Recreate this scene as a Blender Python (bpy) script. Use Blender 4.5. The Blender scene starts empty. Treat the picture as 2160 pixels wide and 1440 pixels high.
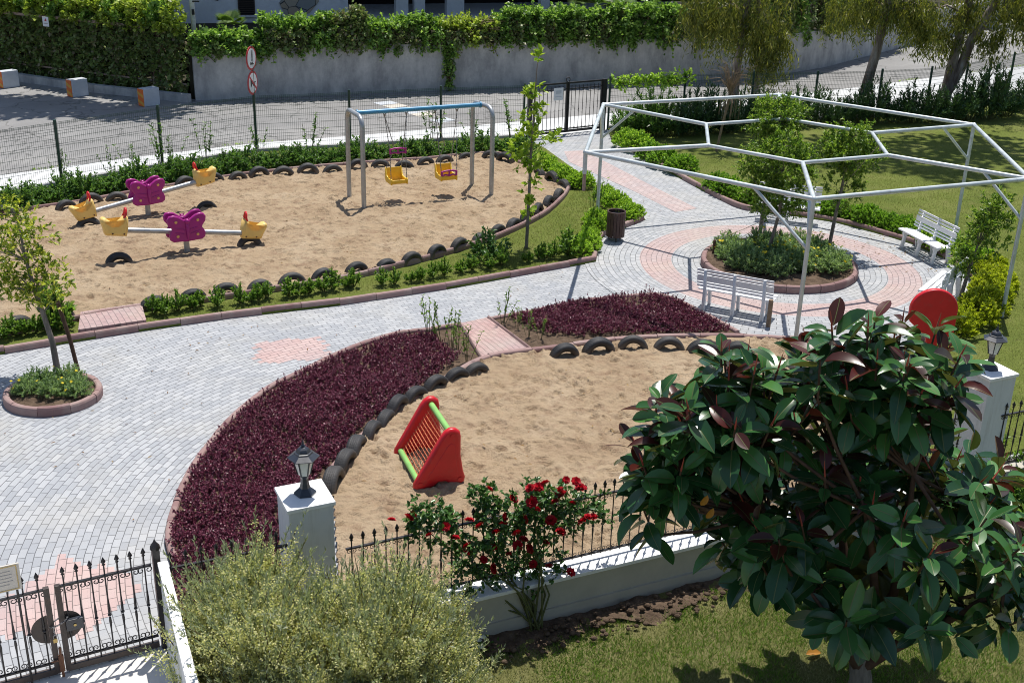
import bpy, bmesh, math, random
import numpy as np
from mathutils import Vector, Matrix

# ------------------------------------------------------------------ camera, world, sun, exposure
SC = bpy.context.scene
COL = SC.collection
F_PX, PITCH, ROLL, CAM_H = 2478.39634, 0.396172501, 0.028214734, 7.29942413 * 1.12
_F = Vector((0, math.cos(PITCH), -math.sin(PITCH)))
_R0 = Vector((1, 0, 0)); _U0 = Vector((0, math.sin(PITCH), math.cos(PITCH)))
_R = math.cos(ROLL) * _R0 + math.sin(ROLL) * _U0
_U = -math.sin(ROLL) * _R0 + math.cos(ROLL) * _U0
cam = bpy.data.cameras.new('camera'); cam_o = bpy.data.objects.new('camera', cam); COL.objects.link(cam_o)
cam.sensor_fit = 'HORIZONTAL'; cam.sensor_width = 36; cam.lens = 36 * F_PX / 2160
cam.clip_start = 0.1; cam.clip_end = 2000
M = Matrix((( _R.x, _U.x, -_F.x, 0), (_R.y, _U.y, -_F.y, 0), (_R.z, _U.z, -_F.z, CAM_H), (0, 0, 0, 1)))
cam_o.matrix_world = M
SC.camera = cam_o

SUN_V = Vector((0.0939, 0.3486, 1.0)).normalized()      # towards the sun
SUN_EL = math.asin(SUN_V.z); SUN_AZ = math.atan2(SUN_V.x, SUN_V.y)
W = bpy.data.worlds.new('World'); SC.world = W; W.use_nodes = True
sky = W.node_tree.nodes.new('ShaderNodeTexSky'); sky.sky_type = 'NISHITA'; sky.sun_disc = False
sky.sun_elevation = SUN_EL; sky.sun_rotation = SUN_AZ
bg = W.node_tree.nodes['Background']; bg.inputs['Strength'].default_value = 0.10
W.node_tree.links.new(sky.outputs[0], bg.inputs[0])
sl = bpy.data.lights.new('sun', 'SUN'); sl.energy = 4.7; sl.angle = math.radians(0.5); sl.color = (1.0, 0.955, 0.89)
so = bpy.data.objects.new('sun', sl); COL.objects.link(so)
so.rotation_euler = SUN_V.to_track_quat('Z', 'Y').to_euler(); so.location = (0, 0, 40)
SC.view_settings.view_transform = 'Standard'; SC.view_settings.look = 'None'
SC.view_settings.exposure = 0.16; SC.view_settings.gamma = 1.0
SC.cycles.filter_width = 1.0; SC.cycles.max_bounces = 6; SC.cycles.transparent_max_bounces = 6

# ------------------------------------------------------------------ survey: photograph measurements -> metres
def _ray(x, y):
    x, y = float(x), float(y)
    return _F + (x - 1080) / F_PX * _R - (y - 720) / F_PX * _U
def g(x, y, z=0.0):
    d = _ray(x, y); t = (z - CAM_H) / d.z
    return Vector((d.x * t, d.y * t, z))
def at(x, y, Y):
    d = _ray(x, y); t = Y / d.y
    return Vector((d.x * t, Y, CAM_H + d.z * t))
def gp(pts, z=0.0):
    return [g(x, y, z) for x, y in pts]
def smooth(pts, n=6, closed=False):
    P = [Vector(p) for p in pts]; out = []
    m = len(P); rng = range(m if closed else m - 1)
    for i in rng:
        if closed: p0, p1, p2, p3 = P[(i-1) % m], P[i], P[(i+1) % m], P[(i+2) % m]
        else: p0, p1, p2, p3 = P[max(i-1, 0)], P[i], P[i+1], P[min(i+2, m-1)]
        for k in range(n):
            t = k / n
            out.append(0.5 * ((2*p1) + (p2-p0)*t + (2*p0-5*p1+4*p2-p3)*t*t + (-p0+3*p1-3*p2+p3)*t*t*t))
    if not closed: out.append(P[-1])
    return out
def resample(pts, d, closed=False):
    P = list(pts) + ([pts[0]] if closed else [])
    out = [P[0].copy()]; acc = 0.0
    for a, b in zip(P[:-1], P[1:]):
        L = (b - a).length
        while acc + L >= d:
            t = (d - acc) / L if L else 0
            a = a + (b - a) * t; out.append(a.copy()); L = (b - a).length; acc = 0.0
        acc += L
    if not closed and (out[-1] - P[-1]).length > 0.05: out.append(P[-1].copy())
    return out
ORD = ['first', 'second', 'third', 'fourth', 'fifth', 'sixth', 'seventh', 'eighth', 'ninth', 'tenth', 'eleventh', 'twelfth',
       'thirteenth', 'fourteenth', 'fifteenth', 'sixteenth', 'seventeenth', 'eighteenth', 'nineteenth', 'twentieth',
       'twenty-first', 'twenty-second', 'twenty-third', 'twenty-fourth', 'twenty-fifth', 'twenty-sixth', 'twenty-seventh',
       'twenty-eighth', 'twenty-ninth', 'thirtieth', 'thirty-first', 'thirty-second', 'thirty-third', 'thirty-fourth']

# ------------------------------------------------------------------ materials
MATS = {}
class NT:
    def __init__(s, name):
        s.m = bpy.data.materials.new(name); s.m.use_nodes = True; s.t = s.m.node_tree; s.t.nodes.clear()
        s.out = s.t.nodes.new('ShaderNodeOutputMaterial')
    def n(s, typ, **kw):
        nd = s.t.nodes.new('ShaderNode' + typ)
        for k, v in kw.items():
            if k.startswith('i_'):
                key = k[2:]; key = int(key) if key.isdigit() else key.replace('_', ' ')
                s.set(nd.inputs[key], v)
            else: setattr(nd, k, v)
        return nd
    def set(s, sock, v):
        if isinstance(v, bpy.types.NodeSocket): s.t.links.new(v, sock)
        elif isinstance(v, bpy.types.Node): s.t.links.new(v.outputs[0], sock)
        elif isinstance(v, (tuple, list)) and sock.type == 'RGBA' and len(v) == 3: sock.default_value = (*v, 1)
        else: sock.default_value = v
    def math(s, op, a, b=None, c=None):
        nd = s.t.nodes.new('ShaderNodeMath'); nd.operation = op
        for i, v in enumerate((a, b, c)):
            if v is not None: s.set(nd.inputs[i], v)
        return nd.outputs[0]
    def mix(s, f, a, b, bt='MIX'):
        nd = s.t.nodes.new('ShaderNodeMix'); nd.data_type = 'RGBA'; nd.blend_type = bt
        s.set(nd.inputs[0], f); s.set(nd.inputs[6], a); s.set(nd.inputs[7], b)
        return nd.outputs[2]
    def noise(s, vec, scale, detail=3, rough=0.6):
        nd = s.n('TexNoise', i_Scale=scale, i_Detail=detail, i_Roughness=rough)
        if vec is not None: s.t.links.new(vec, nd.inputs['Vector'])
        return nd.outputs[0]
    def ramp(s, f, stops):
        nd = s.t.nodes.new('ShaderNodeValToRGB'); cr = nd.color_ramp
        while len(cr.elements) < len(stops): cr.elements.new(0.5)
        for e, (p, c) in zip(cr.elements, stops):
            e.position = p; e.color = (*c, 1) if len(c) == 3 else c
        s.set(nd.inputs[0], f); return nd.outputs[0]
    def rng(s, f, a, b, c=0.0, d=1.0):
        nd = s.t.nodes.new('ShaderNodeMapRange')
        for i, v in enumerate((f, a, b, c, d)): s.set(nd.inputs[i], v)
        return nd.outputs[0]
    def bump(s, h, strength=0.5, dist=0.02):
        return s.n('Bump', i_Strength=strength, i_Distance=dist, i_Height=h).outputs[0]
    def bsdf(s, col, rough=0.6, bump=None, metal=0.0, spec=0.5, **kw):
        p = s.n('BsdfPrincipled'); s.set(p.inputs['Base Color'], col); s.set(p.inputs['Roughness'], rough)
        s.set(p.inputs['Metallic'], metal); s.set(p.inputs['Specular IOR Level'], spec)
        if bump is not None: s.t.links.new(bump, p.inputs['Normal'])
        for k, v in kw.items(): s.set(p.inputs[k.replace('_', ' ')], v)
        return p.outputs[0]
    def done(s, sh):
        s.t.links.new(sh, s.out.inputs[0]); MATS[s.m.name] = s.m; return s.m
    def pos(s): return s.n('NewGeometry').outputs['Position']
    def obj(s): return s.n('TexCoord').outputs['Object']
    def island(s): return s.n('NewGeometry').outputs['Random Per Island']

def paint(name, col, rough=0.4, var=0.12, metal=0.0, scale=6, bumpd=0.0, dirt=None, spec=0.5):
    t = NT(name); v = t.obj(); nz = t.noise(v, scale, 5, 0.65)
    lo = tuple(c * (1 - var) for c in col); hi = tuple(min(c * (1 + var), 1) for c in col)
    c = t.ramp(nz, [(0.3, lo), (0.7, hi)])
    if dirt:
        d = t.rng(t.noise(v, scale * 2.7, 6, 0.7), 0.55, 0.72, 0.0, 0.65)
        c = t.mix(d, c, dirt)
    r = t.rng(nz, 0.3, 0.7, rough * 0.8, min(rough * 1.2, 1))
    b = t.bump(t.noise(v, scale * 12, 3), 0.3, bumpd) if bumpd else None
    return t.done(t.bsdf(c, r, b, metal, spec))

def leafmat(name, cols, rough=0.45, trans=0.25, under=None, spec=0.4, tcol=None):
    t = NT(name); rnd = t.island()
    stops = [(i / max(len(cols) - 1, 1), c) for i, c in enumerate(cols)]
    c = t.ramp(rnd, stops)
    if under:
        bf = t.n('NewGeometry').outputs['Backfacing']
        cu = t.mix(rnd, under[0], under[-1]); c = t.mix(bf, c, cu)
    p = t.bsdf(c, rough, None, 0, spec)
    if trans:
        tr = t.n('BsdfTranslucent'); t.set(tr.inputs[0], t.mix(0.5, c, tcol) if tcol else t.mix(1.0, c, (1.35, 1.45, 0.7), 'MULTIPLY'))
        ms = t.n('MixShader', i_0=trans); t.t.links.new(p, ms.inputs[1]); t.t.links.new(tr.outputs[0], ms.inputs[2]); p = ms.outputs[0]
    return t.done(p)

def paver(name, mode, c1, c2, mortar, size=(0.2, 0.1), ang=0.0, centre=(0, 0), red=None, sandy=0.35):
    """interlocking paving blocks; mode: bend (rows follow the curved path), straight, ring"""
    t = NT(name); pos = t.pos(); sp = t.n('SeparateXYZ', i_0=pos)
    X, Y = sp.outputs[0], sp.outputs[1]
    dx = t.math('SUBTRACT', X, centre[0]); dy = t.math('SUBTRACT', Y, centre[1])
    if mode == 'straight':
        ca, sa = math.cos(ang), math.sin(ang)
        u = t.math('ADD', t.math('MULTIPLY', dx, ca), t.math('MULTIPLY', dy, sa))
        v = t.math('ADD', t.math('MULTIPLY', dx, -sa), t.math('MULTIPLY', dy, ca))
    else:
        r = t.math('SQRT', t.math('ADD', t.math('MULTIPLY', dx, dx), t.math('MULTIPLY', dy, dy)))
        if mode == 'ring':
            th = t.math('ARCTAN2', dy, dx); u = t.math('MULTIPLY', th, 3.0); v = r
        else:
            ca, sa = math.cos(ang), math.sin(ang)          # unit tangent where the bend ends
            us = t.math('ADD', t.math('MULTIPLY', dx, ca), t.math('MULTIPLY', dy, sa))
            vs = t.math('ADD', t.math('MULTIPLY', dx, -sa), t.math('MULTIPLY', dy, ca))
            th = t.math('ARCTAN2', us, vs)                  # 0 at end of bend, negative inside it
            inb = t.math('LESS_THAN', us, 0.0)
            up = t.math('MULTIPLY', th, 5.8)
            u = t.math('ADD', t.math('MULTIPLY', up, inb), t.math('MULTIPLY', us, t.math('SUBTRACT', 1.0, inb)))
            v = t.math('ADD', t.math('MULTIPLY', r, inb), t.math('MULTIPLY', vs, t.math('SUBTRACT', 1.0, inb)))
    uv = t.n('CombineXYZ', i_0=u, i_1=v).outputs[0]
    wob = t.n('TexNoise', i_Scale=1.3, i_Detail=1.0); t.t.links.new(pos, wob.inputs['Vector'])
    w2 = t.n('VectorMath', operation='SCALE'); t.t.links.new(wob.outputs[1], w2.inputs[0]); w2.inputs[3].default_value = 0.05
    va = t.n('VectorMath', operation='ADD'); t.t.links.new(uv, va.inputs[0]); t.t.links.new(w2.outputs[0], va.inputs[1])
    br = t.n('TexBrick', offset=0.5, squash=1.0, i_Color1=c1, i_Color2=c2, i_Mortar=mortar, i_Scale=1.0)
    t.t.links.new(va.outputs[0], br.inputs[0])
    br.inputs['Mortar Size'].default_value = 0.0045; br.inputs['Mortar Smooth'].default_value = 0.4
    br.inputs['Bias'].default_value = 0.0; br.inputs['Brick Width'].default_value = size[0]; br.inputs['Row Height'].default_value = size[1]
    col = br.outputs[0]; fac = br.outputs[1]
    if red:                                                    # red bands of blocks in the ring
        band = None
        for a, b in red['bands']:
            k = t.math('MULTIPLY', t.math('GREATER_THAN', v, a), t.math('LESS_THAN', v, b))
            band = k if band is None else t.math('MAXIMUM', band, k)
        br2 = t.n('TexBrick', offset=0.5, squash=1.0, i_Color1=red['c1'], i_Color2=red['c2'], i_Mortar=red['m'], i_Scale=1.0)
        t.t.links.new(va.outputs[0], br2.inputs[0])
        for k_, v_ in (('Mortar Size', 0.0045), ('Mortar Smooth', 0.4), ('Bias', 0.0), ('Brick Width', size[0]), ('Row Height', size[1])): br2.inputs[k_].default_value = v_
        col = t.mix(band, col, br2.outputs[0])
    stain = t.rng(t.noise(pos, 0.55, 5, 0.62), 0.48, 0.72, 0.0, sandy)
    col = t.mix(stain, col, (0.50, 0.46, 0.37))
    n2 = t.noise(pos, 0.9, 4, 0.6)
    col = t.mix(t.rng(n2, 0.35, 0.75, 0.0, 0.30), col, (0.30, 0.32, 0.36))
    fine = t.noise(pos, 60, 3)
    col = t.mix(t.rng(fine, 0.3, 0.7, 0.0, 0.16), col, (0.17, 0.17, 0.18))
    hgt = t.math('ADD', t.math('MULTIPLY', fac, -1.0), t.math('MULTIPLY', fine, 0.25))
    return t.done(t.bsdf(col, 0.85, t.bump(hgt, 1.0, 0.01), 0, 0.25))

PC = (0.45, 13.5); PA = math.radians(30)
paver('grey_pavers', 'bend', (0.35, 0.365, 0.385), (0.485, 0.495, 0.505), (0.12, 0.12, 0.125), ang=PA, centre=PC)
paver('pink_pavers', 'bend', (0.53, 0.365, 0.338), (0.58, 0.43, 0.40), (0.17, 0.125, 0.115), ang=PA, centre=PC, sandy=0.2)
paver('pink_step_pavers', 'straight', (0.45, 0.28, 0.26), (0.50, 0.34, 0.31), (0.22, 0.16, 0.15), ang=math.radians(120), centre=(-1, 20), sandy=0.6)
paver('path_pavers', 'straight', (0.37, 0.385, 0.40), (0.50, 0.505, 0.51), (0.12, 0.12, 0.12), ang=math.radians(28), centre=(3, 28))
paver('path_pink_pavers', 'straight', (0.51, 0.385, 0.36), (0.56, 0.455, 0.43), (0.27, 0.21, 0.20), ang=math.radians(28), centre=(3, 28), sandy=0.2)
PLZ = (5.715, 24.17)
paver('ring_pavers', 'ring', (0.36, 0.375, 0.39), (0.49, 0.495, 0.50), (0.11, 0.11, 0.11), size=(0.2, 0.115), centre=PLZ,
      red=dict(bands=[(2.30, 2.99)], c1=(0.48, 0.345, 0.32), c2=(0.53, 0.41, 0.385), m=(0.25, 0.19, 0.18)))

t = NT('concrete_road'); p = t.pos(); c = t.ramp(t.noise(p, 0.5, 6, 0.6), [(0.3, (0.26, 0.255, 0.25)), (0.7, (0.36, 0.355, 0.345))])
c = t.mix(t.rng(t.noise(p, 45, 3), 0.35, 0.7, 0, 0.35), c, (0.14, 0.14, 0.14))
c = t.mix(t.rng(t.noise(p, 0.23, 5, 0.7), 0.55, 0.7, 0, 0.5), c, (0.40, 0.39, 0.37))
vo = t.n('TexVoronoi', i_Scale=0.22); t.t.links.new(p, vo.inputs['Vector']); vc = t.n('SeparateColor', i_0=vo.outputs['Color']).outputs[0]
c = t.mix(t.rng(vc, 0.0, 1.0, 0.0, 0.35), c, (0.20, 0.20, 0.20))
ve = t.n('TexVoronoi', i_Scale=0.45, feature='DISTANCE_TO_EDGE'); wz = t.n('TexNoise', i_Scale=2.0, i_Detail=4.0); t.t.links.new(p, wz.inputs['Vector']); vm = t.n('VectorMath', operation='ADD'); t.t.links.new(p, vm.inputs[0]); t.t.links.new(wz.outputs[1], vm.inputs[1]); t.t.links.new(vm.outputs[0], ve.inputs['Vector'])
c = t.mix(t.math('MULTIPLY', t.math('LESS_THAN', ve.outputs['Distance'], 0.012), 0.6), c, (0.10, 0.10, 0.095))
t.done(t.bsdf(c, 0.9, t.bump(t.noise(p, 40, 4), 0.5, 0.02), 0, 0.2))
t = NT('white_pavement'); p = t.pos(); c = t.ramp(t.noise(p, 0.7, 6, 0.6), [(0.3, (0.58, 0.60, 0.605)), (0.7, (0.70, 0.71, 0.71))])
c = t.mix(t.rng(t.noise(p, 9, 5, .7), 0.52, 0.75, 0, 0.3), c, (0.38, 0.38, 0.36))
t.done(t.bsdf(c, 0.85, t.bump(t.noise(p, 30, 4), 0.3, 0.01), 0, 0.2))
t = NT('drive_concrete'); p = t.pos(); c = t.ramp(t.noise(p, 1.2, 6, 0.6), [(0.3, (0.60, 0.58, 0.55)), (0.7, (0.72, 0.70, 0.66))])
c = t.mix(t.rng(t.noise(p, 14, 5, .7), 0.55, 0.75, 0, 0.35), c, (0.40, 0.37, 0.33))
t.done(t.bsdf(c, 0.85, t.bump(t.noise(p, 40, 4), 0.3, 0.006), 0, 0.2))
t = NT('sand'); p = t.pos()
c = t.ramp(t.noise(p, 0.8, 6, 0.65), [(0.30, (0.33, 0.238, 0.15)), (0.5, (0.41, 0.31, 0.20)), (0.72, (0.48, 0.38, 0.262))])
c = t.mix(t.rng(t.noise(p, 3.4, 7, 0.75), 0.50, 0.64, 0, 0.72), c, (0.23, 0.15, 0.095))
c = t.mix(t.rng(t.noise(p, 90, 2), 0.35, 0.7, 0, 0.25), c, (0.55, 0.40, 0.28))
hh = t.math('ADD', t.math('MULTIPLY', t.noise(p, 7, 6, 0.7), 1.0), t.math('MULTIPLY', t.noise(p, 40, 4, 0.6), 0.25))
t.done(t.bsdf(c, 0.95, t.bump(hh, 1.0, 0.085), 0, 0.1))
t = NT('soil'); p = t.pos(); c = t.ramp(t.noise(p, 6, 6, 0.7), [(0.3, (0.07, 0.048, 0.034)), (0.65, (0.19, 0.135, 0.095)), (0.8, (0.30, 0.235, 0.17))])
t.done(t.bsdf(c, 0.95, t.bump(t.noise(p, 16, 6, .7), 1.0, 0.06), 0, 0.1))
t = NT('lawn_ground'); p = t.pos(); c = t.ramp(t.noise(p, 0.7, 5, 0.65), [(0.28, (0.11, 0.155, 0.03)), (0.5, (0.17, 0.21, 0.045)), (0.75, (0.24, 0.255, 0.08))])
c = t.mix(t.rng(t.noise(p, 22, 5, .75), 0.42, 0.7, 0, 0.7), c, (0.075, 0.085, 0.022))
c = t.mix(t.rng(t.noise(p, 3.1, 5, .75), 0.58, 0.75, 0, 0.5), c, (0.28, 0.22, 0.11))
t.done(t.bsdf(c, 0.95, t.bump(t.noise(p, 35, 5, .7), 0.9, 0.05), 0, 0.1))
t = NT('garden_ground'); p = t.pos(); c = t.ramp(t.noise(p, 0.9, 5, 0.65), [(0.28, (0.13, 0.145, 0.045)), (0.5, (0.20, 0.20, 0.075)), (0.75, (0.29, 0.26, 0.13))])
c = t.mix(t.rng(t.noise(p, 30, 5, .75), 0.42, 0.7, 0, 0.7), c, (0.08, 0.085, 0.025))
t.done(t.bsdf(c, 0.95, t.bump(t.noise(p, 45, 5, .7), 0.9, 0.04), 0, 0.1))
t = NT('kerb_concrete'); p = t.pos(); rnd = t.island()
c = t.ramp(rnd, [(0, (0.24, 0.145, 0.14)), (0.5, (0.29, 0.185, 0.175)), (1, (0.33, 0.225, 0.21))])
c = t.mix(t.rng(t.noise(p, 3.0, 6, .7), 0.48, 0.72, 0, 0.75), c, (0.40, 0.325, 0.29))
c = t.mix(t.rng(t.noise(p, 12, 6, .75), 0.56, 0.72, 0, 0.6), c, (0.13, 0.10, 0.095))
t.done(t.bsdf(c, 0.85, t.bump(t.noise(p, 50, 4), 0.4, 0.01), 0, 0.2))
t = NT('wall_concrete'); p = t.pos(); mp = t.n('Mapping', i_0=p); mp.inputs['Scale'].default_value = (1.0, 1.0, 0.45)
c = t.ramp(t.noise(mp.outputs[0], 1.6, 7, 0.7), [(0.34, (0.29, 0.29, 0.29)), (0.5, (0.43, 0.425, 0.42)), (0.68, (0.56, 0.55, 0.53))])
c = t.mix(t.rng(t.noise(p, 2.6, 6, .7), 0.5, 0.75, 0, 0.5), c, (0.22, 0.22, 0.225))
t.done(t.bsdf(c, 0.9, t.bump(t.noise(p, 12, 6, .7), 0.6, 0.03), 0, 0.2))
t = NT('rubber_black'); p = t.obj(); c = t.ramp(t.noise(p, 7, 6, 0.7), [(0.35, (0.018, 0.019, 0.022)), (0.6, (0.035, 0.037, 0.042)), (0.78, (0.11, 0.09, 0.07))])
orn = t.n('ObjectInfo').outputs['Random']; c = t.mix(t.math('MULTIPLY', orn, 0.22), c, (0.16, 0.145, 0.125)); sz_ = t.n('SeparateXYZ', i_0=p).outputs[2]; c = t.mix(t.rng(t.math('ADD', sz_, t.math('MULTIPLY', t.noise(p, 9, 4), .16)), 0.10, 0.26, 0.55, 0.0), c, (0.27, 0.20, 0.135))
sx = t.n('SeparateXYZ', i_0=p); th = t.math('ARCTAN2', sx.outputs[2], sx.outputs[0])
zig = t.math('ADD', t.math('MULTIPLY', th, 42.0), t.math('MULTIPLY', t.math('ABSOLUTE', sx.outputs[1]), 60.0))
tread = t.math('GREATER_THAN', t.math('SINE', zig), 0.2)
rr = t.math('SQRT', t.math('ADD', t.math('MULTIPLY', sx.outputs[0], sx.outputs[0]), t.math('MULTIPLY', sx.outputs[2], sx.outputs[2])))
tread = t.math('MULTIPLY', tread, t.math('GREATER_THAN', rr, 0.268))
t.done(t.bsdf(c, 0.62, t.bump(tread, 0.9, 0.012), 0, 0.45))
t = NT('bark_grey'); p = t.obj(); mp = t.n('Mapping', i_0=p); mp.inputs['Scale'].default_value = (6, 6, 1.2)
c = t.ramp(t.noise(mp.outputs[0], 2.5, 6, 0.7), [(0.35, (0.14, 0.12, 0.10)), (0.65, (0.27, 0.235, 0.20))])
t.done(t.bsdf(c, 0.9, t.bump(t.noise(mp.outputs[0], 6, 5), 0.7, 0.02), 0, 0.2))
t = NT('bark_eucalyptus'); p = t.obj(); mp = t.n('Mapping', i_0=p); mp.inputs['Scale'].default_value = (2, 2, 0.5)
c = t.ramp(t.noise(mp.outputs[0], 2.2, 6, 0.65), [(0.38, (0.13, 0.09, 0.07)), (0.52, (0.27, 0.22, 0.19)), (0.66, (0.42, 0.385, 0.36))])
t.done(t.bsdf(c, 0.85, t.bump(t.noise(mp.outputs[0], 6, 5), 0.5, 0.02), 0, 0.2))
paint('bark_brown', (0.10, 0.06, 0.04), 0.85, 0.35, scale=9, bumpd=0.01, spec=0.2)
paint('stem_green', (0.10, 0.11, 0.04), 0.7, 0.3, spec=0.2)
paint('stake_wood', (0.25, 0.18, 0.12), 0.85, 0.35, scale=9, bumpd=0.005, spec=0.2)
paint('brown_wood', (0.06, 0.028, 0.022), 0.55, 0.3, scale=5, bumpd=0.002)
paint('galvanised', (0.40, 0.42, 0.435), 0.42, 0.18, metal=0.55, scale=5, dirt=(0.30, 0.28, 0.26))
paint('pergola_steel', (0.56, 0.615, 0.63), 0.45, 0.16, metal=0.3, scale=3, dirt=(0.36, 0.35, 0.34))
paint('rusty_pipe', (0.33, 0.235, 0.19), 0.7, 0.3, scale=8)
paint('blue_paint', (0.06, 0.27, 0.46), 0.35, 0.15, dirt=(0.22, 0.35, 0.45))
paint('chain_steel', (0.22, 0.22, 0.23), 0.4, 0.2, metal=0.7)
paint('yellow_plastic', (0.80, 0.50, 0.03), 0.42, 0.08, scale=4, dirt=(0.60, 0.34, 0.07))
paint('pale_yellow_plastic', (0.82, 0.56, 0.17), 0.45, 0.08, scale=4, dirt=(0.66, 0.46, 0.20))
paint('magenta_plastic', (0.36, 0.012, 0.20), 0.38, 0.10, scale=4)
paint('dot_plastic', (0.75, 0.42, 0.16), 0.45, 0.08)
paint('red_plastic', (0.62, 0.012, 0.02), 0.36, 0.10, scale=3, dirt=(0.50, 0.05, 0.05))
paint('red_dark_plastic', (0.30, 0.012, 0.018), 0.45, 0.1)
paint('green_plastic', (0.25, 0.52, 0.14), 0.42, 0.10)
paint('bolt_brown', (0.10, 0.02, 0.015), 0.5, 0.1)
paint('rope_orange', (0.72, 0.22, 0.10), 0.8, 0.15)
paint('rope_beige', (0.36, 0.30, 0.22), 0.9, 0.2)
paint('white_plastic', (0.80, 0.81, 0.83), 0.4, 0.05, dirt=(0.66, 0.66, 0.66))
t = NT('white_render'); p = t.obj(); mp = t.n('Mapping', i_0=p); mp.inputs['Scale'].default_value = (14, 14, 0.9)
c = t.ramp(t.noise(p, 3, 6, .7), [(0.3, (0.62, 0.64, 0.655)), (0.7, (0.69, 0.70, 0.71))])
c = t.mix(t.rng(t.noise(mp.outputs[0], 1.0, 5, .7), 0.52, 0.72, 0, 0.45), c, (0.42, 0.41, 0.38))
sz = t.n('SeparateXYZ', i_0=p).outputs[2]; low = t.math('ADD', sz, t.math('MULTIPLY', t.noise(p, 7, 4), 0.35))
c = t.mix(t.rng(low, -0.5, 0.15, 0.6, 0.0), c, (0.36, 0.32, 0.26))
t.done(t.bsdf(c, 0.85, t.bump(t.noise(p, 45, 4), 0.4, 0.004), 0, 0.2))
paint('white_cap', (0.80, 0.80, 0.79), 0.75, 0.05, scale=4, dirt=(0.66, 0.64, 0.60), spec=0.2)
paint('dark_ground', (0.05, 0.047, 0.032), 0.95, 0.4, scale=2, spec=0.1)
paint('cream_wall', (0.44, 0.415, 0.35), 0.85, 0.10, scale=3, bumpd=0.004, dirt=(0.42, 0.40, 0.35), spec=0.2)
paint('black_iron', (0.018, 0.016, 0.018), 0.45, 0.3, dirt=(0.06, 0.035, 0.025))
paint('brown_iron', (0.055, 0.04, 0.035), 0.5, 0.25, dirt=(0.12, 0.07, 0.045))
paint('rusty_iron', (0.17, 0.075, 0.04), 0.8, 0.3)
paint('brass', (0.45, 0.33, 0.12), 0.4, 0.2, metal=0.6)
paint('lantern_metal', (0.028, 0.033, 0.045), 0.33, 0.25, spec=0.6)
paint('green_post', (0.012, 0.050, 0.035), 0.4, 0.2)
paint('sign_white', (0.74, 0.75, 0.77), 0.45, 0.04)
paint('sign_red', (0.45, 0.02, 0.03), 0.45, 0.08)
paint('sign_black', (0.015, 0.015, 0.018), 0.5, 0.1)
paint('sign_beige', (0.60, 0.55, 0.48), 0.6, 0.06)
paint('sign_gold', (0.50, 0.36, 0.14), 0.55, 0.1)
paint('sign_text', (0.38, 0.35, 0.33), 0.6, 0.1)
paint('block_grey', (0.52, 0.55, 0.59), 0.85, 0.10, scale=3, spec=0.2)
paint('block_orange', (0.80, 0.16, 0.02), 0.6, 0.08)
paint('block_amber', (0.72, 0.36, 0.05), 0.6, 0.08)
paint('house_plaster', (0.70, 0.72, 0.77), 0.9, 0.10, scale=2, bumpd=0.01, spec=0.2)
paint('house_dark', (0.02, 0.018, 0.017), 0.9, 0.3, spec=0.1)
paint('house_column', (0.66, 0.67, 0.69), 0.85, 0.06, spec=0.2)
paint('shutter_brown', (0.045, 0.025, 0.022), 0.6, 0.2)
paint('pole_white', (0.62, 0.62, 0.60), 0.6, 0.15, dirt=(0.3, 0.28, 0.25))
t = NT('crazy_stone'); p = t.obj(); vo = t.n('TexVoronoi', i_Scale=1.6, feature='F1'); t.t.links.new(p, vo.inputs['Vector'])
ve = t.n('TexVoronoi', i_Scale=1.6, feature='DISTANCE_TO_EDGE'); t.t.links.new(p, ve.inputs['Vector'])
c = t.ramp(t.n('SeparateColor', i_0=vo.outputs['Color']).outputs[0], [(0.1, (0.24, 0.26, 0.28)), (0.4, (0.36, 0.34, 0.30)), (0.7, (0.42, 0.33, 0.24)), (0.9, (0.33, 0.36, 0.40))])
c = t.mix(t.math('LESS_THAN', ve.outputs['Distance'], 0.02), c, (0.05, 0.05, 0.055)); t.done(t.bsdf(c, 0.85))
t = NT('lantern_glass'); t.done(t.bsdf((0.78, 0.78, 0.74), 0.25, None, 0, 0.6))
leafmat('leaf_shrub', [(0.061, 0.131, 0.027), (0.105, 0.210, 0.039), (0.193, 0.315, 0.056), (0.280, 0.403, 0.088)], 0.4, 0.42)
leafmat('leaf_hedge', [(0.148, 0.274, 0.041), (0.316, 0.485, 0.066), (0.505, 0.674, 0.104)], 0.4, 0.42)
leafmat('leaf_hedge_yellow', [(0.221, 0.276, 0.022), (0.386, 0.442, 0.035), (0.552, 0.580, 0.055)], 0.4, 0.42)
leafmat('leaf_hedge_dark', [(0.099, 0.211, 0.030), (0.211, 0.372, 0.050), (0.321, 0.495, 0.075)], 0.4, 0.42)
leafmat('leaf_back', [(0.059, 0.127, 0.038), (0.107, 0.215, 0.055), (0.194, 0.311, 0.088)], 0.38, 0.42)
leafmat('leaf_plane', [(0.162, 0.270, 0.027), (0.297, 0.419, 0.047), (0.446, 0.540, 0.081)], 0.45, 0.42)
leafmat('leaf_ficus', [(0.093, 0.140, 0.023), (0.187, 0.261, 0.033), (0.374, 0.430, 0.056), (0.598, 0.561, 0.093)], 0.35, 0.42)
leafmat('leaf_ficus_green', [(0.056, 0.110, 0.024), (0.120, 0.220, 0.034), (0.240, 0.356, 0.057), (0.354, 0.442, 0.095)], 0.35, 0.42)
leafmat('leaf_olive_euc', [(0.056, 0.075, 0.018), (0.125, 0.150, 0.031), (0.213, 0.225, 0.044), (0.325, 0.300, 0.062)], 0.45, 0.35)
leafmat('leaf_oleander', [(0.036, 0.081, 0.036), (0.071, 0.143, 0.053), (0.121, 0.203, 0.081)], 0.35, 0.15)
leafmat('leaf_ivy', [(0.063, 0.131, 0.034), (0.142, 0.265, 0.050), (0.270, 0.420, 0.093), (0.381, 0.527, 0.165)], 0.35, 0.42)
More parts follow.
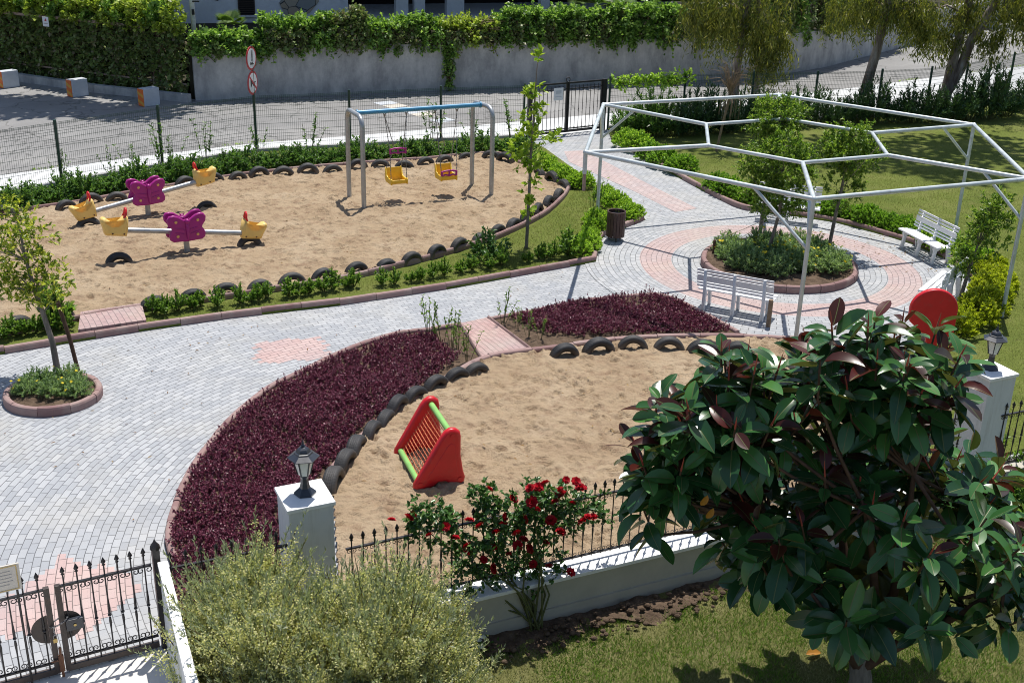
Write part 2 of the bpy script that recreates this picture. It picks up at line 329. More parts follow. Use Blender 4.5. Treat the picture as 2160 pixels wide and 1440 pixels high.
leafmat('leaf_ivy_yellow', [(0.153, 0.204, 0.036), (0.304, 0.392, 0.066), (0.486, 0.564, 0.116)], 0.4, 0.42)
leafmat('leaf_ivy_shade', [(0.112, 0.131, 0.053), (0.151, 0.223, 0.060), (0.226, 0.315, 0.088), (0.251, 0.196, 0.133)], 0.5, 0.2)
leafmat('leaf_purple', [(0.065, 0.015, 0.030), (0.116, 0.024, 0.049), (0.181, 0.039, 0.074), (0.275, 0.077, 0.115)], 0.4, 0.2, tcol=(0.25, 0.02, 0.06))
leafmat('leaf_grey', [(0.20, 0.235, 0.155), (0.29, 0.325, 0.225), (0.38, 0.41, 0.30)], 0.5, 0.4)
leafmat('flower_cream', [(0.54, 0.51, 0.22), (0.64, 0.61, 0.32), (0.72, 0.69, 0.44)], 0.7, 0.45, spec=0.2)
leafmat('flower_yellow', [(0.70, 0.52, 0.02), (0.75, 0.62, 0.05)], 0.6, 0.2, spec=0.2)
leafmat('flower_white', [(0.75, 0.75, 0.76), (0.8, 0.8, 0.8)], 0.6, 0.2)
leafmat('petal_red', [(0.30, 0.004, 0.012), (0.48, 0.008, 0.02), (0.62, 0.02, 0.035)], 0.5, 0.2, tcol=(0.6, 0.0, 0.02), spec=0.3)
leafmat('petal_pink', [(0.55, 0.10, 0.14), (0.6, 0.14, 0.18)], 0.5, 0.2)
leafmat('leaf_rose', [(0.034, 0.085, 0.023), (0.060, 0.144, 0.034), (0.118, 0.220, 0.051)], 0.3, 0.18)
leafmat('leaf_grey_green', [(0.150, 0.231, 0.124), (0.246, 0.355, 0.178), (0.410, 0.519, 0.273)], 0.5, 0.42)
leafmat('leaf_rubber', [(0.017, 0.058, 0.020), (0.032, 0.105, 0.028), (0.075, 0.20, 0.045)], 0.24, 0.10,
        under=[(0.11, 0.13, 0.035), (0.17, 0.17, 0.06)], spec=0.5)
leafmat('leaf_rubber_red', [(0.03, 0.022, 0.012), (0.045, 0.014, 0.010), (0.075, 0.014, 0.010)], 0.3, 0.12,
        under=[(0.12, 0.022, 0.014), (0.17, 0.04, 0.025)], spec=0.35, tcol=(0.3, 0.05, 0.03))
leafmat('leaf_midrib', [(0.09, 0.12, 0.035), (0.13, 0.14, 0.05)], 0.35, 0.05)
leafmat('spear_red', [(0.42, 0.07, 0.045), (0.50, 0.12, 0.08)], 0.35, 0.15)
leafmat('leaf_yellowed', [(0.45, 0.22, 0.02), (0.35, 0.14, 0.02)], 0.5, 0.2)
leafmat('leaf_palm', [(0.08, 0.15, 0.03), (0.16, 0.24, 0.05)], 0.45, 0.3)
leafmat('grass_blade', [(0.11, 0.14, 0.03), (0.17, 0.20, 0.05), (0.25, 0.25, 0.085), (0.36, 0.31, 0.15)], 0.6, 0.25, spec=0.2)
leafmat('grass_dry', [(0.13, 0.16, 0.05), (0.21, 0.23, 0.085), (0.30, 0.29, 0.14), (0.40, 0.37, 0.22)], 0.7, 0.25, spec=0.2)
leafmat('grass_green', [(0.084, 0.180, 0.022), (0.144, 0.264, 0.036), (0.216, 0.336, 0.054)], 0.6, 0.3, spec=0.2)
leafmat('leaf_dry', [(0.16, 0.08, 0.03), (0.30, 0.16, 0.06), (0.42, 0.30, 0.12)], 0.8, 0.1)
leafmat('dry_twig', [(0.30, 0.25, 0.20), (0.42, 0.37, 0.31)], 0.9, 0.0, spec=0.1)

# ------------------------------------------------------------------ object helpers
def tag(o, label=None, cat=None, group=None, kind=None):
    if label: o['label'] = label
    if cat: o['category'] = cat
    if group: o['group'] = group
    if kind: o['kind'] = kind
    return o
def thing(name, label, cat, loc=(0, 0, 0), rz=0.0, group=None):
    o = bpy.data.objects.new(name, None); COL.objects.link(o); o.empty_display_size = 0.2
    o.location = loc; o.rotation_euler = (0, 0, rz)
    return tag(o, label, cat, group)
def link(name, me, mat=None, parent=None):
    if mat is not None and not me.materials:
        for m_ in (mat if isinstance(mat, (list, tuple)) else [mat]): me.materials.append(MATS[m_])
    o = bpy.data.objects.new(name, me); COL.objects.link(o)
    if parent: o.parent = parent
    return o
KIDS = {}
def copy_thing(root, loc, rz, label=None, group=None, scale=None):
    def rec(o, parent):
        c = o.copy(); COL.objects.link(c)
        if parent is not None: c.parent = parent
        for ch in kids(o): rec(ch, c)
        return c
    r = rec(root, None); r.location = loc; r.rotation_euler = (0, 0, rz)
    if scale is not None: r.scale = scale if isinstance(scale, (tuple, list)) else (scale,) * 3
    if label: r['label'] = label
    if group: r['group'] = group
    return r
def kids(o): return [c for c in list(o.children)]

class MB:
    def __init__(s): s.v = []; s.f = []; s.s = []
    def add(s, vs, fs, sm=False):
        k = len(s.v); s.v += [tuple(v) for v in vs]
        for f in fs: s.f.append(tuple(i + k for i in f)); s.s.append(sm)
    def box(s, c, size, rz=0.0):
        x, y, z = [d / 2 for d in size]; ca, sa = math.cos(rz), math.sin(rz)
        vs = [(c[0] + a*x*ca - b*y*sa, c[1] + a*x*sa + b*y*ca, c[2] + d*z) for d in (-1, 1) for a, b in ((-1, -1), (1, -1), (1, 1), (-1, 1))]
        s.add(vs, [(3, 2, 1, 0), (4, 5, 6, 7), (0, 1, 5, 4), (1, 2, 6, 5), (2, 3, 7, 6), (3, 0, 4, 7)])
    def beam(s, a, b, w, h=None):
        a, b = Vector(a), Vector(b); h = h or w; d = (b - a).normalized()
        r = d.cross(Vector((0, 0, 1))); r = r.normalized() if r.length > 1e-4 else Vector((1, 0, 0)); u = r.cross(d)
        vs = [p + r*(i*w/2) + u*(j*h/2) for p in (a, b) for i, j in ((-1, -1), (1, -1), (1, 1), (-1, 1))]
        s.add(vs, [(3, 2, 1, 0), (4, 5, 6, 7), (0, 1, 5, 4), (1, 2, 6, 5), (2, 3, 7, 6), (3, 0, 4, 7)])
    def tube(s, pts, r, n=8, cap=True, closed=False):
        P = [Vector(p) for p in pts]; m = len(P)
        R = r if isinstance(r, (list, tuple)) else [r] * m
        T = []
        for i in range(m):
            a = P[(i-1) % m] if closed else P[max(i-1, 0)]; b = P[(i+1) % m] if closed else P[min(i+1, m-1)]
            T.append((b - a).normalized())
        ref = Vector((0, 0, 1)) if abs(T[0].z) < 0.9 else Vector((1, 0, 0))
        N = (ref - T[0] * ref.dot(T[0])).normalized(); vs = []
        for i in range(m):
            N = (N - T[i] * N.dot(T[i])); N = N.normalized() if N.length > 1e-6 else T[i].orthogonal().normalized()
            B = T[i].cross(N)
            for k in range(n):
                a = 2 * math.pi * k / n; vs.append(P[i] + (N * math.cos(a) + B * math.sin(a)) * R[i])
        fs = []
        for i in range(m if closed else m - 1):
            j = (i + 1) % m
            for k in range(n): fs.append((i*n+k, i*n+(k+1) % n, j*n+(k+1) % n, j*n+k))
        s.add(vs, fs, n > 4)
        if cap and not closed:
            s.add([vs[k] for k in range(n)][::-1], [tuple(range(n))]); s.add([vs[(m-1)*n+k] for k in range(n)], [tuple(range(n))])
    def lathe(s, prof, n=16, c=(0, 0, 0), phase=0.0, cap=(True, True), sm=True):
        vs = []
        for r, z in prof:
            for k in range(n):
                a = 2*math.pi*k/n + phase; vs.append((c[0] + r*math.cos(a), c[1] + r*math.sin(a), c[2] + z))
        fs = [(i*n+k, i*n+(k+1) % n, (i+1)*n+(k+1) % n, (i+1)*n+k) for i in range(len(prof)-1) for k in range(n)]
        s.add(vs, fs, sm)
        if cap[0]: s.add(vs[:n][::-1], [tuple(range(n))])
        if cap[1]: s.add(vs[-n:], [tuple(range(n))])
    def prism(s, poly, o, ax, ay, th):
        """polygon in the plane (ax, ay) through o, thickened by th along the normal (centred)"""
        o, ax, ay = Vector(o), Vector(ax).normalized(), Vector(ay).normalized(); nz = ax.cross(ay); n = len(poly)
        vs = [o + ax*x + ay*y + nz*(k*th/2) for k in (-1, 1) for x, y in poly]
        s.add(vs, [tuple(range(n))[::-1], tuple(range(n, 2*n))] + [(i, (i+1) % n, n+(i+1) % n, n+i) for i in range(n)])
    def rounded_prism(s, poly, o, ax, ay, th, bev=0.03):
        """like prism, but the rim is rounded"""
        o, ax, ay = Vector(o), Vector(ax).normalized(), Vector(ay).normalized(); nz = ax.cross(ay); n = len(poly)
        P = [Vector((x, y)) for x, y in poly]
        area = sum(P[i].x*P[(i+1) % n].y - P[(i+1) % n].x*P[i].y for i in range(n))
        sg = 1 if area > 0 else -1
        nor = []
        for i in range(n):
            e1 = (P[i]-P[i-1]).normalized(); e2 = (P[(i+1) % n]-P[i]).normalized()
            q = Vector((e1.y+e2.y, -e1.x-e2.x)) * sg; nor.append(q.normalized() if q.length > 1e-5 else Vector((e1.y, -e1.x))*sg)
        rings = []
        for a in (-90, -50, -15, 15, 50, 90):
            ar = math.radians(a); off = -bev * (1 - math.cos(ar)); z = math.copysign(th/2 - bev, a) + bev * math.sin(ar)
            rings.append([o + ax*(P[i].x + nor[i].x*off) + ay*(P[i].y + nor[i].y*off) + nz*z for i in range(n)])
        vs = [v for r in rings for v in r]; m = len(rings)
        fs = [(k*n+i, k*n+(i+1) % n, (k+1)*n+(i+1) % n, (k+1)*n+i) if sg > 0 else (k*n+(i+1) % n, k*n+i, (k+1)*n+i, (k+1)*n+(i+1) % n) for k in range(m-1) for i in range(n)]
        s.add(vs, fs, True)
        lo, hi = tuple(range(n)), tuple(range((m-1)*n, m*n))
        s.add(vs, []); k0 = len(s.v) - len(vs)
        s.f.append(tuple(i + k0 for i in (lo[::-1] if sg > 0 else lo))); s.s.append(False)
        s.f.append(tuple(i + k0 for i in (hi if sg > 0 else hi[::-1]))); s.s.append(False)
    def ball(s, c, r, n=8, m=6, sq=(1, 1, 1)):
        vs = []; fs = []
        for i in range(m + 1):
            ph = math.pi * i / m
            for k in range(n):
                a = 2*math.pi*k/n; vs.append((c[0]+r*sq[0]*math.sin(ph)*math.cos(a), c[1]+r*sq[1]*math.sin(ph)*math.sin(a), c[2]+r*sq[2]*math.cos(ph)))
        for i in range(m):
            for k in range(n): fs.append((i*n+k, (i+1)*n+k, (i+1)*n+(k+1) % n, i*n+(k+1) % n))
        s.add(vs, fs, True)
    def mesh(s, name, bevel=0.0):
        me = bpy.data.meshes.new(name); me.from_pydata(s.v, [], s.f); me.update()
        if any(s.s): me.polygons.foreach_set('use_smooth', s.s)
        if bevel:
            bm = bmesh.new(); bm.from_mesh(me)
            ed = [e for e in bm.edges if len(e.link_faces) == 2 and e.calc_face_angle(0) > 0.6]
            bmesh.ops.bevel(bm, geom=ed, offset=bevel, segments=2, affect='EDGES', profile=0.6, clamp_overlap=True)
            bm.to_mesh(me); bm.free()
        return me
    def build(s, name, mat, parent=None, bevel=0.0):
        return link(name, s.mesh(name, bevel), mat, parent)

def npmesh(name, V, Fs, smooth=False, mats=None, midx=None):
    """V (n,3); Fs: list of int arrays (m,k)"""
    me = bpy.data.meshes.new(name); V = np.asarray(V, np.float32)
    me.vertices.add(len(V)); me.vertices.foreach_set('co', V.ravel())
    loops = np.concatenate([f.ravel() for f in Fs]).astype(np.int32)
    tot = np.concatenate([np.full(len(f), f.shape[1]) for f in Fs]).astype(np.int32)
    st = np.concatenate([[0], np.cumsum(tot)[:-1]]).astype(np.int32)
    me.loops.add(len(loops)); me.loops.foreach_set('vertex_index', loops)
    me.polygons.add(len(tot)); me.polygons.foreach_set('loop_start', st); me.polygons.foreach_set('loop_total', tot)
    if smooth: me.polygons.foreach_set('use_smooth', np.ones(len(tot), bool))
    if mats:
        for m_ in mats: me.materials.append(MATS[m_])
    if midx is not None: me.polygons.foreach_set('material_index', midx.astype(np.int32))
    me.update(calc_edges=True); me.validate(); return me

def nrm(a): return a / np.maximum(np.linalg.norm(a, axis=-1, keepdims=True), 1e-9)
DIAMOND = (np.array([(0, 0, 0), (.5, .5, .06), (1, 0, -.05), (.5, -.5, .06)]), np.array([(0, 1, 2, 3)]))
LEAF = (np.array([(0, 0, 0), (.3, .42, .10), (.68, .36, .06), (1, 0, -.12), (.68, -.36, .06), (.3, -.42, .10)]), np.array([(0, 1, 2, 3), (0, 3, 4, 5)]))
def _rub(curl=.22, fold=.22, side=0.0):
    T = [0, .08, .22, .42, .62, .80, .92, 1.0]; Wd = [0.02, .20, .40, .50, .49, .38, .20, 0.015]
    vs = []; fs = []
    for t_, w_ in zip(T, Wd):
        z = -curl * t_ ** 2
        c_ = min(w_ * .3, .022); s_ = side * t_ ** 2; vs += [(t_, w_ + s_, z + w_ * fold), (t_, c_ + s_, z), (t_, -c_ + s_, z), (t_, -w_ + s_, z + w_ * fold)]
    for i in range(len(T) - 1):
        a = i * 4; fs += [(a, a+1, a+5, a+4), (a+1, a+2, a+6, a+5), (a+2, a+3, a+7, a+6)]
    return np.array(vs), np.array(fs)
RUBBER = _rub(); RUBS = [_rub(), _rub(.05, .12, .10), _rub(.42, .30, -.08), _rub(.30, .05, .15), _rub(-.06, .34, -.12)]
def leaves(P, D, N, L, Wd, tpl=DIAMOND):
    tv, tf = tpl; n = len(P); D = nrm(D); N = nrm(N - D * (N * D).sum(1, keepdims=True)); S = np.cross(N, D)
    L = np.broadcast_to(L, n)[:, None, None]; Wd = np.broadcast_to(Wd, n)[:, None, None]
    V = P[:, None] + tv[None, :, 0:1] * L * D[:, None] + tv[None, :, 1:2] * Wd * S[:, None] + tv[None, :, 2:3] * L * N[:, None]
    Fc = tf[None] + (np.arange(n) * len(tv))[:, None, None]
    return V.reshape(-1, 3), Fc.reshape(-1, tf.shape[1])
def shoots_leaves(rng, B, T, per, L, Wd, f0=0.3, out=0.9, tpl=DIAMOND, up=0.15, lvar=0.3):
    """leaves along shoots from B to T"""
    n = len(B); f = f0 + (1 - f0) * rng.random((n, per)) ; A = T - B
    P = B[:, None] + A[:, None] * f[..., None]; ax = nrm(A)[:, None]
    D = ax * 0.55 + out * rng.normal(size=(n, per, 3)) * 0.6; D[..., 2] += up
    N = rng.normal(size=(n, per, 3)) * 0.45; N[..., 2] += 1.0
    P = P.reshape(-1, 3); D = D.reshape(-1, 3); N = N.reshape(-1, 3); k = len(P)
    l = L * (1 + lvar * (rng.random(k) * 2 - 1))
    return leaves(P, D, N, l, l * Wd / L, tpl)
def join(parts):
    V = []; Fs = []; k = 0
    for v, f in parts: V.append(v); Fs.append(f + k); k += len(v)
    return np.concatenate(V), np.concatenate(Fs)
def dome(rng, n, r, h, base=0.0, shell=0.45):
    """shoot tips in a dome"""
    a = rng.random(n) * 2 * np.pi; u = rng.random(n); rad = shell + (1 - shell) * rng.random(n) ** 0.5
    el = np.arcsin(u); x = np.cos(el) * np.cos(a) * r * rad; y = np.cos(el) * np.sin(a) * r * rad; z = base + np.sin(el) * (h - base) * rad
    return np.stack([x, y, np.maximum(z, 0.04)], 1)
def stems_mb(B, T, r, n=3, every=1):
    m = MB()
    for b, t_ in list(zip(B, T))[::every]: m.tube([b, (np.array(b)*0.5 + np.array(t_)*0.5) + np.array([0, 0, 0.02]), t_], [r, r*.8, r*.5], n, cap=False)
    return m
def vnoise(x, y, sc, seed):
    rs = np.random.default_rng(seed); n = 64; lat = rs.random((n, n)); X = x * sc; Y = y * sc
    xi = np.floor(X).astype(int); yi = np.floor(Y).astype(int); fx = X - xi; fy = Y - yi
    fx = fx*fx*(3-2*fx); fy = fy*fy*(3-2*fy); a = lat[xi % n, yi % n]; b = lat[(xi+1) % n, yi % n]; c = lat[xi % n, (yi+1) % n]; d = lat[(xi+1) % n, (yi+1) % n]
    return (a*(1-fx)+b*fx)*(1-fy) + (c*(1-fx)+d*fx)*fy - 0.5
def inside(px, py, poly):
    r = np.zeros(len(px), bool); n = len(poly); j = n - 1
    for i in range(n):
        xi, yi = poly[i][0], poly[i][1]; xj, yj = poly[j][0], poly[j][1]
        if yi != yj:
            c = ((yi > py) != (yj > py)) & (px < (xj - xi) * (py - yi) / (yj - yi) + xi); r ^= c
        j = i
    return r
def scatter(rng, poly, dens):
    xs = [p[0] for p in poly]; ys = [p[1] for p in poly]
    A = (max(xs)-min(xs)) * (max(ys)-min(ys)); n = int(A * dens)
    x = min(xs) + rng.random(n) * (max(xs)-min(xs)); y = min(ys) + rng.random(n) * (max(ys)-min(ys))
    k = inside(x, y, poly); return x[k], y[k]
def sheet(name, poly, z, mat, kind='structure', skirt=0.0):
    vs = [(p[0], p[1], z) for p in poly]; a = sum(vs[i][0]*vs[(i+1) % len(vs)][1] - vs[(i+1) % len(vs)][0]*vs[i][1] for i in range(len(vs)))
    if a < 0: vs.reverse()
    m = MB(); n = len(vs); m.add(vs, [tuple(range(n))])
    if skirt: m.add(vs + [(x, y, z - skirt) for x, y, _ in vs], [(i, n + i, n + (i+1) % n, (i+1) % n) for i in range(n)])
    o = m.build(name, mat); o['kind'] = kind; return o
def relief(name, poly, z, mat, step, fn):
    xs = [p[0] for p in poly]; ys = [p[1] for p in poly]
    gx = np.arange(min(xs), max(xs) + step, step); gy = np.arange(min(ys), max(ys) + step, step)
    X, Y = np.meshgrid(gx, gy, indexing='ij'); Z = z + fn(X, Y)
    V = np.stack([X, Y, Z], -1).reshape(-1, 3); nx, ny = X.shape
    i, j = np.meshgrid(np.arange(nx - 1), np.arange(ny - 1), indexing='ij'); a = (i * ny + j).ravel()
    Fc = np.stack([a, a + ny, a + ny + 1, a + 1], 1)
    c = V[Fc].mean(1); Fc = Fc[inside(c[:, 0], c[:, 1], poly)]
    used, inv = np.unique(Fc, return_inverse=True)
    me = npmesh(name, V[used], [inv.reshape(-1, 4)], True)
    o = link(name, me, mat); o['kind'] = 'structure'; return o
def kerb(name, line, w=0.11, h=0.11, stone=0.6, z=0.0, closed=False, side=1, gap=0.008, jit=0.008, seed=1):
    """row of kerb stones along the line; side=+1 puts the stones left of it"""
    rs = random.Random(seed); m = MB(); P = resample(line, stone / 4, closed); n = len(P)
    if closed: P = P + [P[0]]; n += 1
    i = 0
    while i < n - 1:
        j = min(i + 4, n - 1); seg = P[i:j+1]; dz = rs.uniform(-jit, jit); dl = rs.uniform(-jit, jit)
        prof = [(0.0, -0.05), (0.0, h*0.72), (0.012, h*0.92), (0.035, h), (w-0.035, h), (w-0.012, h*0.92), (w, h*0.72), (w, -0.05)]
        vs = []
        for k, p in enumerate(seg):
            q = i + k; a = P[max(q-1, 0)]; b = P[min(q+1, n-1)]
            if closed and q in (0, n-1): a, b = P[n-2], P[1]
            T = (b - a); T.z = 0; T.normalize(); Nn = Vector((-T.y, T.x, 0)) * side; pp = p.copy()
            if k == 0: pp = pp + T * gap / 2
            if k == len(seg) - 1: pp = pp - T * gap / 2
            vs += [pp + Nn * (x + dl) + Vector((0, 0, z + zz + dz)) for x, zz in prof]
        np_ = len(prof); fs = []
        for k in range(len(seg) - 1):
            for e in range(np_ - 1):
                q = (k*np_+e, k*np_+e+1, (k+1)*np_+e+1, (k+1)*np_+e); fs.append(q if side < 0 else q[::-1])
        fs += [tuple(range(np_)), tuple(range((len(seg)-1)*np_, len(seg)*np_))[::-1]]
        m.add(vs, fs); i = j
    o = m.build(name, 'kerb_concrete'); o['kind'] = 'structure'; return o

# ================================================================== SETTING
D25 = Vector((math.cos(math.radians(25)), math.sin(math.radians(25)), 0)); N25 = Vector((-D25.y, D25.x, 0))
FP0 = Vector((-0.79, 11.72, 0))                                # point on the garden fence line
GD = Vector((math.cos(math.radians(28.3)), math.sin(math.radians(28.3)), 0)); GN = Vector((-GD.y, GD.x, 0))
GP = Vector((-3.72, 10.60, 0))                                 # right gate post
SWD = Vector((0.393, -0.919, 0))                               # side wall of the drive
FENCE_L = [g(x, y, 1.65) for x, y in ((115, 255), (332, 224), (535, 200), (736, 192), (930, 183), (1107, 178))]
FENCE_L.insert(0, FENCE_L[0] * 2 - FENCE_L[1])
FENCE_R = [g(x, y, 1.65) for x, y in ((1288, 163), (1447, 155), (1591, 152), (1726, 151), (1862, 147), (1967, 142), (2043, 132), (2093, 121), (2141, 112), (2186, 103))]
for p in FENCE_L + FENCE_R: p.z = 0
sheet('ground', [(-120, -30), (140, -30), (140, 200), (-120, 200)], -0.62, 'soil')
G0 = GP - GD * 10
fr_end = FP0 + D25 * 34
park = [GP, G0, Vector((-26, 6, 0)), Vector((-26, 16, 0)), FENCE_L[0] - Vector((6, 6, 0))] + FENCE_L + FENCE_R + [Vector((40, 60, 0)), fr_end, FP0 - D25 * 3.1]
sheet('paving', park, 0.0, 'grey_pavers', skirt=0.55)
drive = [GP - GN * 0.0, G0, Vector((-13.6, -8, 0)), GP + SWD * 20]
sheet('driveway', [p for p in drive], -0.012, 'drive_concrete', skirt=0.5)
edge = gp([(-300, 408), (0, 370), (300, 330), (540, 302), (740, 287), (1000, 265), (1440, 225), (1760, 190), (2160, 140), (2500, 98)])
pav_in = [FENCE_L[0] - Vector((14, 14, 0)), FENCE_L[0] - Vector((6, 6, 0))] + FENCE_L + FENCE_R + [Vector((40, 60, 0))]
sheet('pavement', pav_in + edge[::-1], 0.0, 'white_pavement', skirt=0.5)
WALL = [(-11.02, 40.05), (-6.3, 41.75), (-1.66, 43.52), (6.4, 46.52), (9.66, 47.6), (12.9, 50.6), (18.2, 57.2), (26, 66)]
road = edge + [Vector((60, 76, 0)), Vector((60, 110, 0)), Vector((26, 66.3, 0))] + [Vector((x, y + .2, 0)) for x, y in WALL[::-1]] + [Vector((-14.7, 41.2, 0)), Vector((-18.3, 43.0, 0)), Vector((-34, 50, 0)), Vector((-50, 20, 0))]
sheet('road', road, -0.004, 'concrete_road', skirt=0.4)
# drain channel and coloured slabs lying in the road
m = MB()
c0 = g(805, 215); c1 = g(945, 257); dd = (c1 - c0); nn = Vector((-dd.y, dd.x, 0)).normalized() * 0.35
rs = random.Random(3)
for i in range(7):
    a = c0 + dd * (i / 7); b = c0 + dd * ((i + .97) / 7)
    m2 = MB(); m2.add([a - nn, b - nn, b + nn, a + nn], [(0, 1, 2, 3)])
    for k, v in enumerate(m2.v): m2.v[k] = (v[0], v[1], 0.002)
    o = m2.build('road_slab', ['block_grey', 'sign_beige', 'crazy_stone'][i % 3]); o['kind'] = 'structure'
# ground behind the retaining wall
terr = [Vector((x - .25, y + .35, 0)) for x, y in WALL] + [Vector((60, 120, 0)), Vector((-60, 120, 0)), Vector((-60, 60, 0)), Vector((-12.2, 45, 0))]
sheet('terrain', terr, 1.5, 'dark_ground', skirt=2)
sheet('terrain', [(-60, 46), (-34, 50.2), (-18.5, 43.6), (-12.2, 41.2), (-12.2, 62), (-60, 62)], 0.10, 'dark_ground')

# ---- garden lawn in front
gard = [GP + SWD * 0.2 + Vector((.1, 0, 0)), FP0 - D25 * 3 - N25 * .2, fr_end - N25 * .2, Vector((40, -8, 0)), GP + SWD * 20 + Vector((.2, 0, 0))]
rg = np.random.default_rng(5)
garden_near = [Vector((-3.3, 10.5, 0)), FP0 - D25 * 2.6 - N25 * .2, FP0 + D25 * 9 - N25 * .2, Vector((8.5, 8.6, 0)), Vector((-2.5, 8.3, 0))]
sheet('garden_lawn', gard, -0.52, 'garden_ground')
soilstrip = [FP0 - D25 * 2 - N25 * .2, FP0 + D25 * 8 - N25 * .2] + [FP0 + D25 * (8 - i * .5) - N25 * (0.78 + 0.10 * math.sin(i * 1.9) + .06 * math.sin(i * 4.1)) for i in range(21)]
relief('flower_bed_soil', soilstrip, -0.49, 'soil', 0.05, lambda X, Y: vnoise(X, Y, 3, 2) * .08 + vnoise(X, Y, 9, 3) * .05)

# ---- plaza and path to the back gate
circ = [Vector((PLZ[0] + 4.2 * math.cos(a), PLZ[1] + 4.2 * math.sin(a), 0)) for a in np.linspace(0, 2 * math.pi, 73)[:-1]]
sheet('path', gp([(1150, 312), (1290, 296), (1345, 328), (1400, 357), (1480, 400), (1540, 432), (1500, 470), (1400, 475), (1350, 468), (1290, 420), (1180, 350)]), 0.004, 'path_pavers')
sheet('path_stripe', gp([(1190, 320), (1228, 318), (1290, 348), (1380, 395), (1470, 440), (1425, 448), (1340, 405), (1200, 342)]), 0.008, 'path_pink_pavers')
sheet('plaza', circ, 0.012, 'ring_pavers')
# pink patches built from whole blocks of the bend pattern
def bend_blocks(name, poly):
    m = MB(); tx, ty = math.cos(PA), math.sin(PA)
    for j in range(20, 110):
        for i in range(-120, 120):
            v = (j + .5) * .1; u = (i + .5 + (0.5 if j % 2 else 0)) * .2
            def W_(u, v):
                if u < 0:
                    th = u / 5.8; us, vs = v * math.sin(th), v * math.cos(th)
                else: us, vs = u, v
                return PC[0] + us * tx - vs * ty, PC[1] + us * ty + vs * tx
            x, y = W_(u, v)
            if not (-9 < x < 2 and 8 < y < 21): continue
            if inside(np.array([x]), np.array([y]), poly)[0]:
                vs = [W_(u + a * .1, v + b * .05) for a, b in ((-1, -1), (1, -1), (1, 1), (-1, 1))]
                m.add([(p, q, 0.004) for p, q in vs], [(0, 1, 2, 3)])
    o = m.build(name, 'pink_pavers'); o['kind'] = 'structure'
bend_blocks('pink_patch', gp([(540, 722), (680, 711), (690, 755), (545, 768)]))
bend_blocks('pink_patch', gp([(-60, 1260), (30, 1260), (85, 1215), (135, 1170), (175, 1183), (240, 1205), (290, 1225), (298, 1245), (225, 1300), (160, 1345), (70, 1345), (-60, 1330)]))

# ---- big sandpit island
SAND1 = gp([(-80, 722), (60, 702), (172, 678), (298, 657), (420, 642), (560, 620), (700, 599), (820, 572), (950, 537), (1050, 504), (1140, 460), (1183, 423), (1196, 402), (1162, 384), (1080, 345), (1035, 332), (900, 343), (740, 355), (600, 367), (450, 387), (330, 407), (160, 437), (40, 454), (-80, 474)])
KF = gp([(-90, 757), (0, 748), (167, 720), (310, 697), (483, 672), (720, 644), (950, 609), (1150, 572), (1257, 553)])
KC = gp([(1257, 553), (1262, 530), (1270, 505), (1282, 492), (1317, 483), (1360, 465)])
island = KF + KC[1:] + gp([(1352, 452), (1310, 420), (1255, 392), (1200, 352), (1150, 316)]) + FENCE_L[::-1]
for p in island: p.z = 0
sheet('planting_strip', island, 0.045, 'lawn_ground', skirt=0.05)
backbed = SAND1[14:] + [FENCE_L[0] - Vector((0, 3, 0))] + FENCE_L + gp([(1150, 318), (1200, 356), (1240, 395), (1205, 400)])
def foot(seed, n, xs, ys, floor, hollows=()):
    r = np.random.default_rng(seed); fx = xs[0] + r.random(n) * (xs[1]-xs[0]); fy = ys[0] + r.random(n) * (ys[1]-ys[0]); fa = r.random(n) * math.pi
    fl = .05 + .07 * r.random(n); fd = .015 + .045 * r.random(n) ** 2
    def fn(X, Y):
        Z = (vnoise(X, Y, .8, seed) * .05 + vnoise(X, Y, 2.3, seed+1) * .045 + vnoise(X, Y, 5.5, seed+2) * .04 + vnoise(X, Y, 11, seed+3) * .035 + vnoise(X, Y, 19, seed+4) * .015)
        gx0, gy0 = X[0, 0], Y[0, 0]; st = X[1, 0] - X[0, 0]; w = int(.3 / st) + 1
        for x, y, a, l, d in zip(fx, fy, fa, fl, fd):
            i, j = int((x-gx0)/st), int((y-gy0)/st); i0, i1, j0, j1 = max(i-w, 0), i+w, max(j-w, 0), j+w
            if i1 < 1 or j1 < 1 or i0 >= X.shape[0] or j0 >= X.shape[1]: continue
            dx = X[i0:i1, j0:j1]-x; dy = Y[i0:i1, j0:j1]-y; p = (dx*math.cos(a)+dy*math.sin(a))/l; q = (-dx*math.sin(a)+dy*math.cos(a))/(l*.55); r2 = p*p+q*q
            Z[i0:i1, j0:j1] += d * (-np.exp(-r2 * r2) + .5*np.exp(-(np.sqrt(r2)-1.35)**2*5))
        for hx, hy, hr, hd_ in hollows: Z -= hd_ * np.exp(-((X - hx) ** 2 + (Y - hy) ** 2) / hr ** 2)
        return np.maximum(Z, floor)
    return fn
relief('sand', SAND1, 0.115, 'sand', 0.035, foot(11, 5200, (-14, 3), (17, 34), -.055, ((-3.0, 28.3, .55, .06), (-1.6, 28.9, .55, .06), (-8.2, 23.3, .5, .05), (-5.8, 24.4, .5, .05), (-9.6, 25.9, .5, .05))))
kerb('kerb', KF, side=1, stone=0.75, seed=2, h=0.13)
kerb('kerb', KC, side=1, stone=0.45, seed=3, h=0.13)
kerb('kerb', smooth(SAND1[:13], 4), w=.09, h=.17, side=-1, stone=.7, seed=4)
kerb('kerb', smooth(SAND1[12:], 4), w=.09, h=.17, side=-1, stone=.7, seed=5)
# pink step pad into the sandpit
sheet('step_pad', gp([(167, 712), (172, 674), (300, 655), (310, 691)]), 0.155, 'pink_step_pavers', skirt=.15)
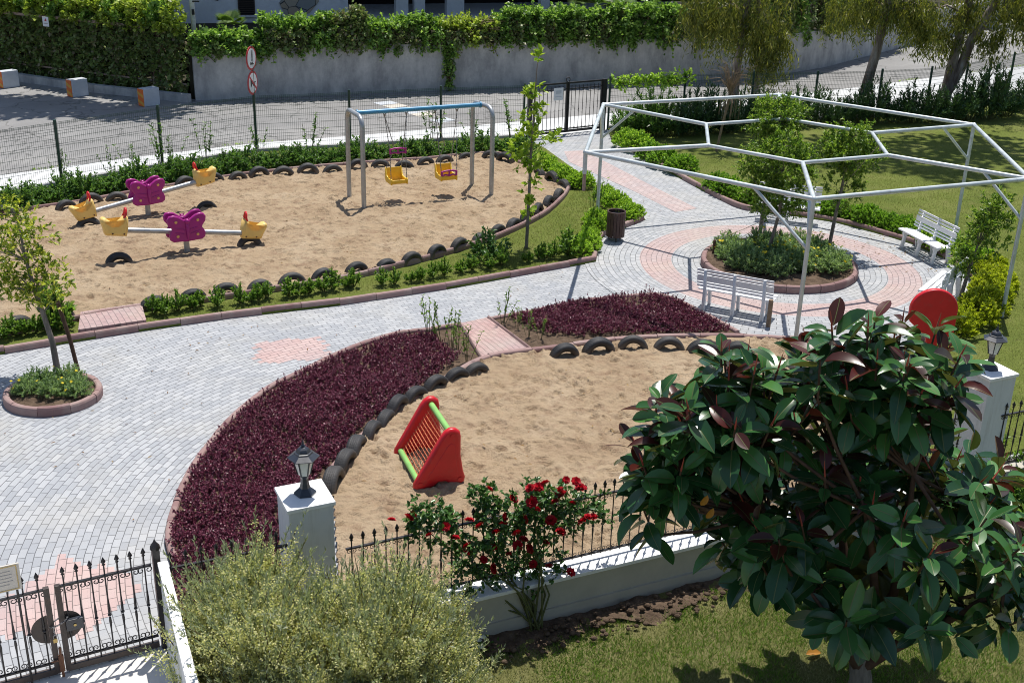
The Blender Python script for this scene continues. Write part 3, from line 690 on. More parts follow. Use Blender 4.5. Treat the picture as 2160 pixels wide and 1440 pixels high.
# ---- right-hand lawn
KR = gp([(1290, 296), (1345, 328), (1400, 358), (1480, 402), (1520, 423), (1562, 441), (1605, 449), (1660, 455), (1760, 470), (1870, 499), (1930, 518), (1990, 546), (2040, 581), (2068, 612), (2066, 640), (2035, 672), (1990, 702), (1940, 722)])
lawn = KR + gp([(1880, 745), (1850, 790), (1880, 860)]) + [FP0 + D25 * 7.6 + N25 * .1, fr_end, Vector((40, 60, 0))] + FENCE_R[::-1]
for p in lawn: p.z = 0
sheet('lawn', lawn, 0.05, 'lawn_ground', skirt=.05)
kerb('kerb', smooth(KR, 4), side=1, stone=.8, seed=6, h=.13)
# ---- small sandpit, purple beds, step pad
S2a = gp([(700, 1012), (728, 978), (765, 938), (805, 902), (850, 868), (900, 836), (950, 806), (1020, 767), (1100, 752), (1180, 742), (1330, 724), (1500, 719), (1650, 723), (1780, 738), (1850, 790), (1890, 860)])
sand2 = S2a + [FP0 + D25 * 7.4 - N25 * .02, FP0 - D25 * 1.2 - N25 * .02]
relief('sand', sand2, 0.075, 'sand', 0.03, foot(23, 2800, (-3, 8), (10, 21), -.06))
kerb('kerb', smooth(S2a, 4), w=.12, h=.12, side=1, stone=.8, seed=7)
BEDA = gp([(362, 1200), (348, 1150), (353, 1110), (368, 1065), (392, 1008), (432, 948), (490, 882), (560, 826), (640, 785), (740, 738), (840, 708), (905, 700), (968, 690), (1014, 764), (945, 803), (895, 830), (845, 862), (798, 896), (758, 934), (720, 974), (690, 1008)])
beda = BEDA + [FP0 - D25 * 1.3 + N25 * .05, FP0 - D25 * 3.1 + N25 * .05]
sheet('bed_soil', beda, 0.05, 'soil', skirt=.05)
kerb('kerb', smooth(BEDA[:13], 4), w=.10, h=.11, side=-1, stone=.5, seed=8)
BEDB = gp([(1027, 678), (1100, 664), (1200, 644), (1300, 631), (1388, 626), (1450, 648), (1510, 678), (1560, 706), (1500, 716), (1330, 721), (1180, 738), (1117, 748)])
sheet('bed_soil', BEDB, 0.05, 'soil', skirt=.05)
kerb('kerb', smooth(BEDB[:8], 4), w=.09, h=.10, side=-1, stone=.6, seed=9)
PAD2 = gp([(968, 690), (1027, 677), (1117, 746), (1014, 764)])
sheet('step_pad', PAD2, 0.075, 'pink_step_pavers', skirt=.05)
kerb('kerb', [PAD2[0], PAD2[3]], w=.05, h=.11, side=1, stone=.9, seed=10)
kerb('kerb', [PAD2[1], PAD2[2]], w=.05, h=.11, side=1, stone=.9, seed=11)

# ================================================================== STUFF: grass and ground cover
def grass(name, regions, label, mat, hmul=1.0, exclude=None, seed=1, z=0.05, clump=0.0):
    rs_ = np.random.default_rng(seed); out = []
    for poly, dens, h in regions:
        x, y = scatter(rs_, poly, dens)
        if exclude is not None:
            k = np.ones(len(x), bool)
            for ex in exclude: k &= ~inside(x, y, ex)
            x, y = x[k], y[k]
        if clump: 
            k = vnoise(x, y, 2.2, 7) + vnoise(x, y, .8, 9) + rs_.random(len(x)) * clump > 0.0; x, y = x[k], y[k]
        n = len(x); P = np.stack([x, y, np.full(n, z)], 1); D = rs_.normal(size=(n, 3)) * .55; D[:, 2] = 1
        l = h * hmul * (.5 + rs_.random(n)); Nn = rs_.normal(size=(n, 3)); Nn[:, 2] *= .3
        tri = (np.array([(0, .5, 0), (0, -.5, 0), (1, 0, 0)]), np.array([(0, 1, 2)]))
        out.append(leaves(P, D, Nn, l, np.maximum(.006, .14 * l), tri))
    V, Fc = join(out); o = link(name, npmesh(name, V, [Fc]), mat); tag(o, label, 'grass', kind='stuff'); return o
strip = gp([(300, 667), (420, 652), (560, 630), (700, 609), (820, 582), (950, 547), (1050, 514), (1150, 467), (1197, 426), (1216, 400), (1252, 398), (1310, 440), (1300, 478), (1270, 492), (1252, 545), (960, 596), (700, 630), (310, 685)])
lawn_near = gp([(1560, 436), (1660, 450), (1760, 465), (1870, 494), (1990, 540), (2075, 612), (2040, 680), (1940, 725), (1850, 790), (1880, 860)]) + [FP0 + D25 * 8, FP0 + D25 * 13, Vector((14, 26, 0)), Vector((13, 33, 0)), Vector((3.9, 34.0, 0))] + gp([(1400, 352)])
PLC = [Vector((PLZ[0] + 4.25 * math.cos(a), PLZ[1] + 4.25 * math.sin(a), 0)) for a in np.linspace(0, 2 * math.pi, 49)[:-1]]
grass('lawn_grass', [(strip, 1100, .04), (lawn_near, 750, .035)], 'short mown grass of the park lawn and the strip by the sandpit', 'grass_blade', exclude=[PLC], seed=3)
ncut = [FP0 + D25 * (i * .5 - 2) - N25 * (0.66 + 0.10 * math.sin((20 - i) * 1.9)) for i in range(21)]
gn = ncut + [Vector((9.5, 11, 0)), Vector((6.5, 8.4, 0)), Vector((-3.0, 8.4, 0)), Vector((-3.2, 9.6, 0))]
grass('garden_grass', [(gn, 3200, .04)], 'dry patchy mown grass of the front garden', 'grass_dry', seed=4, z=-.52)
grass('green_grass', [(gn, 2200, .06)], 'fresh green tufts growing through the dry front garden lawn', 'grass_green', seed=6, z=-.52, clump=.25)
vx, vy = scatter(np.random.default_rng(9), edge[1:] + [p + Vector((.12, .25, 0)) for p in edge[1:]][::-1], 160)
k = vnoise(vx, vy, .5, 4) > .08; n = k.sum(); r9 = np.random.default_rng(10)
V, Fc = leaves(np.stack([vx[k], vy[k], np.zeros(n)], 1), np.concatenate([r9.normal(size=(n, 2)) * .6, np.ones((n, 1))], 1), r9.normal(size=(n, 3)), .09, .03)
tag(link('verge_weeds', npmesh('verge_weeds', V, [Fc]), 'leaf_hedge'), 'weeds growing in the joint between white pavement and road', 'weeds', kind='stuff')

def cover(name, poly, dens, label, seed, zt=.13):
    r = np.random.default_rng(seed); x, y = scatter(r, poly, dens / 4.6)
    kk = (vnoise(x, y, 1.3, seed + 5) + .6 * vnoise(x, y, 3.1, seed + 6) + .5 * r.random(len(x))) > -.22; x, y = x[kk], y[kk]
    n = len(x); B = np.stack([x, y, np.full(n, .04)], 1)
    h = zt * (.75 + .5 * r.random(n)) + vnoise(x, y, 1.7, seed) * .12 + vnoise(x, y, 4.5, seed + 2) * .07 + (r.random(n) < .03) * .10
    T = B + np.stack([r.normal(size=n) * .05, r.normal(size=n) * .05, h], 1)
    V, Fc = shoots_leaves(r, B, T, 30, .025, .018, .35, 1.5, DIAMOND, .12)
    o = link(name, npmesh(name, V, [Fc]), 'leaf_purple'); tag(o, label, 'ground cover', kind='stuff'); return o
c_a = gp([(372, 1190), (364, 1145), (372, 1105), (388, 1060), (412, 1008), (452, 948), (510, 884), (576, 832), (655, 792), (750, 748), (845, 718), (905, 712), (935, 735), (962, 768), (915, 806), (868, 836), (820, 866), (775, 904), (735, 946), (705, 982), (672, 1012), (640, 1060)]) + [FP0 - D25 * 1.75 + N25 * .25, FP0 - D25 * 2.9 + N25 * .2]
cover('purple_ground_cover', c_a, 2600, 'dense dark purple ground cover in the long crescent bed by the lantern pillar', 31)
c_b = gp([(1075, 678), (1120, 666), (1200, 650), (1300, 637), (1388, 632), (1445, 652), (1500, 682), (1540, 704), (1470, 707), (1330, 710), (1230, 716), (1150, 712)])
cover('purple_ground_cover', c_b, 2600, 'dark purple ground cover in the small bed between pink step and white bench', 32)

# ================================================================== TYRES
def tyre_mesh():
    R, w = 0.29, 0.085; prof = []                              # half-width w; closed C-profile (radius, y)
    outer = [(.285, -.62*w)]
    for gy in (-.42, -.14, .14, .42):
        outer += [(.29, (gy-.10)*w), (.281, (gy-.055)*w), (.281, (gy+.055)*w), (.29, (gy+.10)*w)]
    outer += [(.285, .62*w)]
    prof = [(.165, -.78*w), (.215, -1.0*w), (.25, -1.02*w), (.272, -.86*w)] + outer + [(.272, .86*w), (.25, 1.02*w), (.215, 1.0*w), (.165, .78*w),
            (.17, .60*w), (.235, .84*w), (.268, .6*w), (.272, 0), (.268, -.6*w), (.235, -.84*w), (.17, -.60*w)]
    n = 28; m = MB(); k = len(prof); vs = []
    for i in range(n + 1):
        a = math.pi * (-.12 + 1.24 * i / n)
        for r, y in prof: vs.append((r * math.cos(a), y, r * math.sin(a)))
    fs = [(i*k+j, (i+1)*k+j, (i+1)*k+(j+1) % k, i*k+(j+1) % k) for i in range(n) for j in range(k)]
    m.add(vs, fs, True); me = m.mesh('tyre'); me.materials.append(MATS['rubber_black']); return me
TYRE = tyre_mesh(); RT = random.Random(8)
def tyre(p, ang, label, group, z=.05, lean=0.0, s=1.0):
    o = bpy.data.objects.new('tyre', TYRE); COL.objects.link(o)
    o.location = (p.x, p.y, z + RT.uniform(-.10, -.02)); o.rotation_euler = (lean + RT.uniform(-.10, .10), 0, ang + RT.uniform(-.10, .10))
    s *= RT.uniform(.90, 1.06); o.scale = (s, s * RT.uniform(.9, 1.15), s)
    tag(o, label, 'tyre', group)
def row(px, fmt, group, z=.05, lean=0.0, da=0.0):
    P = gp(px)
    for i, p in enumerate(P):
        a, b = P[max(i-1, 0)], P[min(i+1, len(P)-1)]; T = b - a
        tyre(p, math.atan2(T.y, T.x) + da, (fmt % ORD[i] if '%s' in fmt else fmt), group, z, lean)
GT = 'half-buried tyres edging the sandpits'
row([(326, 655), (408, 640), (478, 630), (550, 619), (617, 608), (683, 597), (752, 583), (815, 571), (868, 560), (922, 546), (968, 531), (1012, 515), (1050, 500), (1084, 486), (1111, 472), (1135, 457), (1157, 440), (1178, 423)],
    'black half-buried tyre, %s from the pink step along the front edge of the big sandpit', GT, .09)
row([(1190, 400), (1164, 389), (1138, 374), (1108, 354)], 'black tyre seen tread-on at the path corner of the big sandpit, %s from the corner', GT, .09)
row([(1066, 347), (1035, 340), (983, 344), (938, 350), (898, 355), (853, 361), (803, 360), (755, 363), (702, 370), (650, 371), (598, 375), (547, 379), (502, 387), (452, 391), (392, 400)],
    'black half-buried tyre, %s from the right end of the back edge behind the swing', GT, .09)
row([(248, 432), (194, 437), (140, 447)], 'black half-buried tyre behind the rear seesaw, %s counting towards the left', GT, .09)
row([(14, 464)], 'black half-buried tyre at the back edge, hidden behind the left ficus crown', GT, .09)
row([(40, 700), (128, 683)], 'black half-buried tyre left of the pink step, the %s from the left frame edge', GT, .09)
row([(704, 1030), (728, 992), (752, 955), (785, 922), (812, 897), (838, 872), (877, 848), (920, 826), (963, 806), (1004, 792)],
    'black half-buried tyre, %s from the lantern pillar along the purple crescent bed', GT, .06)
row([(1190, 757), (1262, 748), (1334, 743), (1410, 745), (1482, 748), (1555, 752)], 'black half-buried tyre, %s from the pink step at the back of the small sandpit', GT, .06)
PIV1, PIV2 = g(395, 533, .08), g(313, 455, .08)
tyre(g(527, 522), math.radians(20), 'worn black tyre under the lowered right seat of the front seesaw', GT, .05)
tyre(g(252, 562), math.radians(20), 'black tyre lying free under the raised left seat of the front seesaw', GT, .05)
tyre(g(188, 482), math.radians(25), 'black tyre under the lowered left seat of the rear seesaw', GT, .05)
tyre(g(437, 446), math.radians(25), 'black tyre standing alone in the sand behind the front seesaw', GT, .04)

# ================================================================== SWING
fl, rl, rr_, fr = g(768, 442, .08), g(737, 417, .08), g(995, 394, .08), g(1036, 413, .08)
fl.z = rl.z = rr_.z = fr.z = 0
SW_O = (fl + rl + rr_ + fr) / 4; HT = 2.30
sw = thing('swing_set', 'grey tubular swing frame with blue crossbar standing in the big sandpit', 'swing', SW_O)
def uframe(a, b, name):
    a = a - SW_O; b = b - SW_O; d = (b - a); L = d.length; d.normalize(); R = .24; pts = [a + Vector((0, 0, -.3)), a + Vector((0, 0, 1.0)), a + Vector((0, 0, HT - R))]
    for k in range(1, 7):
        t = k / 6 * math.pi / 2; pts.append(a + d * R * (1 - math.cos(t)) + Vector((0, 0, HT - R + R * math.sin(t))))
    for k in range(0, 7):
        t = math.pi / 2 * (1 - k / 6); pts.append(b - d * R * (1 - math.cos(t)) + Vector((0, 0, HT - R + R * math.sin(t))))
    pts += [b + Vector((0, 0, 1.0)), b + Vector((0, 0, -.3))]
    m = MB(); m.tube(pts, .058, 14); return m.build(name, 'galvanised', sw)
uframe(fl, rl, 'leg_frame'); uframe(fr, rr_, 'leg_frame')
A = (fl + rl) / 2 - SW_O + Vector((0, 0, HT)); B = (fr + rr_) / 2 - SW_O + Vector((0, 0, HT)); AB = (B - A).normalized()
m = MB(); m.tube([A + AB * .06, B - AB * .06], .056, 14); m.build('crossbar', 'blue_paint', sw)
for q, s_ in ((A, 1), (B, -1)):
    m = MB(); m.tube([q + AB * s_ * .05, q + AB * s_ * .085], .078, 14); m.build('flange', 'blue_paint', sw)
def bar_t(px):                                                  # parameter along the bar below which image column px lies
    best = min(range(1001), key=lambda i: abs(proj_x(SW_O + A + (B - A) * i / 1000) - px)); return A + (B - A) * best / 1000
def proj_x(p):
    d = p - Vector((0, 0, CAM_H)); return 1080 + F_PX * d.dot(_R) / d.dot(_F)
hooks = [bar_t(x) for x in (811, 857, 918, 964)]
for h_ in hooks:
    m = MB(); m.tube([h_ - AB * .03 + Vector((0, 0, .0)), h_ - AB * .03 + Vector((0, 0, -.075)), h_ + AB * .03 + Vector((0, 0, -.075)), h_ + AB * .03], .012, 6)
    m.tube([h_ - Vector((0, 0, .07)), h_ - Vector((0, 0, .13))], [.03, .02], 8); m.build('hanger', 'chain_steel', sw)
def bucket(name, label, hk1, hk2, zs, bar_up, fwd):
    c = (hk1 + hk2) / 2 + SW_O; X = (hk2 - hk1).normalized(); Fw = Vector((X.y, -X.x, 0)).normalized() * 1.0
    rz = math.atan2(X.y, X.x); o = thing(name, label, 'swing seat', (c.x, c.y, zs), rz, 'toddler swing seats'); o.scale = (1.12, 1.12, 1.12)
    # local frame: x along the bar, -y is the front (towards the lawn), z up
    m = MB(); w = .17; th = .018
    def shell(prof, x0, x1):
        out = []
        n = len(prof)
        for i, (y, z) in enumerate(prof):
            a = prof[max(i-1, 0)]; b = prof[min(i+1, n-1)]; ty, tz = b[0]-a[0], b[1]-a[1]; L = math.hypot(ty, tz) or 1
            out.append((y - tz/L*th, z + ty/L*th))
        vs = [(x, y, z) for x in (x0, x1) for (y, z) in prof] + [(x, y, z) for x in (x0, x1) for (y, z) in out]
        fs = [(i, i+1, n+i+1, n+i) for i in range(n-1)] + [(2*n+i+1, 2*n+i, 3*n+i, 3*n+i+1) for i in range(n-1)]
        fs += [(i+1, i, 2*n+i, 2*n+i+1) for i in range(n-1)] + [(n+i, n+i+1, 3*n+i+1, 3*n+i) for i in range(n-1)] + [(0, n, 3*n, 2*n), (2*n-1, n-1, 3*n-1, 4*n-1)]
        m.add(vs, fs)
    prof = [(-.21, .10), (-.20, .03), (-.16, .0), (.10, .0), (.15, .025), (.17, .08), (.185, .30)]
    shell(prof, -w, w)
    o1 = m.build('bucket', 'yellow_plastic', o, bevel=.006)
    side = [(-.215, .0), (.15, -.005), (.195, .06), (.205, .31), (.165, .315), (.12, .16), (.05, .12), (-.14, .11), (-.19, .135), (-.225, .11)]
    for s_ in (-1, 1):
        m = MB(); m.rounded_prism(side, (s_ * (w + .01), 0, 0), (0, 1, 0), (0, 0, 1), .034, .012); m.build('side_panel', 'yellow_plastic', o)
    zr = (bar_up - zs) / 1.12
    gb = MB(); outl = [(-w-.0, -.045), (w+.0, -.045), (w+.02, .02), (w, .05), (0, .062), (-w, .05), (-w-.02, .02)]
    top = [(-w, .05), (0, .065), (w, .05)]
    yb = -.19 if fwd else -.12
    gb.tube([(-w-.01, yb, zr+.04), (-.09, yb-.01, zr+.065), (0, yb-.012, zr+.068), (.09, yb-.01, zr+.065), (w+.01, yb, zr+.04)], .021, 8)
    gb.tube([(-w-.01, yb, zr-.05), (-.09, yb-.01, zr-.018), (0, yb-.012, zr-.045), (.09, yb-.01, zr-.018), (w+.01, yb, zr-.05)], .019, 8)
    for x in (-w-.005, 0, w+.005): gb.tube([(x, yb-.004, zr-.05), (x, yb-.004, zr+.06)], .026 if x else .018, 8)
    gb.build('grip_bar', 'magenta_plastic', o)
    for s_ in (-1, 1):
        hx = s_ * (hk2 - hk1).length / 2 / 1.12; topz = (HT - .12 - zs) / 1.12
        for y_, zb, via in ((.16, .29, None), (-.17, .12, (s_ * (w + .01), yb, zr))):
            m = MB(); pts = [Vector((hx, 0, topz)), Vector(via) if via else Vector((s_*(w*.6+hx*.4), y_*.5, topz*.5)), Vector((s_ * (w + .01), y_, zb))]
            for a, b in zip(pts[:-1], pts[1:]):
                L = (b-a).length; n = max(int(L / .042), 1)
                for i in range(n):
                    p, q = a + (b-a)*(i/n), a + (b-a)*((i+.9)/n); m.beam(p, q, .017 if i % 2 else .009, .009 if i % 2 else .017)
            m.build('chain', 'chain_steel', o)
    return o
bucket('toddler_swing', 'yellow bucket swing seat with its magenta grip bar pushed high up the chains', hooks[0], hooks[1], .52, 1.33, False)
bucket('toddler_swing', 'yellow bucket swing seat with its magenta grip bar lowered to the seat', hooks[2], hooks[3], .50, .68, True)

# ================================================================== SEESAWS
BUT = []
for (cx, cy, rx, ry, a0, a1) in ((.17, .15, .17, .17, -65, 150),):
    pass
_half = [(0.0, .185), (.04, .19), (.08, .225), (.14, .275), (.21, .30), (.28, .285), (.315, .22), (.305, .13), (.255, .05), (.245, .01), (.275, -.04), (.295, -.11), (.285, -.19), (.23, -.235), (.14, -.24), (.06, -.245)]
_half = [(x * 1.3, y * 1.08) for x, y in _half]; BUT = _half + [(0, -.27)] + [(-x, y) for x, y in _half[:0:-1]]
def butterfly(y, root):
    m = MB(); m.rounded_prism(BUT, (0, y, 0), (1, 0, 0), (0, 0, 1), .075, .03); ws = 'magenta_plastic'
    o = m.build('butterfly_panel', ws, root)
    sg = -1 if y < 0 else 1; yf = y + sg * .037
    m = MB(); m.tube([(0, yf, .14), (0, yf + sg*.02, .06), (0, yf + sg*.02, -.08), (0, yf, -.22)], [.03, .038, .036, .02], 8)
    m.ball((0, yf + sg*.01, .18), .055, 10, 8)
    for s_ in (-1, 1): m.tube([(s_*.012, yf, .19), (s_*.03, yf, .235), (s_*.055, yf, .245)], .011, 6)
    for s_ in (-1, 1):
        m.tube([(s_*.06, yf, .0), (s_*.15, yf + sg*.006, .02), (s_*.24, yf, .03)], .008, 5)
        m.tube([(s_*.06, yf, -.10), (s_*.15, yf + sg*.006, -.07), (s_*.26, yf, -.05)], .008, 5)
    m.build('body', ws, o)
    for dx, dz in ((-.23, .18), (.23, .18), (-.21, -.13), (.21, -.13)):
        m = MB(); m.tube([(dx, yf - sg*.005, dz), (dx, yf + sg*.016, dz)], [.034, .028], 10); m.build('dot', 'dot_plastic', o)
SADDLE = [(0, 0), (.40, 0), (.44, .02), (.47, .12), (.53, .26), (.535, .33), (.50, .365), (.44, .36), (.38, .31), (.30, .262), (.21, .27), (.14, .33), (.10, .395), (.05, .42), (.0, .40), (-.02, .2)]
def seesaw(base, e_left, e_right, tilt, label):
    ax = (e_right - e_left); rz = math.atan2(ax.y, ax.x); L = ax.length / 2
    root = thing('seesaw', label, 'seesaw', (base.x, base.y, .05), rz, 'butterfly seesaws')
    m = MB(); m.tube([(0, 0, -.2), (0, 0, .48)], .062, 14); m.build('post', 'galvanised', root)
    H = .50; up = lambda x, z=0: Vector((x * math.cos(tilt) - z * math.sin(tilt), 0, H + x * math.sin(tilt) + z * math.cos(tilt)))
    beam_l = 1.27
    m = MB(); m.tube([up(-beam_l - .2), up(beam_l + .2)], .056, 14); m.build('beam', 'galvanised', root)
    pr = bpy.data.objects.new('tmp', None)
    for y in (-.15, .15): butterfly(y, root)
    for o in root.children:
        if o.name.startswith('butterfly'): o.location = (0, 0, .60)
    bpy.data.objects.remove(pr)
    for s_ in (-1, 1):
        x0 = s_ * (beam_l - .05); o_ = up(x0, -.11); ax_ = Vector((s_ * math.cos(tilt), 0, s_ * math.sin(tilt))); ay_ = Vector((-math.sin(tilt), 0, math.cos(tilt)))
        m = MB(); m.rounded_prism(SADDLE, o_, ax_, ay_, .25, .07); seat = m.build('seat', 'pale_yellow_plastic', root)
        hp = lambda a, b, y: o_ + ax_ * a + ay_ * b + Vector((0, y, 0))
        m = MB(); m.tube([hp(.08, .38, -.07), hp(.05, .46, -.075), hp(.05, .55, -.05), hp(.05, .575, 0), hp(.05, .55, .05), hp(.05, .46, .075), hp(.08, .38, .07)], .024, 8); m.build('handle', 'red_plastic', seat)
        for y in (-1, 1):
            for a in (.07, .30):
                m = MB(); p = hp(a, .06, y * .122); m.tube([p, p + Vector((0, y * .014, 0))], .017, 8); m.build('bolt', 'bolt_brown', seat)
    return root
seesaw(PIV1, g(252, 556), g(527, 518), math.radians(-9), 'front seesaw with purple butterflies and two yellow saddles, right saddle down on a tyre')
seesaw(PIV2, g(188, 478), g(437, 440), math.radians(8), 'rear seesaw with purple butterflies, left yellow saddle down and right saddle raised high')

# ================================================================== SMALL SANDPIT TOYS
cb = thing('net_climber', 'red and green plastic net climbing frame standing in the small sandpit', 'climbing frame', (0, 0, 0))
cf = Vector((-.95, 14.2, .05)); ff = cf + Vector((-.36, .97, 0))
dv = (ff - cf); dv.z = 0; Lc = dv.length; dv.normalize(); px_ = Vector((dv.y, -dv.x, 0)); cb.location = cf; cb.rotation_euler = (0, 0, math.atan2(dv.y, dv.x)); cb.scale = (1, 1.02, 1.0)
TRI = [(-.37, .03), (-.36, .09), (-.30, .20), (.02, .76), (.07, .83), (.14, .87), (.22, .86), (.28, .81), (.295, .73), (.295, .45), (.33, .20), (.36, .10), (.35, .03), (.29, .0), (.15, .01), (.08, .07), (-.02, .07), (-.09, .005), (-.2, -.01), (-.33, -.005)]
Lc = max(.95, min(Lc, 1.2))
for k, x in enumerate((0, Lc)):
    m = MB(); m.rounded_prism([(-a, b) for a, b in TRI], (x, 0, 0), (0, 1, 0), (0, 0, 1), .11, .045); pn = m.build('side_panel', 'red_plastic', cb)
    sg = -1 if k == 0 else 1
    m = MB(); m.rounded_prism([(.20, .12), (.16, .20), (-.10, .62), (-.15, .66), (-.21, .62), (-.22, .40), (-.25, .18), (-.24, .12), (0, .17)], (x + sg * .05, 0, 0), (0, 1, 0), (0, 0, 1), .02, .008); m.build('moulding', 'red_plastic', pn)
    for y, z in ((-.17, .76), (.28, .085), (-.28, .085)):
        m = MB(); m.tube([(x + sg * .045, y, z), (x + sg * .066, y, z)], .035, 12); m.build('cap', 'red_plastic', pn)
for y, z in ((-.17, .76), (.28, .085)):
    m = MB(); m.tube([(.03, y, z), (Lc - .03, y, z)], .043, 14); m.build('bar', 'green_plastic', cb)
m = MB()
for i in range(1, 15):
    t_ = i / 15; y, z = .28 + (-.17 - .28) * t_, .085 + (.76 - .085) * t_
    m.tube([(.05, y, z), (Lc * .35, y + .006 * math.sin(i), z - .012), (Lc * .7, y - .005 * math.cos(2 * i), z - .010), (Lc - .05, y, z)], .005, 4)
for i in range(1, 9):
    x = Lc * i / 9; m.tube([(x, .28, .085), (x + .01, .055, .42), (x, -.17, .76)], .004, 4)
m.build('net', 'rope_orange', cb)
# red keyhole panel toy at the far right of the small sandpit
rp = g(1952, 805, .05); pt = thing('play_panel', 'tall red play panel with round top on a narrow red leg behind the rubber tree', 'play panel', (rp.x, rp.y, .0), math.radians(-2))
HP = 1.72
arc = [(-.08 + .39 * math.cos(a), HP - .36 + .36 * math.sin(a)) for a in np.linspace(math.radians(0), math.radians(185), 22)]
prof = [(.07, .0), (.07, HP - .86), (.16, HP - .85), (.29, HP - .80), (.31, HP - .74)] + arc + [(-.47, HP - .50), (-.44, HP - .58), (-.16, HP - .82), (-.12, HP - .90), (-.12, .0)]
m = MB(); m.rounded_prism(prof, (0, 0, 0), (1, 0, 0), (0, 0, 1), .10, .02); m.build('panel', 'red_plastic', pt)
m = MB(); m.tube([(.30, .22, 0), (.30, .22, .95)], .03, 10); m.build('post', 'galvanised', pt)
m = MB(); m.rounded_prism([(-.38, .66), (-.16, .66), (-.16, .98), (-.38, .94)], (0, .12, 0), (1, 0, 0), (0, 0, 1), .05, .012); m.build('side_board', 'green_plastic', pt)

# ================================================================== BIN AND BENCHES
bn = g(1297, 507); bt = thing('litter_bin', 'round dark brown slatted litter bin standing on the paving by the hedge corner', 'litter bin', (bn.x, bn.y, 0))
m = MB()
for k in range(18):
    a = 2 * math.pi * k / 18; m.box((.20 * math.cos(a), .20 * math.sin(a), .40), (.018, .064, .58), a)
m.build('slats', 'brown_wood', bt, bevel=.004)
m = MB(); m.tube([(.20 * math.cos(a), .20 * math.sin(a), .685) for a in np.linspace(0, 2*math.pi, 25)[:-1]], .018, 8, closed=True); m.build('rim', 'brown_wood', bt)
m = MB(); m.lathe([(.165, .14), (.18, .62), (.17, .62), (.155, .2), (0.001, .2)], 20, cap=(True, False)); m.build('liner', 'lantern_metal', bt)
for k in range(3):
    a = .6 + 2.1 * k; m = MB(); m.tube([(.15 * math.cos(a), .15 * math.sin(a), 0), (.15 * math.cos(a), .15 * math.sin(a), .16)], .014, 6); m.build('leg', 'black_iron', bt)

def bench(loc, rz, label):
    """local: x along the seat, faces -y"""
    o = thing('park_bench', label, 'bench', loc, rz, 'white plastic benches round the plaza'); L = 1.5
    for k, y in enumerate((-.22, -.11, 0.0)):
        m = MB(); m.box((0, y, .43 - .012 * k), (L, .095, .028)); m.build('seat_slat', 'white_plastic', o, bevel=.01)
    m = MB(); m.tube([(-L/2, -.275, .42), (L/2, -.275, .42)], .022, 8); m.build('seat_edge', 'white_plastic', o)
    for z, h_ in ((.505, .042), (.568, .042), (.672, .125), (.778, .042), (.842, .05)):
        y = .115 + .24 * (z - .54)
        m = MB(); m.beam((-L/2, y, z), (L/2, y, z), .024, h_); m.build('back_slat', 'white_plastic', o, bevel=.008)
    for x in (-.58, 0, .58):
        m = MB()
        m.rounded_prism([(-.30, 0), (-.22, 0), (-.175, .30), (-.05, .375), (.06, .375), (.12, 0), (.20, 0), (.17, .40), (.225, .86), (.185, .87), (.115, .44), (.05, .42), (-.26, .42), (-.275, .36), (-.25, .28)], (x, 0, 0), (0, 1, 0), (0, 0, 1), .06, .012)
        m.build('leg_frame', 'white_plastic', o)
    return o
pc = Vector((PLZ[0], PLZ[1], 0))
def face(p): d = pc - p; return math.atan2(d.y, d.x) + math.pi / 2
b1 = g(1548, 662); bench(b1, face(b1), 'white slatted plastic bench with its back to the camera, beside the small purple bed')
b2 = (g(1903, 522) + g(1968, 560)) / 2; b2 += (b2 - pc).normalized() * .22; bench(b2, face(b2), 'white slatted plastic bench at the right of the plaza, half hidden by a multi-stemmed ficus')
b3 = g(1660, 463); b3 += (b3 - pc).normalized() * -.12; bench(b3, face(b3), 'white slatted plastic bench at the back of the plaza behind the planter trees')
b4 = g(1985, 640); bench(b4, face(b4), 'white slatted plastic bench partly hidden behind the red play panel')

# ================================================================== PERGOLA FRAME
pg = thing('pergola_frame', 'open hexagonal pergola frame of pale galvanised tube over the round plaza', 'pergola', (5.726, 24.255, 0))
Rp, rp_, rot, rot2, zt = 4.7606, 2.0358, 2.4842, .01726, 2.80
O6 = {n: Vector((Rp * math.cos(rot - i * math.pi/3), Rp * math.sin(rot - i * math.pi/3), zt)) for i, n in enumerate('ABCDEF')}
I6 = {n: Vector((rp_ * math.cos(rot + rot2 - i * math.pi/3), rp_ * math.sin(rot + rot2 - i * math.pi/3), zt - .03)) for i, n in enumerate('ABCDEF')}
def pbar(name, a, b, r=.042): m = MB(); m.tube([a, b], r, 12); return m.build(name, 'pergola_steel', pg)
for i, n in enumerate('ABCDEF'):
    q = 'ABCDEF'[(i + 1) % 6]; pbar('ring_beam', O6[n], O6[q]); pbar('inner_beam', I6[n], I6[q], .038); pbar('radial_beam', O6[n], I6[n])
    if n != 'F':
        pbar('post', O6[n], Vector((O6[n].x, O6[n].y, -.1)), .04)
        if True:
            d = (I6[n] - O6[n]).normalized(); pbar('brace', O6[n] + d * .85, O6[n] - Vector((0, 0, .78)), .03)
        prev = 'ABCDEF'[(i - 1) % 6]
        if n in 'A': d = (O6[prev] - O6[n]).normalized(); pbar('brace', O6[n] + d * .85, O6[n] - Vector((0, 0, .78)), .03)
        if n in 'E': d = (O6['F'] - O6[n]).normalized(); pbar('brace', O6[n] + d * 1.15, O6[n] - Vector((0, 0, .9)), .03)
m = MB(); f = O6['F']; m.tube([f, f - Vector((0, 0, .42))], .042, 12); m.build('post', 'pergola_steel', pg)
m = MB(); m.tube([f - Vector((0, 0, .41)), f - Vector((0, 0, .76))], .034, 12); m.build('cut_post', 'rusty_pipe', pg)
for n in 'ABCDEF':
    m = MB(); m.ball(O6[n], .052, 10, 8); m.build('joint', 'pergola_steel', pg)

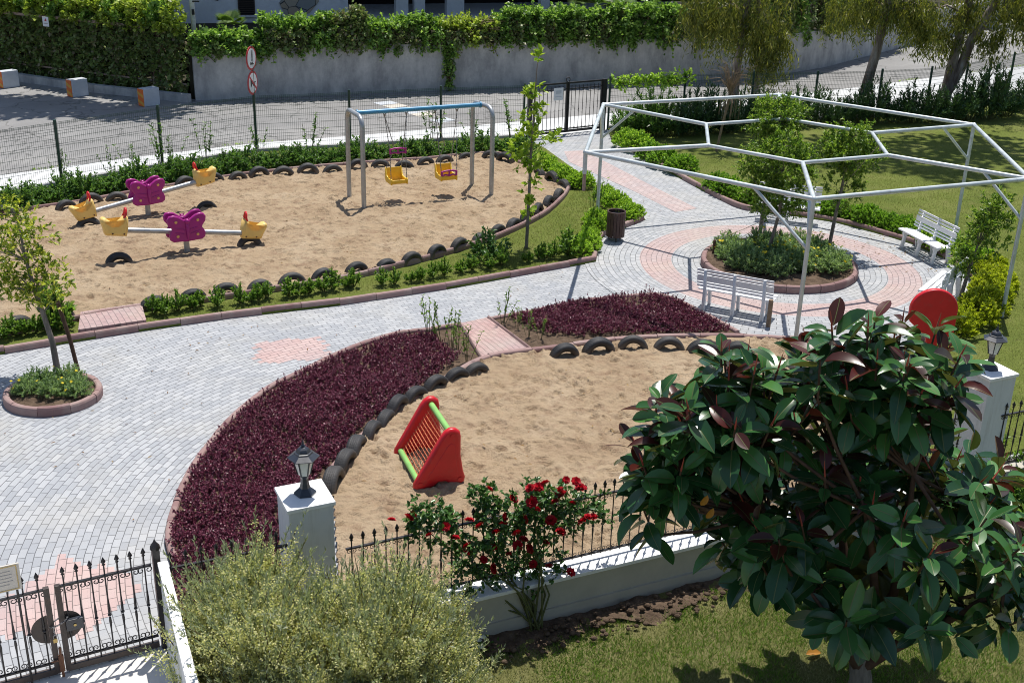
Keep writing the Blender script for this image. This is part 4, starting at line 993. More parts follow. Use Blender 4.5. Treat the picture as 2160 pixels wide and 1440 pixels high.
# ================================================================== FENCES AND GATES
def mesh_fence(P, label, z0=0.0, H=1.62):
    o = thing('mesh_fence', label, 'fence', P[0])
    Q = [p - P[0] for p in P]
    for p in Q:
        m = MB(); m.box((p.x, p.y, z0 + (H + .06) / 2), (.065, .065, H + .06)); m.build('post', 'green_post', o, bevel=.008)
    for a, b in zip(Q[:-1], Q[1:]):
        d = b - a; L = d.length; d.normalize(); nv = Vector((-d.y, d.x, 0)); m = MB(); n = int(L / .055)
        for i in range(1, n):
            p = a + d * (L * i / n); m.beam(p + Vector((0, 0, z0 + .04)), p + Vector((0, 0, z0 + H)), .0052)
        zs = list(np.arange(.06, H, .19)) + [H - .30, H - .06, H - .012]
        for z in zs:
            off = nv * .012; m.beam(a + Vector((0, 0, z0 + z)) - off, b + Vector((0, 0, z0 + z)) - off, .007)
        for z in (H * .33, H * .66, H - .16):
            m.beam(a + Vector((0, 0, z0 + z)) - nv * .035, b + Vector((0, 0, z0 + z)) - nv * .035, .007)
        m.build('mesh_panel', 'green_post', o)
    return o
mesh_fence(FENCE_L, 'long green welded mesh fence behind the big sandpit, left of the black double gate')
mesh_fence(FENCE_R, 'long green welded mesh fence with leaning ivy, right of the black double gate')
for nm, P, lab in (('fence_plinth', FENCE_L, 'low grey concrete plinth under the mesh fence behind the big sandpit'), ('fence_plinth', FENCE_R, 'low grey concrete plinth under the mesh fence behind the right lawn')):
    o = thing(nm, lab, 'plinth', P[0]); m = MB()
    for a, b in zip(P[:-1], P[1:]):
        m.beam(a - P[0] + Vector((0, 0, .045)), b - P[0] + Vector((0, 0, .045)), .16, .16)
    m.build('kerbstones', 'wall_concrete', o)

def scroll(m, p, ax, az, r, sgn):
    pts = [p]
    for k in range(0, 13):
        a = math.radians(90 - k * 30) ; rad = r * (1 - k / 20)
        pts.append(p + ax * sgn * (r * 1.15 + rad * math.cos(a) * 1) - az * (r - rad * math.sin(a)))
    m.tube(pts, r * .16, 5)
BARM = {}
def bar_mesh(H, sw=.011, rail=0, low=0, r=.034):
    key = (round(H, 2), rail, low, r)
    if key in BARM: return BARM[key]
    m = MB(); z0 = .06
    m.tube([(0, 0, z0), (0, 0, H * .42)], sw * .75, 6); m.tube([(0, 0, H * .34), (0, 0, H * .42), (0, 0, H * .46)], [sw * .8, sw * 1.3, sw * 1.0], 6)
    m.ball((0, 0, H * .485), sw * 1.9, 8, 6, (1, 1, .8))
    m.tube([(0, 0, H * .50), (0, 0, H * .55), (0, 0, H * .64)], [sw * 1.2, sw * 1.3, sw * .8], 6); m.tube([(0, 0, H * .62), (0, 0, H)], sw * .75, 6)
    m.lathe([(sw*.9, 0), (sw*1.9, .012), (sw*.9, .024), (sw*2.4, .045), (sw*1.4, .075), (.001, .105)], 6, (0, 0, H), cap=(False, False))
    for s_ in (-1, 1):
        scroll(m, Vector((0, 0, rail - .015)), Vector((1, 0, 0)), Vector((0, 0, 1)), r, s_); scroll(m, Vector((0, 0, low + .015)), Vector((1, 0, 0)), Vector((0, 0, -1)), r, s_)
    me = m.mesh('bar'); me.materials.append(MATS['black_iron']); BARM[key] = me; return me
def iron_panel(o, a, b, H, rail, n, scrolls=True, mat='black_iron', skip_ends=True, low=.07):
    """bars, rails and scrollwork from a to b (local), bars H high, top rail at height rail"""
    d = (b - a); L = d.length; d.normalize(); Z = Vector((0, 0, 1))
    m = MB(); m.beam(a + Z * rail, b + Z * rail, .032, .018); m.build('top_rail', mat, o)
    m = MB(); m.beam(a + Z * low, b + Z * low, .03, .018); m.build('bottom_rail', mat, o)
    for i in range(n):
        p = a + d * (L * (i + .5) / n)
        bo = bpy.data.objects.new('bar', bar_mesh(H, .011, rail, low, .036 if L < 2 else .026)); COL.objects.link(bo); bo.parent = o; bo.location = p; bo.rotation_euler = (0, 0, math.atan2(d.y, d.x))
# ---- front gate at the lower left
gate = thing('iron_gate', 'black wrought-iron double gate with spear tips, padlocked, at the lower left', 'gate', GP, math.radians(28.3))
CX = -1.06; LX = -2.75
m = MB(); m.box((0, 0, .60), (.075, .075, 1.30)); m.lathe([(.055, 1.25), (.05, 1.29), (.02, 1.33), (.001, 1.37)], 8); m.build('hinge_post', 'black_iron', gate, bevel=.004)
m = MB(); m.box((LX, 0, .60), (.075, .075, 1.30)); m.build('hinge_post', 'black_iron', gate, bevel=.004)
for a_, b_, n in ((CX + .055, -.06, 7), (LX + .05, CX - .055, 11)):
    e = a_ if a_ > CX else b_
    m = MB(); m.box((e, 0, .56), (.058, .05, 1.06)); lf = m.build('gate_leaf', 'brown_iron', gate, bevel=.004)
    iron_panel(lf, Vector((a_, 0, 0)), Vector((b_, 0, 0)), 1.19, 1.07, n, low=.16)
    m = MB(); m.box(((a_+b_)/2, 0, .055), (b_-a_, .045, .07)); m.build('sill_bar', 'brown_iron', lf)
    s_ = 1 if a_ > CX else -1
    half = [(s_ * .0, -.17)] + [(s_ * .17 * math.sin(t_), -.17 * math.cos(t_)) for t_ in np.linspace(.1, math.pi - .1, 14)] + [(0, .17)]
    if s_ < 0: half = half[::-1]
    m = MB(); m.prism(half, (e + s_ * .03, .012, .58), (1, 0, 0), (0, 0, 1), .006); m.build('lock_disc', 'brown_iron', lf)
    if s_ > 0:
        m = MB(); m.box((e + .115, -.03, .60), (.17, .05, .13)); lk = m.build('lock_box', 'lantern_metal', lf, bevel=.006)
        m = MB(); m.tube([(e + .115, -.058, .60), (e + .115, -.064, .60)], .016, 8); m.build('keyhole_plate', 'brass', lf)
pad = thing('padlock', 'brass padlock on a steel chain wound round the middle of the iron gate', 'padlock', GP + Vector((0, 0, 0)), math.radians(28.3))
m = MB()
for i in range(26):
    a = 2 * math.pi * i / 26; q = Vector((CX + .02 + .09 * math.cos(a), -.02 + .055 * math.sin(a), .66 + .035 * math.cos(a))); a2 = a + .2
    q2 = Vector((CX + .02 + .09 * math.cos(a2), -.02 + .055 * math.sin(a2), .66 + .035 * math.cos(a2))); m.beam(q, q2, .016 if i % 2 else .008, .008 if i % 2 else .016)
for i in range(6): m.beam((CX - .04, -.055, .655 - i * .022), (CX - .04, -.055, .637 - i * .022), .015 if i % 2 else .007)
m.build('chain', 'chain_steel', pad)
m = MB(); m.box((CX - .04, -.06, .47), (.042, .02, .05)); m.build('lock_body', 'brass', pad, bevel=.004)
m = MB(); m.tube([(CX - .055, -.06, .49), (CX - .055, -.06, .53), (CX - .04, -.06, .545), (CX - .025, -.06, .53), (CX - .025, -.06, .49)], .005, 6); m.build('shackle', 'chain_steel', pad)
db = thing('drop_bolt', 'rusty drop bolt at the foot of the gate where the two leaves meet', 'bolt', GP, math.radians(28.3))
m = MB(); m.tube([(CX - .01, -.045, -.01), (CX - .01, -.045, .36)], .014, 8); m.box((CX - .01, -.04, .16), (.05, .03, .2)); m.tube([(CX - .01, -.045, .2), (CX - .11, -.05, .21)], .009, 6); m.build('bolt_rod', 'rusty_iron', db)
# notice plate tied to the left leaf
npz = at(16, 1202, GP.y - .93); nb = thing('notice_plate', 'beige framed notice plate standing up at the left end of the gate', 'notice', GP + GD * -1.42 + Vector((0, 0, 0)), math.radians(28.3))
m = MB(); m.box((-.12, -.03, 1.32), (.42, .016, .30)); m.build('plate', 'sign_beige', nb)
m = MB()
for c_, s_ in (((-.12, -.04, 1.455), (.37, .004, .010)), ((-.12, -.04, 1.185), (.37, .004, .010)), ((.06, -.04, 1.32), (.010, .004, .26)), ((-.30, -.04, 1.32), (.010, .004, .26))): m.box(c_, s_)
m.build('border', 'sign_gold', nb)
m = MB()
for i, w_ in enumerate((.24, .27, .25, .27, .20)):
    m.box((-.12, -.0395, 1.40 - i * .038), (w_, .003, .006))
m.build('text_lines', 'sign_text', nb)
for x in (-.28, .04):
    m = MB(); m.tube([(x, -.02, .0), (x, -.02, 1.24)], .012, 6); m.build('leg', 'black_iron', nb)

# ---- side wall of the drive
swall = thing('drive_wall', 'thin white rendered wall running from the gate post towards the house', 'wall', GP + SWD * .08 + Vector((.06, .0, 0)), math.atan2(SWD.y, SWD.x))
m = MB(); m.box((4.0, .0, .26), (8.0, .085, 1.64)); m.build('wall_body', 'white_render', swall)
m = MB(); m.box((4.0, .0, 1.10), (8.06, .105, .05)); m.build('coping', 'white_cap', swall, bevel=.006)

# ---- garden wall with railing and lantern pillars
gw = thing('garden_wall', 'low white wall topped by a black railing between the two lantern pillars', 'wall', FP0, math.radians(25))
m = MB(); m.box((3.2, -.20, -.30), (9.6, .26, .66)); m.build('wall_body', 'cream_wall', gw)
m = MB(); m.box((3.2, -.18, .05), (9.6, .36, .05)); m.build('coping', 'white_cap', gw, bevel=.008)
m = MB(); m.box((3.2, -.345, -.46), (9.6, .03, .24)); m.build('footing', 'cream_wall', gw)
iron_panel(gw, Vector((-1.15, -.13, .075)), Vector((7.9, -.13, .075)), .99, .90, 68, low=.09)
rail2 = thing('railing', 'short black spear-topped railing between gate post and left lantern pillar', 'railing', GP + GD * .06, 0)
tip = (FP0 - D25 * 1.66 + N25 * .2) - GP
iron_panel(rail2, Vector((0, 0, .05)), Vector((tip.x, tip.y, .05)), 1.02, .92, 9, low=.12)
far = thing('railing', 'black spear-topped railing right of the far lantern pillar', 'railing', FP0 + D25 * 8.6, math.radians(25))
iron_panel(far, Vector((0, -.13, .0)), Vector((5, -.13, .0)), .95, .86, 36, low=.05)
m = MB(); m.box((2.5, -.2, -.25), (5, .26, .56)); m.build('wall_body', 'cream_wall', far)
def pillar(corner, label):
    o = thing('gate_pillar', label, 'pillar', corner, math.radians(25.4), 'white lantern pillars')
    m = MB(); m.box((.265, .275, .47), (.50, .52, 2.0)); m.build('shaft', 'white_render', o, bevel=.006)
    m = MB(); m.box((.265, .275, 1.48), (.545, .565, .045)); m.build('cap', 'white_cap', o, bevel=.006); return o
def lantern(p, label):
    o = thing('lantern', label, 'lantern', p, math.radians(12), 'pillar lanterns')
    m = MB(); m.lathe([(.125, 0), (.125, .02), (.105, .04), (.06, .075), (.047, .13), (.043, .19), (.05, .225), (.065, .24)], 6, sm=False); m.build('base', 'lantern_metal', o)
    m = MB(); m.lathe([(.066, .24), (.115, .44)], 6, sm=False); gl = m.build('glass', 'lantern_glass', o)
    m = MB()
    for k in range(6):
        a = math.pi * k / 3; m.beam((.068*math.cos(a), .068*math.sin(a), .238), (.118*math.cos(a), .118*math.sin(a), .445), .012)
    m.build('frame', 'lantern_metal', o)
    m = MB(); m.lathe([(.118, .44), (.175, .452), (.18, .462), (.105, .50), (.10, .515), (.082, .52), (.078, .535), (.065, .56), (.035, .58), (.02, .585), (.026, .60), (.012, .615), (.016, .63), (.007, .645), (.003, .68)], 6, sm=False); m.build('roof', 'lantern_metal', o)
    return o
C1 = Vector((-2.38, 11.02, 0)); C2 = Vector((6.73, 15.07, 0))
pillar(C1, 'white rendered pillar with lantern beside the purple crescent bed'); pillar(C2, 'white rendered pillar with lantern half hidden behind the rubber tree')
for C_, lab in ((C1, 'dark hexagonal lantern on the pillar beside the purple crescent bed'), (C2, 'dark hexagonal lantern on the far pillar behind the rubber tree')):
    lantern(C_ + D25 * .275 + N25 * .30 + Vector((0, 0, 1.503)), lab)

# ---- back gate
bgp = [g(1112, 300), g(1198, 298), g(1283, 291)]
bgp = [g(1107, 180, 1.62), g(1200, 178, 1.62), g(1277, 183, 1.55)]
bgp = [FENCE_L[-1] + (FENCE_R[0] - FENCE_L[-1]) * t_ for t_ in (.06, .5, .93)]
bd = (bgp[2] - bgp[0]).normalized(); bl = (bgp[2] - bgp[0]).length
bgate = thing('back_gate', 'black barred double gate to the street with a small white notice', 'gate', bgp[0], math.atan2(bd.y, bd.x))
for x, w_ in ((0, .10), (bl, .16)):
    m = MB(); m.box((x, 0, .80), (w_, .10, 1.62)); m.build('gate_post', 'black_iron', bgate)
for x0, x1 in ((.06, bl/2 - .01), (bl/2 + .01, bl - .09)):
    m = MB(); e = x1 if x1 < bl * .6 else x0; h_ = x0 if e == x1 else x1
    m.box((e, 0, .82), (.09, .06, 1.52)); lf = m.build('gate_leaf', 'black_iron', bgate)
    m = MB(); m.box((h_, 0, .82), (.06, .06, 1.52)); m.build('stile', 'black_iron', lf)
    for z, hh_ in ((1.58, .05), (1.40, .025), (.16, .03), (.085, .07)):
        m = MB(); m.box(((x0+x1)/2, 0, z), (x1-x0, .045, hh_)); m.build('rail', 'black_iron', lf)
    n = 9
    for i in range(1, n):
        x = x0 + (x1-x0) * i / n; m = MB(); m.tube([(x, 0, .1), (x, 0, 1.5)], .010, 6); m.ball((x, 0, .75), .018, 6, 5)
        for s_ in (-1, 1): scroll(m, Vector((x, 0, 1.39)), Vector((1, 0, 0)), Vector((0, 0, 1)), .022, s_); scroll(m, Vector((x, 0, .175)), Vector((1, 0, 0)), Vector((0, 0, -1)), .018, s_)
        m.build('bar', 'black_iron', lf)
m = MB(); m.tube([(bl/2 + .07 * math.cos(a), 0, 1.68 + .07 * math.sin(a)) for a in np.linspace(0, 2*math.pi, 15)[:-1]], .016, 6, closed=True); m.build('ornament', 'black_iron', bgate)
m = MB(); m.box((bl/2 - .36, -.04, 1.27), (.34, .012, .38)); nt = m.build('notice', 'sign_white', bgate)
m = MB(); m.box((bl/2 - .36, -.048, 1.33), (.20, .004, .10)); m.box((bl/2 - .36, -.048, 1.19), (.22, .004, .02)); m.build('lettering', 'block_grey', nt)

# ================================================================== ROAD SIGNS
sp_ = g(541, 325); D_ = Vector((-.24, -1, 0))
sgz = thing('sign_pole', 'dark green pole behind the mesh fence carrying two round red-rimmed road signs', 'sign pole', FENCE_L[3] + Vector((.0, .02, 0)))
m = MB(); m.tube([(0, 0, 0), (0, 0, 3.0)], .032, 10); m.build('pole', 'green_post', sgz)
def disc_sign(z, label, kind):
    o = thing('road_sign', label, 'road sign', FENCE_L[3] + Vector((0, -.05, z)), math.radians(79), 'round road signs on the pole')
    R = .33; n = 28; circ_ = lambda r: [(r * math.cos(2*math.pi*i/n), r * math.sin(2*math.pi*i/n)) for i in range(n)]
    m = MB(); m.prism(circ_(R), (0, 0, 0), (1, 0, 0), (0, 0, 1), .02); m.build('rim', 'sign_red', o)
    m = MB(); m.prism(circ_(R * .82), (0, -.008, 0), (1, 0, 0), (0, 0, 1), .012); m.build('face', 'sign_white', o)
    if kind == 0:
        m = MB(); m.prism([(-.018, .22), (.018, .22), (.022, .10), (.008, -.02), (-.008, -.02)], (0, -.015, 0), (1, 0, 0), (0, 0, 1), .006)
        m.prism([(-.02, -.03), (.02, -.03), (.02, -.075), (-.02, -.075)], (0, -.015, 0), (1, 0, 0), (0, 0, 1), .006)
        m.prism([(-.10, -.10), (-.055, -.085), (-.02, -.125), (.04, -.115), (.13, -.165), (.13, -.18), (-.11, -.165)], (0, -.015, 0), (1, 0, 0), (0, 0, 1), .006); m.build('symbol', 'sign_black', o)
    else:
        m = MB(); m.prism([(-.16, .10), (-.13, .09), (-.06, .03), (.10, .015), (.18, .02), (.18, -.01), (.10, -.015), (-.06, -.03), (-.13, -.10), (-.16, -.11)], (0, -.015, 0), (1, 0, 0), (0, 0, 1), .006)
        m.tube([(.05 + .045 * math.cos(a), -.016, -.05 + .04 * math.sin(a)) for a in np.linspace(0, 2*math.pi, 13)[:-1]], .010, 5, closed=True); m.build('symbol', 'sign_black', o)
        m = MB(); m.prism([(-.225, .17), (-.19, .205), (.225, -.17), (.19, -.205)], (0, -.020, 0), (1, 0, 0), (0, 0, 1), .006); m.build('slash', 'sign_red', o)
    m = MB(); m.box((.27, .02, .02), (.09, .03, .04)); m.build('clamp', 'chain_steel', o)
disc_sign(2.66, 'upper round road sign, white with red rim and black exclamation symbol', 0)
disc_sign(1.99, 'lower round road sign, white with black horn crossed by a red slash', 1)

# ================================================================== STREET SIDE
rw = thing('retaining_wall', 'long grey concrete retaining wall across the street, creeper hanging over its top', 'wall', (WALL[0][0], WALL[0][1], 0))
O_ = Vector((WALL[0][0], WALL[0][1], 0)); WH = [1.66, 1.7, 1.66, 1.62, 1.62, 1.55, 1.5, 1.5]; Wp = [Vector((x, y, 0)) - O_ for x, y in WALL]
m = MB(); vs = []; fs = []
for i, p in enumerate(Wp):
    a, b = Wp[max(i-1, 0)], Wp[min(i+1, len(Wp)-1)]; T = (b-a).normalized(); Nn = Vector((-T.y, T.x, 0)) * .3
    vs += [p - Vector((0, 0, .2)), p + Vector((0, 0, WH[i])), p + Nn + Vector((0, 0, WH[i])), p + Nn - Vector((0, 0, .2))]
for i in range(len(Wp) - 1): fs += [(i*4+j, (i+1)*4+j, (i+1)*4+(j+1) % 4, i*4+(j+1) % 4) for j in range(4)]
fs += [(0, 1, 2, 3), tuple(range(len(vs)-4, len(vs)))[::-1]]
m.add(vs, fs); m.build('wall_body', 'wall_concrete', rw)
# far kerb of the hedge parking bay and painted blocks
HB = [Vector((-34, 49.5, 0)), Vector((-18.3, 42.75, 0)), Vector((-14.75, 41.0, 0)), Vector((-11.15, 39.75, 0))]
hk = thing('bay_kerb', 'low grey concrete kerb along the foot of the big ivy hedge', 'kerb', HB[1]); m = MB()
for a, b in zip(HB[:-1], HB[1:]): m.beam(a - HB[1] + Vector((0, 0, .11)), b - HB[1] + Vector((0, 0, .11)), .22, .30)
m.build('kerbstones', 'wall_concrete', hk)
def block(c, label):
    o = thing('parking_block', label, 'concrete block', c, math.radians(50), 'painted concrete blocks before the ivy hedge')
    m = MB(); m.box((.0, 0, .29), (.60, .34, .58)); m.build('block_body', 'block_grey', o, bevel=.015)
    m = MB(); m.box((-.306, 0, .29), (.014, .32, .56)); pl = m.build('reflector', 'block_orange', o)
    m = MB()
    for z in (.14, .40): m.prism([(-.16, z-.12), (.16, z+.0), (.16, z+.10), (-.16, z-.02)], (-.315, 0, 0), (0, 1, 0), (0, 0, 1), .006)
    m.build('stripe', 'block_amber', pl)
block(Vector((-15.1, 40.25, 0)), 'grey concrete block with orange striped end, middle of the three at the hedge')
block(Vector((-12.3, 39.05, 0)), 'grey concrete block with orange striped end, nearest to the retaining wall')
block(Vector((-17.95, 41.45, 0)), 'grey concrete block cut by the left edge of the photo')
# house behind the wall
hs = thing('house', 'pale plastered house with brown shutters, stone inlay and a dark columned porch', 'house', (-13.5, 47.0, 1.3), math.radians(18))
def hbox(name, c, s, mat): m = MB(); m.box(c, s); return m.build(name, mat, hs)
hbox('wall', (2.75, .6, 2.4), (7.6, .4, 5.2), 'house_plaster')
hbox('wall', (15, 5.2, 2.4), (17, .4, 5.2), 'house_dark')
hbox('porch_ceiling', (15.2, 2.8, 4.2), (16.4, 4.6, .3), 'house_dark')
hbox('side_wall', (6.75, 3.1, 2.4), (.4, 4.6, 5.2), 'house_plaster')
hbox('porch_floor', (15.2, 2.8, .15), (16.4, 4.6, .3), 'house_column')
for x, w_ in ((9.2, .52), (9.95, .45), (11.5, .75), (15.5, .4), (19.5, .4)): hbox('column', (x, .9, 2.2), (w_, .4, 4.2), 'house_column')
hbox('roof', (9, 3, 5.2), (22, 8, .3), 'house_column')
wx = 2.8
fr = hbox('window', (wx, .38, .92), (.66, .08, .86), 'shutter_brown')
m = MB()
for i in range(10): m.box((wx, .33, .56 + i * .082), (.56, .03, .045))
m.build('shutter', 'house_dark', fr)
m = MB(); m.box((wx, .34, .46), (.80, .16, .07)); m.build('sill', 'house_column', fr)
for pts in ([(4.1, .95), (4.4, 1.4), (5.0, 1.7), (5.6, 1.5), (5.7, 1.0), (5.3, .55), (4.7, .35), (4.3, .5)], [(1.3, 1.25), (1.7, 1.05), (2.0, 1.3), (1.8, 1.7), (1.3, 1.6)], [(3.2, 1.35), (3.8, 1.1), (4.0, 1.5), (3.6, 1.9), (3.2, 1.8)]):
    m = MB(); m.prism(pts, (0, .385, 0), (1, 0, 0), (0, 0, 1), .05); m.build('stone_inlay', 'crazy_stone', hs)
# poles
lp = at(410, 78, 41.5); po = thing('street_pole', 'pale peeling pole between the ivy hedge and the retaining wall', 'pole', (lp.x, lp.y, 0))
m = MB(); m.tube([(0, 0, 0), (0, 0, 7)], .085, 10); m.build('shaft', 'pole_white', po); m = MB(); m.box((.05, -.1, 2.75), (.08, .07, .18)); m.box((.12, -.05, 3.1), (.3, .05, .05)); m.build('bracket', 'sign_black', po)
lp = at(1668, 50, 49.5); po = thing('street_pole', 'slim white pole above the retaining wall beside the weeping eucalyptus', 'pole', (lp.x, lp.y, 1.4))
m = MB(); m.tube([(0, 0, 0), (.1, 0, 6)], .07, 10); m.build('shaft', 'pole_white', po); m = MB(); m.beam((0, -.08, 2.2), (.9, -.08, 2.15), .06); m.beam((0, -.08, 1.95), (.6, -.08, 1.92), .05); m.build('crossarm', 'pole_white', po)
hs2 = at(102, 44, 41.35); hsn = thing('hedge_sign', 'small white notice with a red mark fixed high on the ivy hedge', 'notice', hs2 - Vector((0, 0.25, 0)), math.radians(-24))
m = MB(); m.box((0, 0, 0), (.26, .015, .32)); m.build('plate', 'sign_white', hsn)
m = MB(); m.prism([(-.05, .0), (.05, .0), (.0, .09)], (0.01, -.012, .02), (1, 0, 0), (0, 0, 1), .006); m.build('mark', 'sign_red', hsn)
m = MB(); m.box((0, -.011, -.06), (.17, .004, .03)); m.build('lettering', 'sign_text', hsn)

# ================================================================== PLANTS
def veg(name, label, cat, loc, group, foliage, lmat, stems=None, smat='stem_green', rz=0.0, scale=1.0):
    o = thing(name, label, cat, loc, rz, group); o.scale = (scale,) * 3
    link('foliage', foliage, lmat, o)
    if stems is not None: link('stem', stems, smat, o)
    return o
def fol(V, Fc, smooth=False): return npmesh('foliage', V, [Fc], smooth)
# --- kinds of small shrub (shared meshes)
def young_shrub(seed, h=.42, r=.17):
    q = np.random.default_rng(seed); n = 17; r *= 1.22; h *= 1.12; T = dome(q, n, r, h, .12, .6); B = T * [.15, .15, 0] + [0, 0, .02]
    V, Fc = shoots_leaves(q, B, T, 30, .066, .032, .30, .9, LEAF, .45); return fol(V, Fc), stems_mb(B, T, .007).mesh('stem')
def round_bush(seed, h=.52, r=.46, per=18, n=230, L=.058):
    q = np.random.default_rng(seed); T = dome(q, n, r, h, .05, .72); T *= (1 + .16 * vnoise(T[:, 0] * 4, T[:, 1] * 4, 1.0, seed))[:, None]; B = T * [.6, .6, .45]
    V, Fc = shoots_leaves(q, B, T, per, L, L * .58, .5, .8, DIAMOND, .6); return fol(V, Fc), stems_mb(B * [.1, .1, .1], T * .9, .008, 3, 9).mesh('stem')
def back_bush(seed, h=.62, r=.50, n=60):
    q = np.random.default_rng(seed); T = dome(q, n, r, h, .05, .45); B = T * [.45, .45, .25]
    V, Fc = shoots_leaves(q, B, T, 20, .075, .040, .3, 1.0, LEAF, .3); return fol(V, Fc), stems_mb(B * [.2, .2, .1], T * .9, .008, 3, 4).mesh('stem')
def tall_stem(seed, h=1.0, n=5, per=16, r=.16, L=.075):
    q = np.random.default_rng(seed); T = np.stack([q.normal(size=n) * r, q.normal(size=n) * r, h * (.6 + .4 * q.random(n))], 1); B = T * [.2, .2, 0]
    V, Fc = shoots_leaves(q, B, T, per, L, L * .5, .3, 1.1, LEAF, .2); return fol(V, Fc), stems_mb(B, T, .008).mesh('stem')
def oleander(seed, h=1.1, r=.62, n=52):
    q = np.random.default_rng(seed); T = dome(q, n, r, h, .25, .6); B = T * [.25, .25, 0]
    V, Fc = shoots_leaves(q, B, T, 34, .15, .03, .25, .75, DIAMOND, .35); return fol(V, Fc), stems_mb(B, T, .010, 3, 2).mesh('stem')
def feathery(seed, h=.44, r=.36, n=80):
    q = np.random.default_rng(seed); T = dome(q, n, r, h, .06, .55); B = T * [.3, .3, .1]
    V, Fc = shoots_leaves(q, B, T, 36, .055, .016, .3, 1.0, DIAMOND, .5); return fol(V, Fc), stems_mb(B, T, .006, 3, 3).mesh('stem')
K_YS = [young_shrub(100 + i, h=(.34, .42, .50, .30)[i], r=(.15, .18, .17, .14)[i]) for i in range(4)]
K_RB = [round_bush(110 + i) for i in range(4)]; K_BB = [back_bush(120 + i, h=(.5, .62, .72, .45)[i]) for i in range(4)]
K_OL = [oleander(130 + i, h=(1.15, 1.35, 1.5)[i]) for i in range(3)]; K_FE = [feathery(140 + i) for i in range(4)]; K_TS = [tall_stem(150 + i) for i in range(3)]
def mk(kind):
    out = []
    for me, st in kind: out.append((me, st))
    return out
PROTO = {}
RP = random.Random(77)
def plant(kind, i, name, label, cat, p, group, lmat, smat='stem_green', s=1.0, z=.05):
    key = (kind, i, lmat); p = Vector((p.x, p.y, z)); s *= RP.uniform(.92, 1.1)
    if key not in PROTO:
        me, st = globals()[kind][i]
        if me.materials and me.materials[0].name != lmat: me = me.copy(); me.materials.clear()
        PROTO[key] = veg(name, label, cat, p, group, me, lmat, st, smat, RP.uniform(0, 6.28)); PROTO[key].scale = (s,) * 3; PROTO[key].name = name; return PROTO[key]
    c = copy_thing(PROTO[key], p, RP.uniform(0, 6.28), label, group, s); c.name = name; return c
# young shrubs along the front kerb of the sandpit island
ks = [(326, 668), (350, 668), (377, 662), (404, 657), (422, 652), (460, 652), (508, 646), (530, 644), (547, 640), (563, 636), (610, 632), (632, 629), (653, 626), (683, 622), (703, 617), (733, 612), (747, 610), (806, 606), (833, 606), (866, 600), (886, 598), (913, 591), (936, 587), (972, 580), (997, 576), (1030, 572), (1058, 566), (1112, 558), (1136, 553), (1150, 551), (1167, 548)]
for i, q in enumerate(ks):
    plant('K_YS', i % 4, 'young_shrub', 'small green shrub, %s from the pink step along the front kerb' % ORD[i], 'shrub', g(*q), 'young shrubs along the front kerb', 'leaf_shrub', s=.92 if i < 17 else .8)
for i, q in enumerate([(6, 722), (30, 714), (52, 712), (78, 708), (110, 704), (138, 700)]):
    plant('K_YS', (i + 1) % 4, 'young_shrub', 'small green shrub left of the pink step, %s from the left frame edge' % ORD[i], 'shrub', g(*q), 'young shrubs along the front kerb', 'leaf_shrub', s=.95)
plant('K_YS', 2, 'young_shrub', 'taller green shrub behind the wooden stake left of the pink step', 'shrub', g(122, 690), 'young shrubs along the front kerb', 'leaf_shrub', s=1.7)
plant('K_YS', 2, 'young_shrub', 'bushier dark shrub on the front kerb beside the yellow-green hedge corner', 'shrub', g(1198, 546), 'young shrubs along the front kerb', 'leaf_shrub', s=1.25)
# hedge bushes
def hedge(px, fmt, mat, s=1.0, kind='K_RB'):
    for i, q in enumerate(px): plant(kind, i % 4, 'hedge_bush', fmt % ORD[i], 'bush', g(*q), 'rounded bushes of the path hedges', mat, s=1.12 * s * (1 + .12 * math.sin(i * 2.3)))
hedge([(1222, 542), (1238, 530), (1244, 512), (1253, 492), (1258, 478)], 'bright yellow-green bush below the litter bin, %s from the front kerb', 'leaf_hedge', .62)
hedge([(1284, 430), (1300, 442), (1316, 452), (1332, 462), (1318, 468), (1272, 418)], 'lime green rounded bush behind the litter bin, %s in its clump', 'leaf_hedge', .66)
hedge([(1140, 352), (1152, 368), (1168, 372), (1182, 382), (1196, 390), (1210, 398), (1228, 398)], 'green rounded bush between sandpit corner and gate path, %s from the gate', 'leaf_hedge', .70)
hedge([(1322, 312), (1345, 318)], 'lime green bush just inside the back gate, %s from the gate post', 'leaf_hedge', 1.0)
hedge([(1372, 340), (1398, 352), (1424, 365), (1440, 366)], 'green rounded bush on the lawn right of the gate path, %s from the gate', 'leaf_hedge_dark', .85)
hedge([(1512, 402), (1535, 412), (1557, 422), (1580, 430), (1602, 436)], 'dark green hedge bush on the lawn kerb before the back bench, %s from the gate', 'leaf_hedge_dark', .8)
hedge([(1625, 442), (1655, 446), (1690, 450), (1735, 455), (1765, 460), (1795, 467), (1822, 474), (1850, 482), (1878, 488), (1905, 496), (1930, 505)], 'green hedge bush behind the plaza kerb, %s from the back bench', 'leaf_hedge_dark', .72)
hedge([(1962, 520), (1990, 532), (2018, 545), (2045, 557), (2068, 570)], 'green hedge bush behind the right bench, %s from the left', 'leaf_hedge', .75)
hedge([(2086, 592), (2098, 615), (2094, 640), (2078, 662), (2050, 684), (2022, 694), (2000, 712), (2085, 627)], 'yellow-green rounded bush at the right edge of the plaza, %s going from back to front', 'leaf_hedge_yellow', .88)
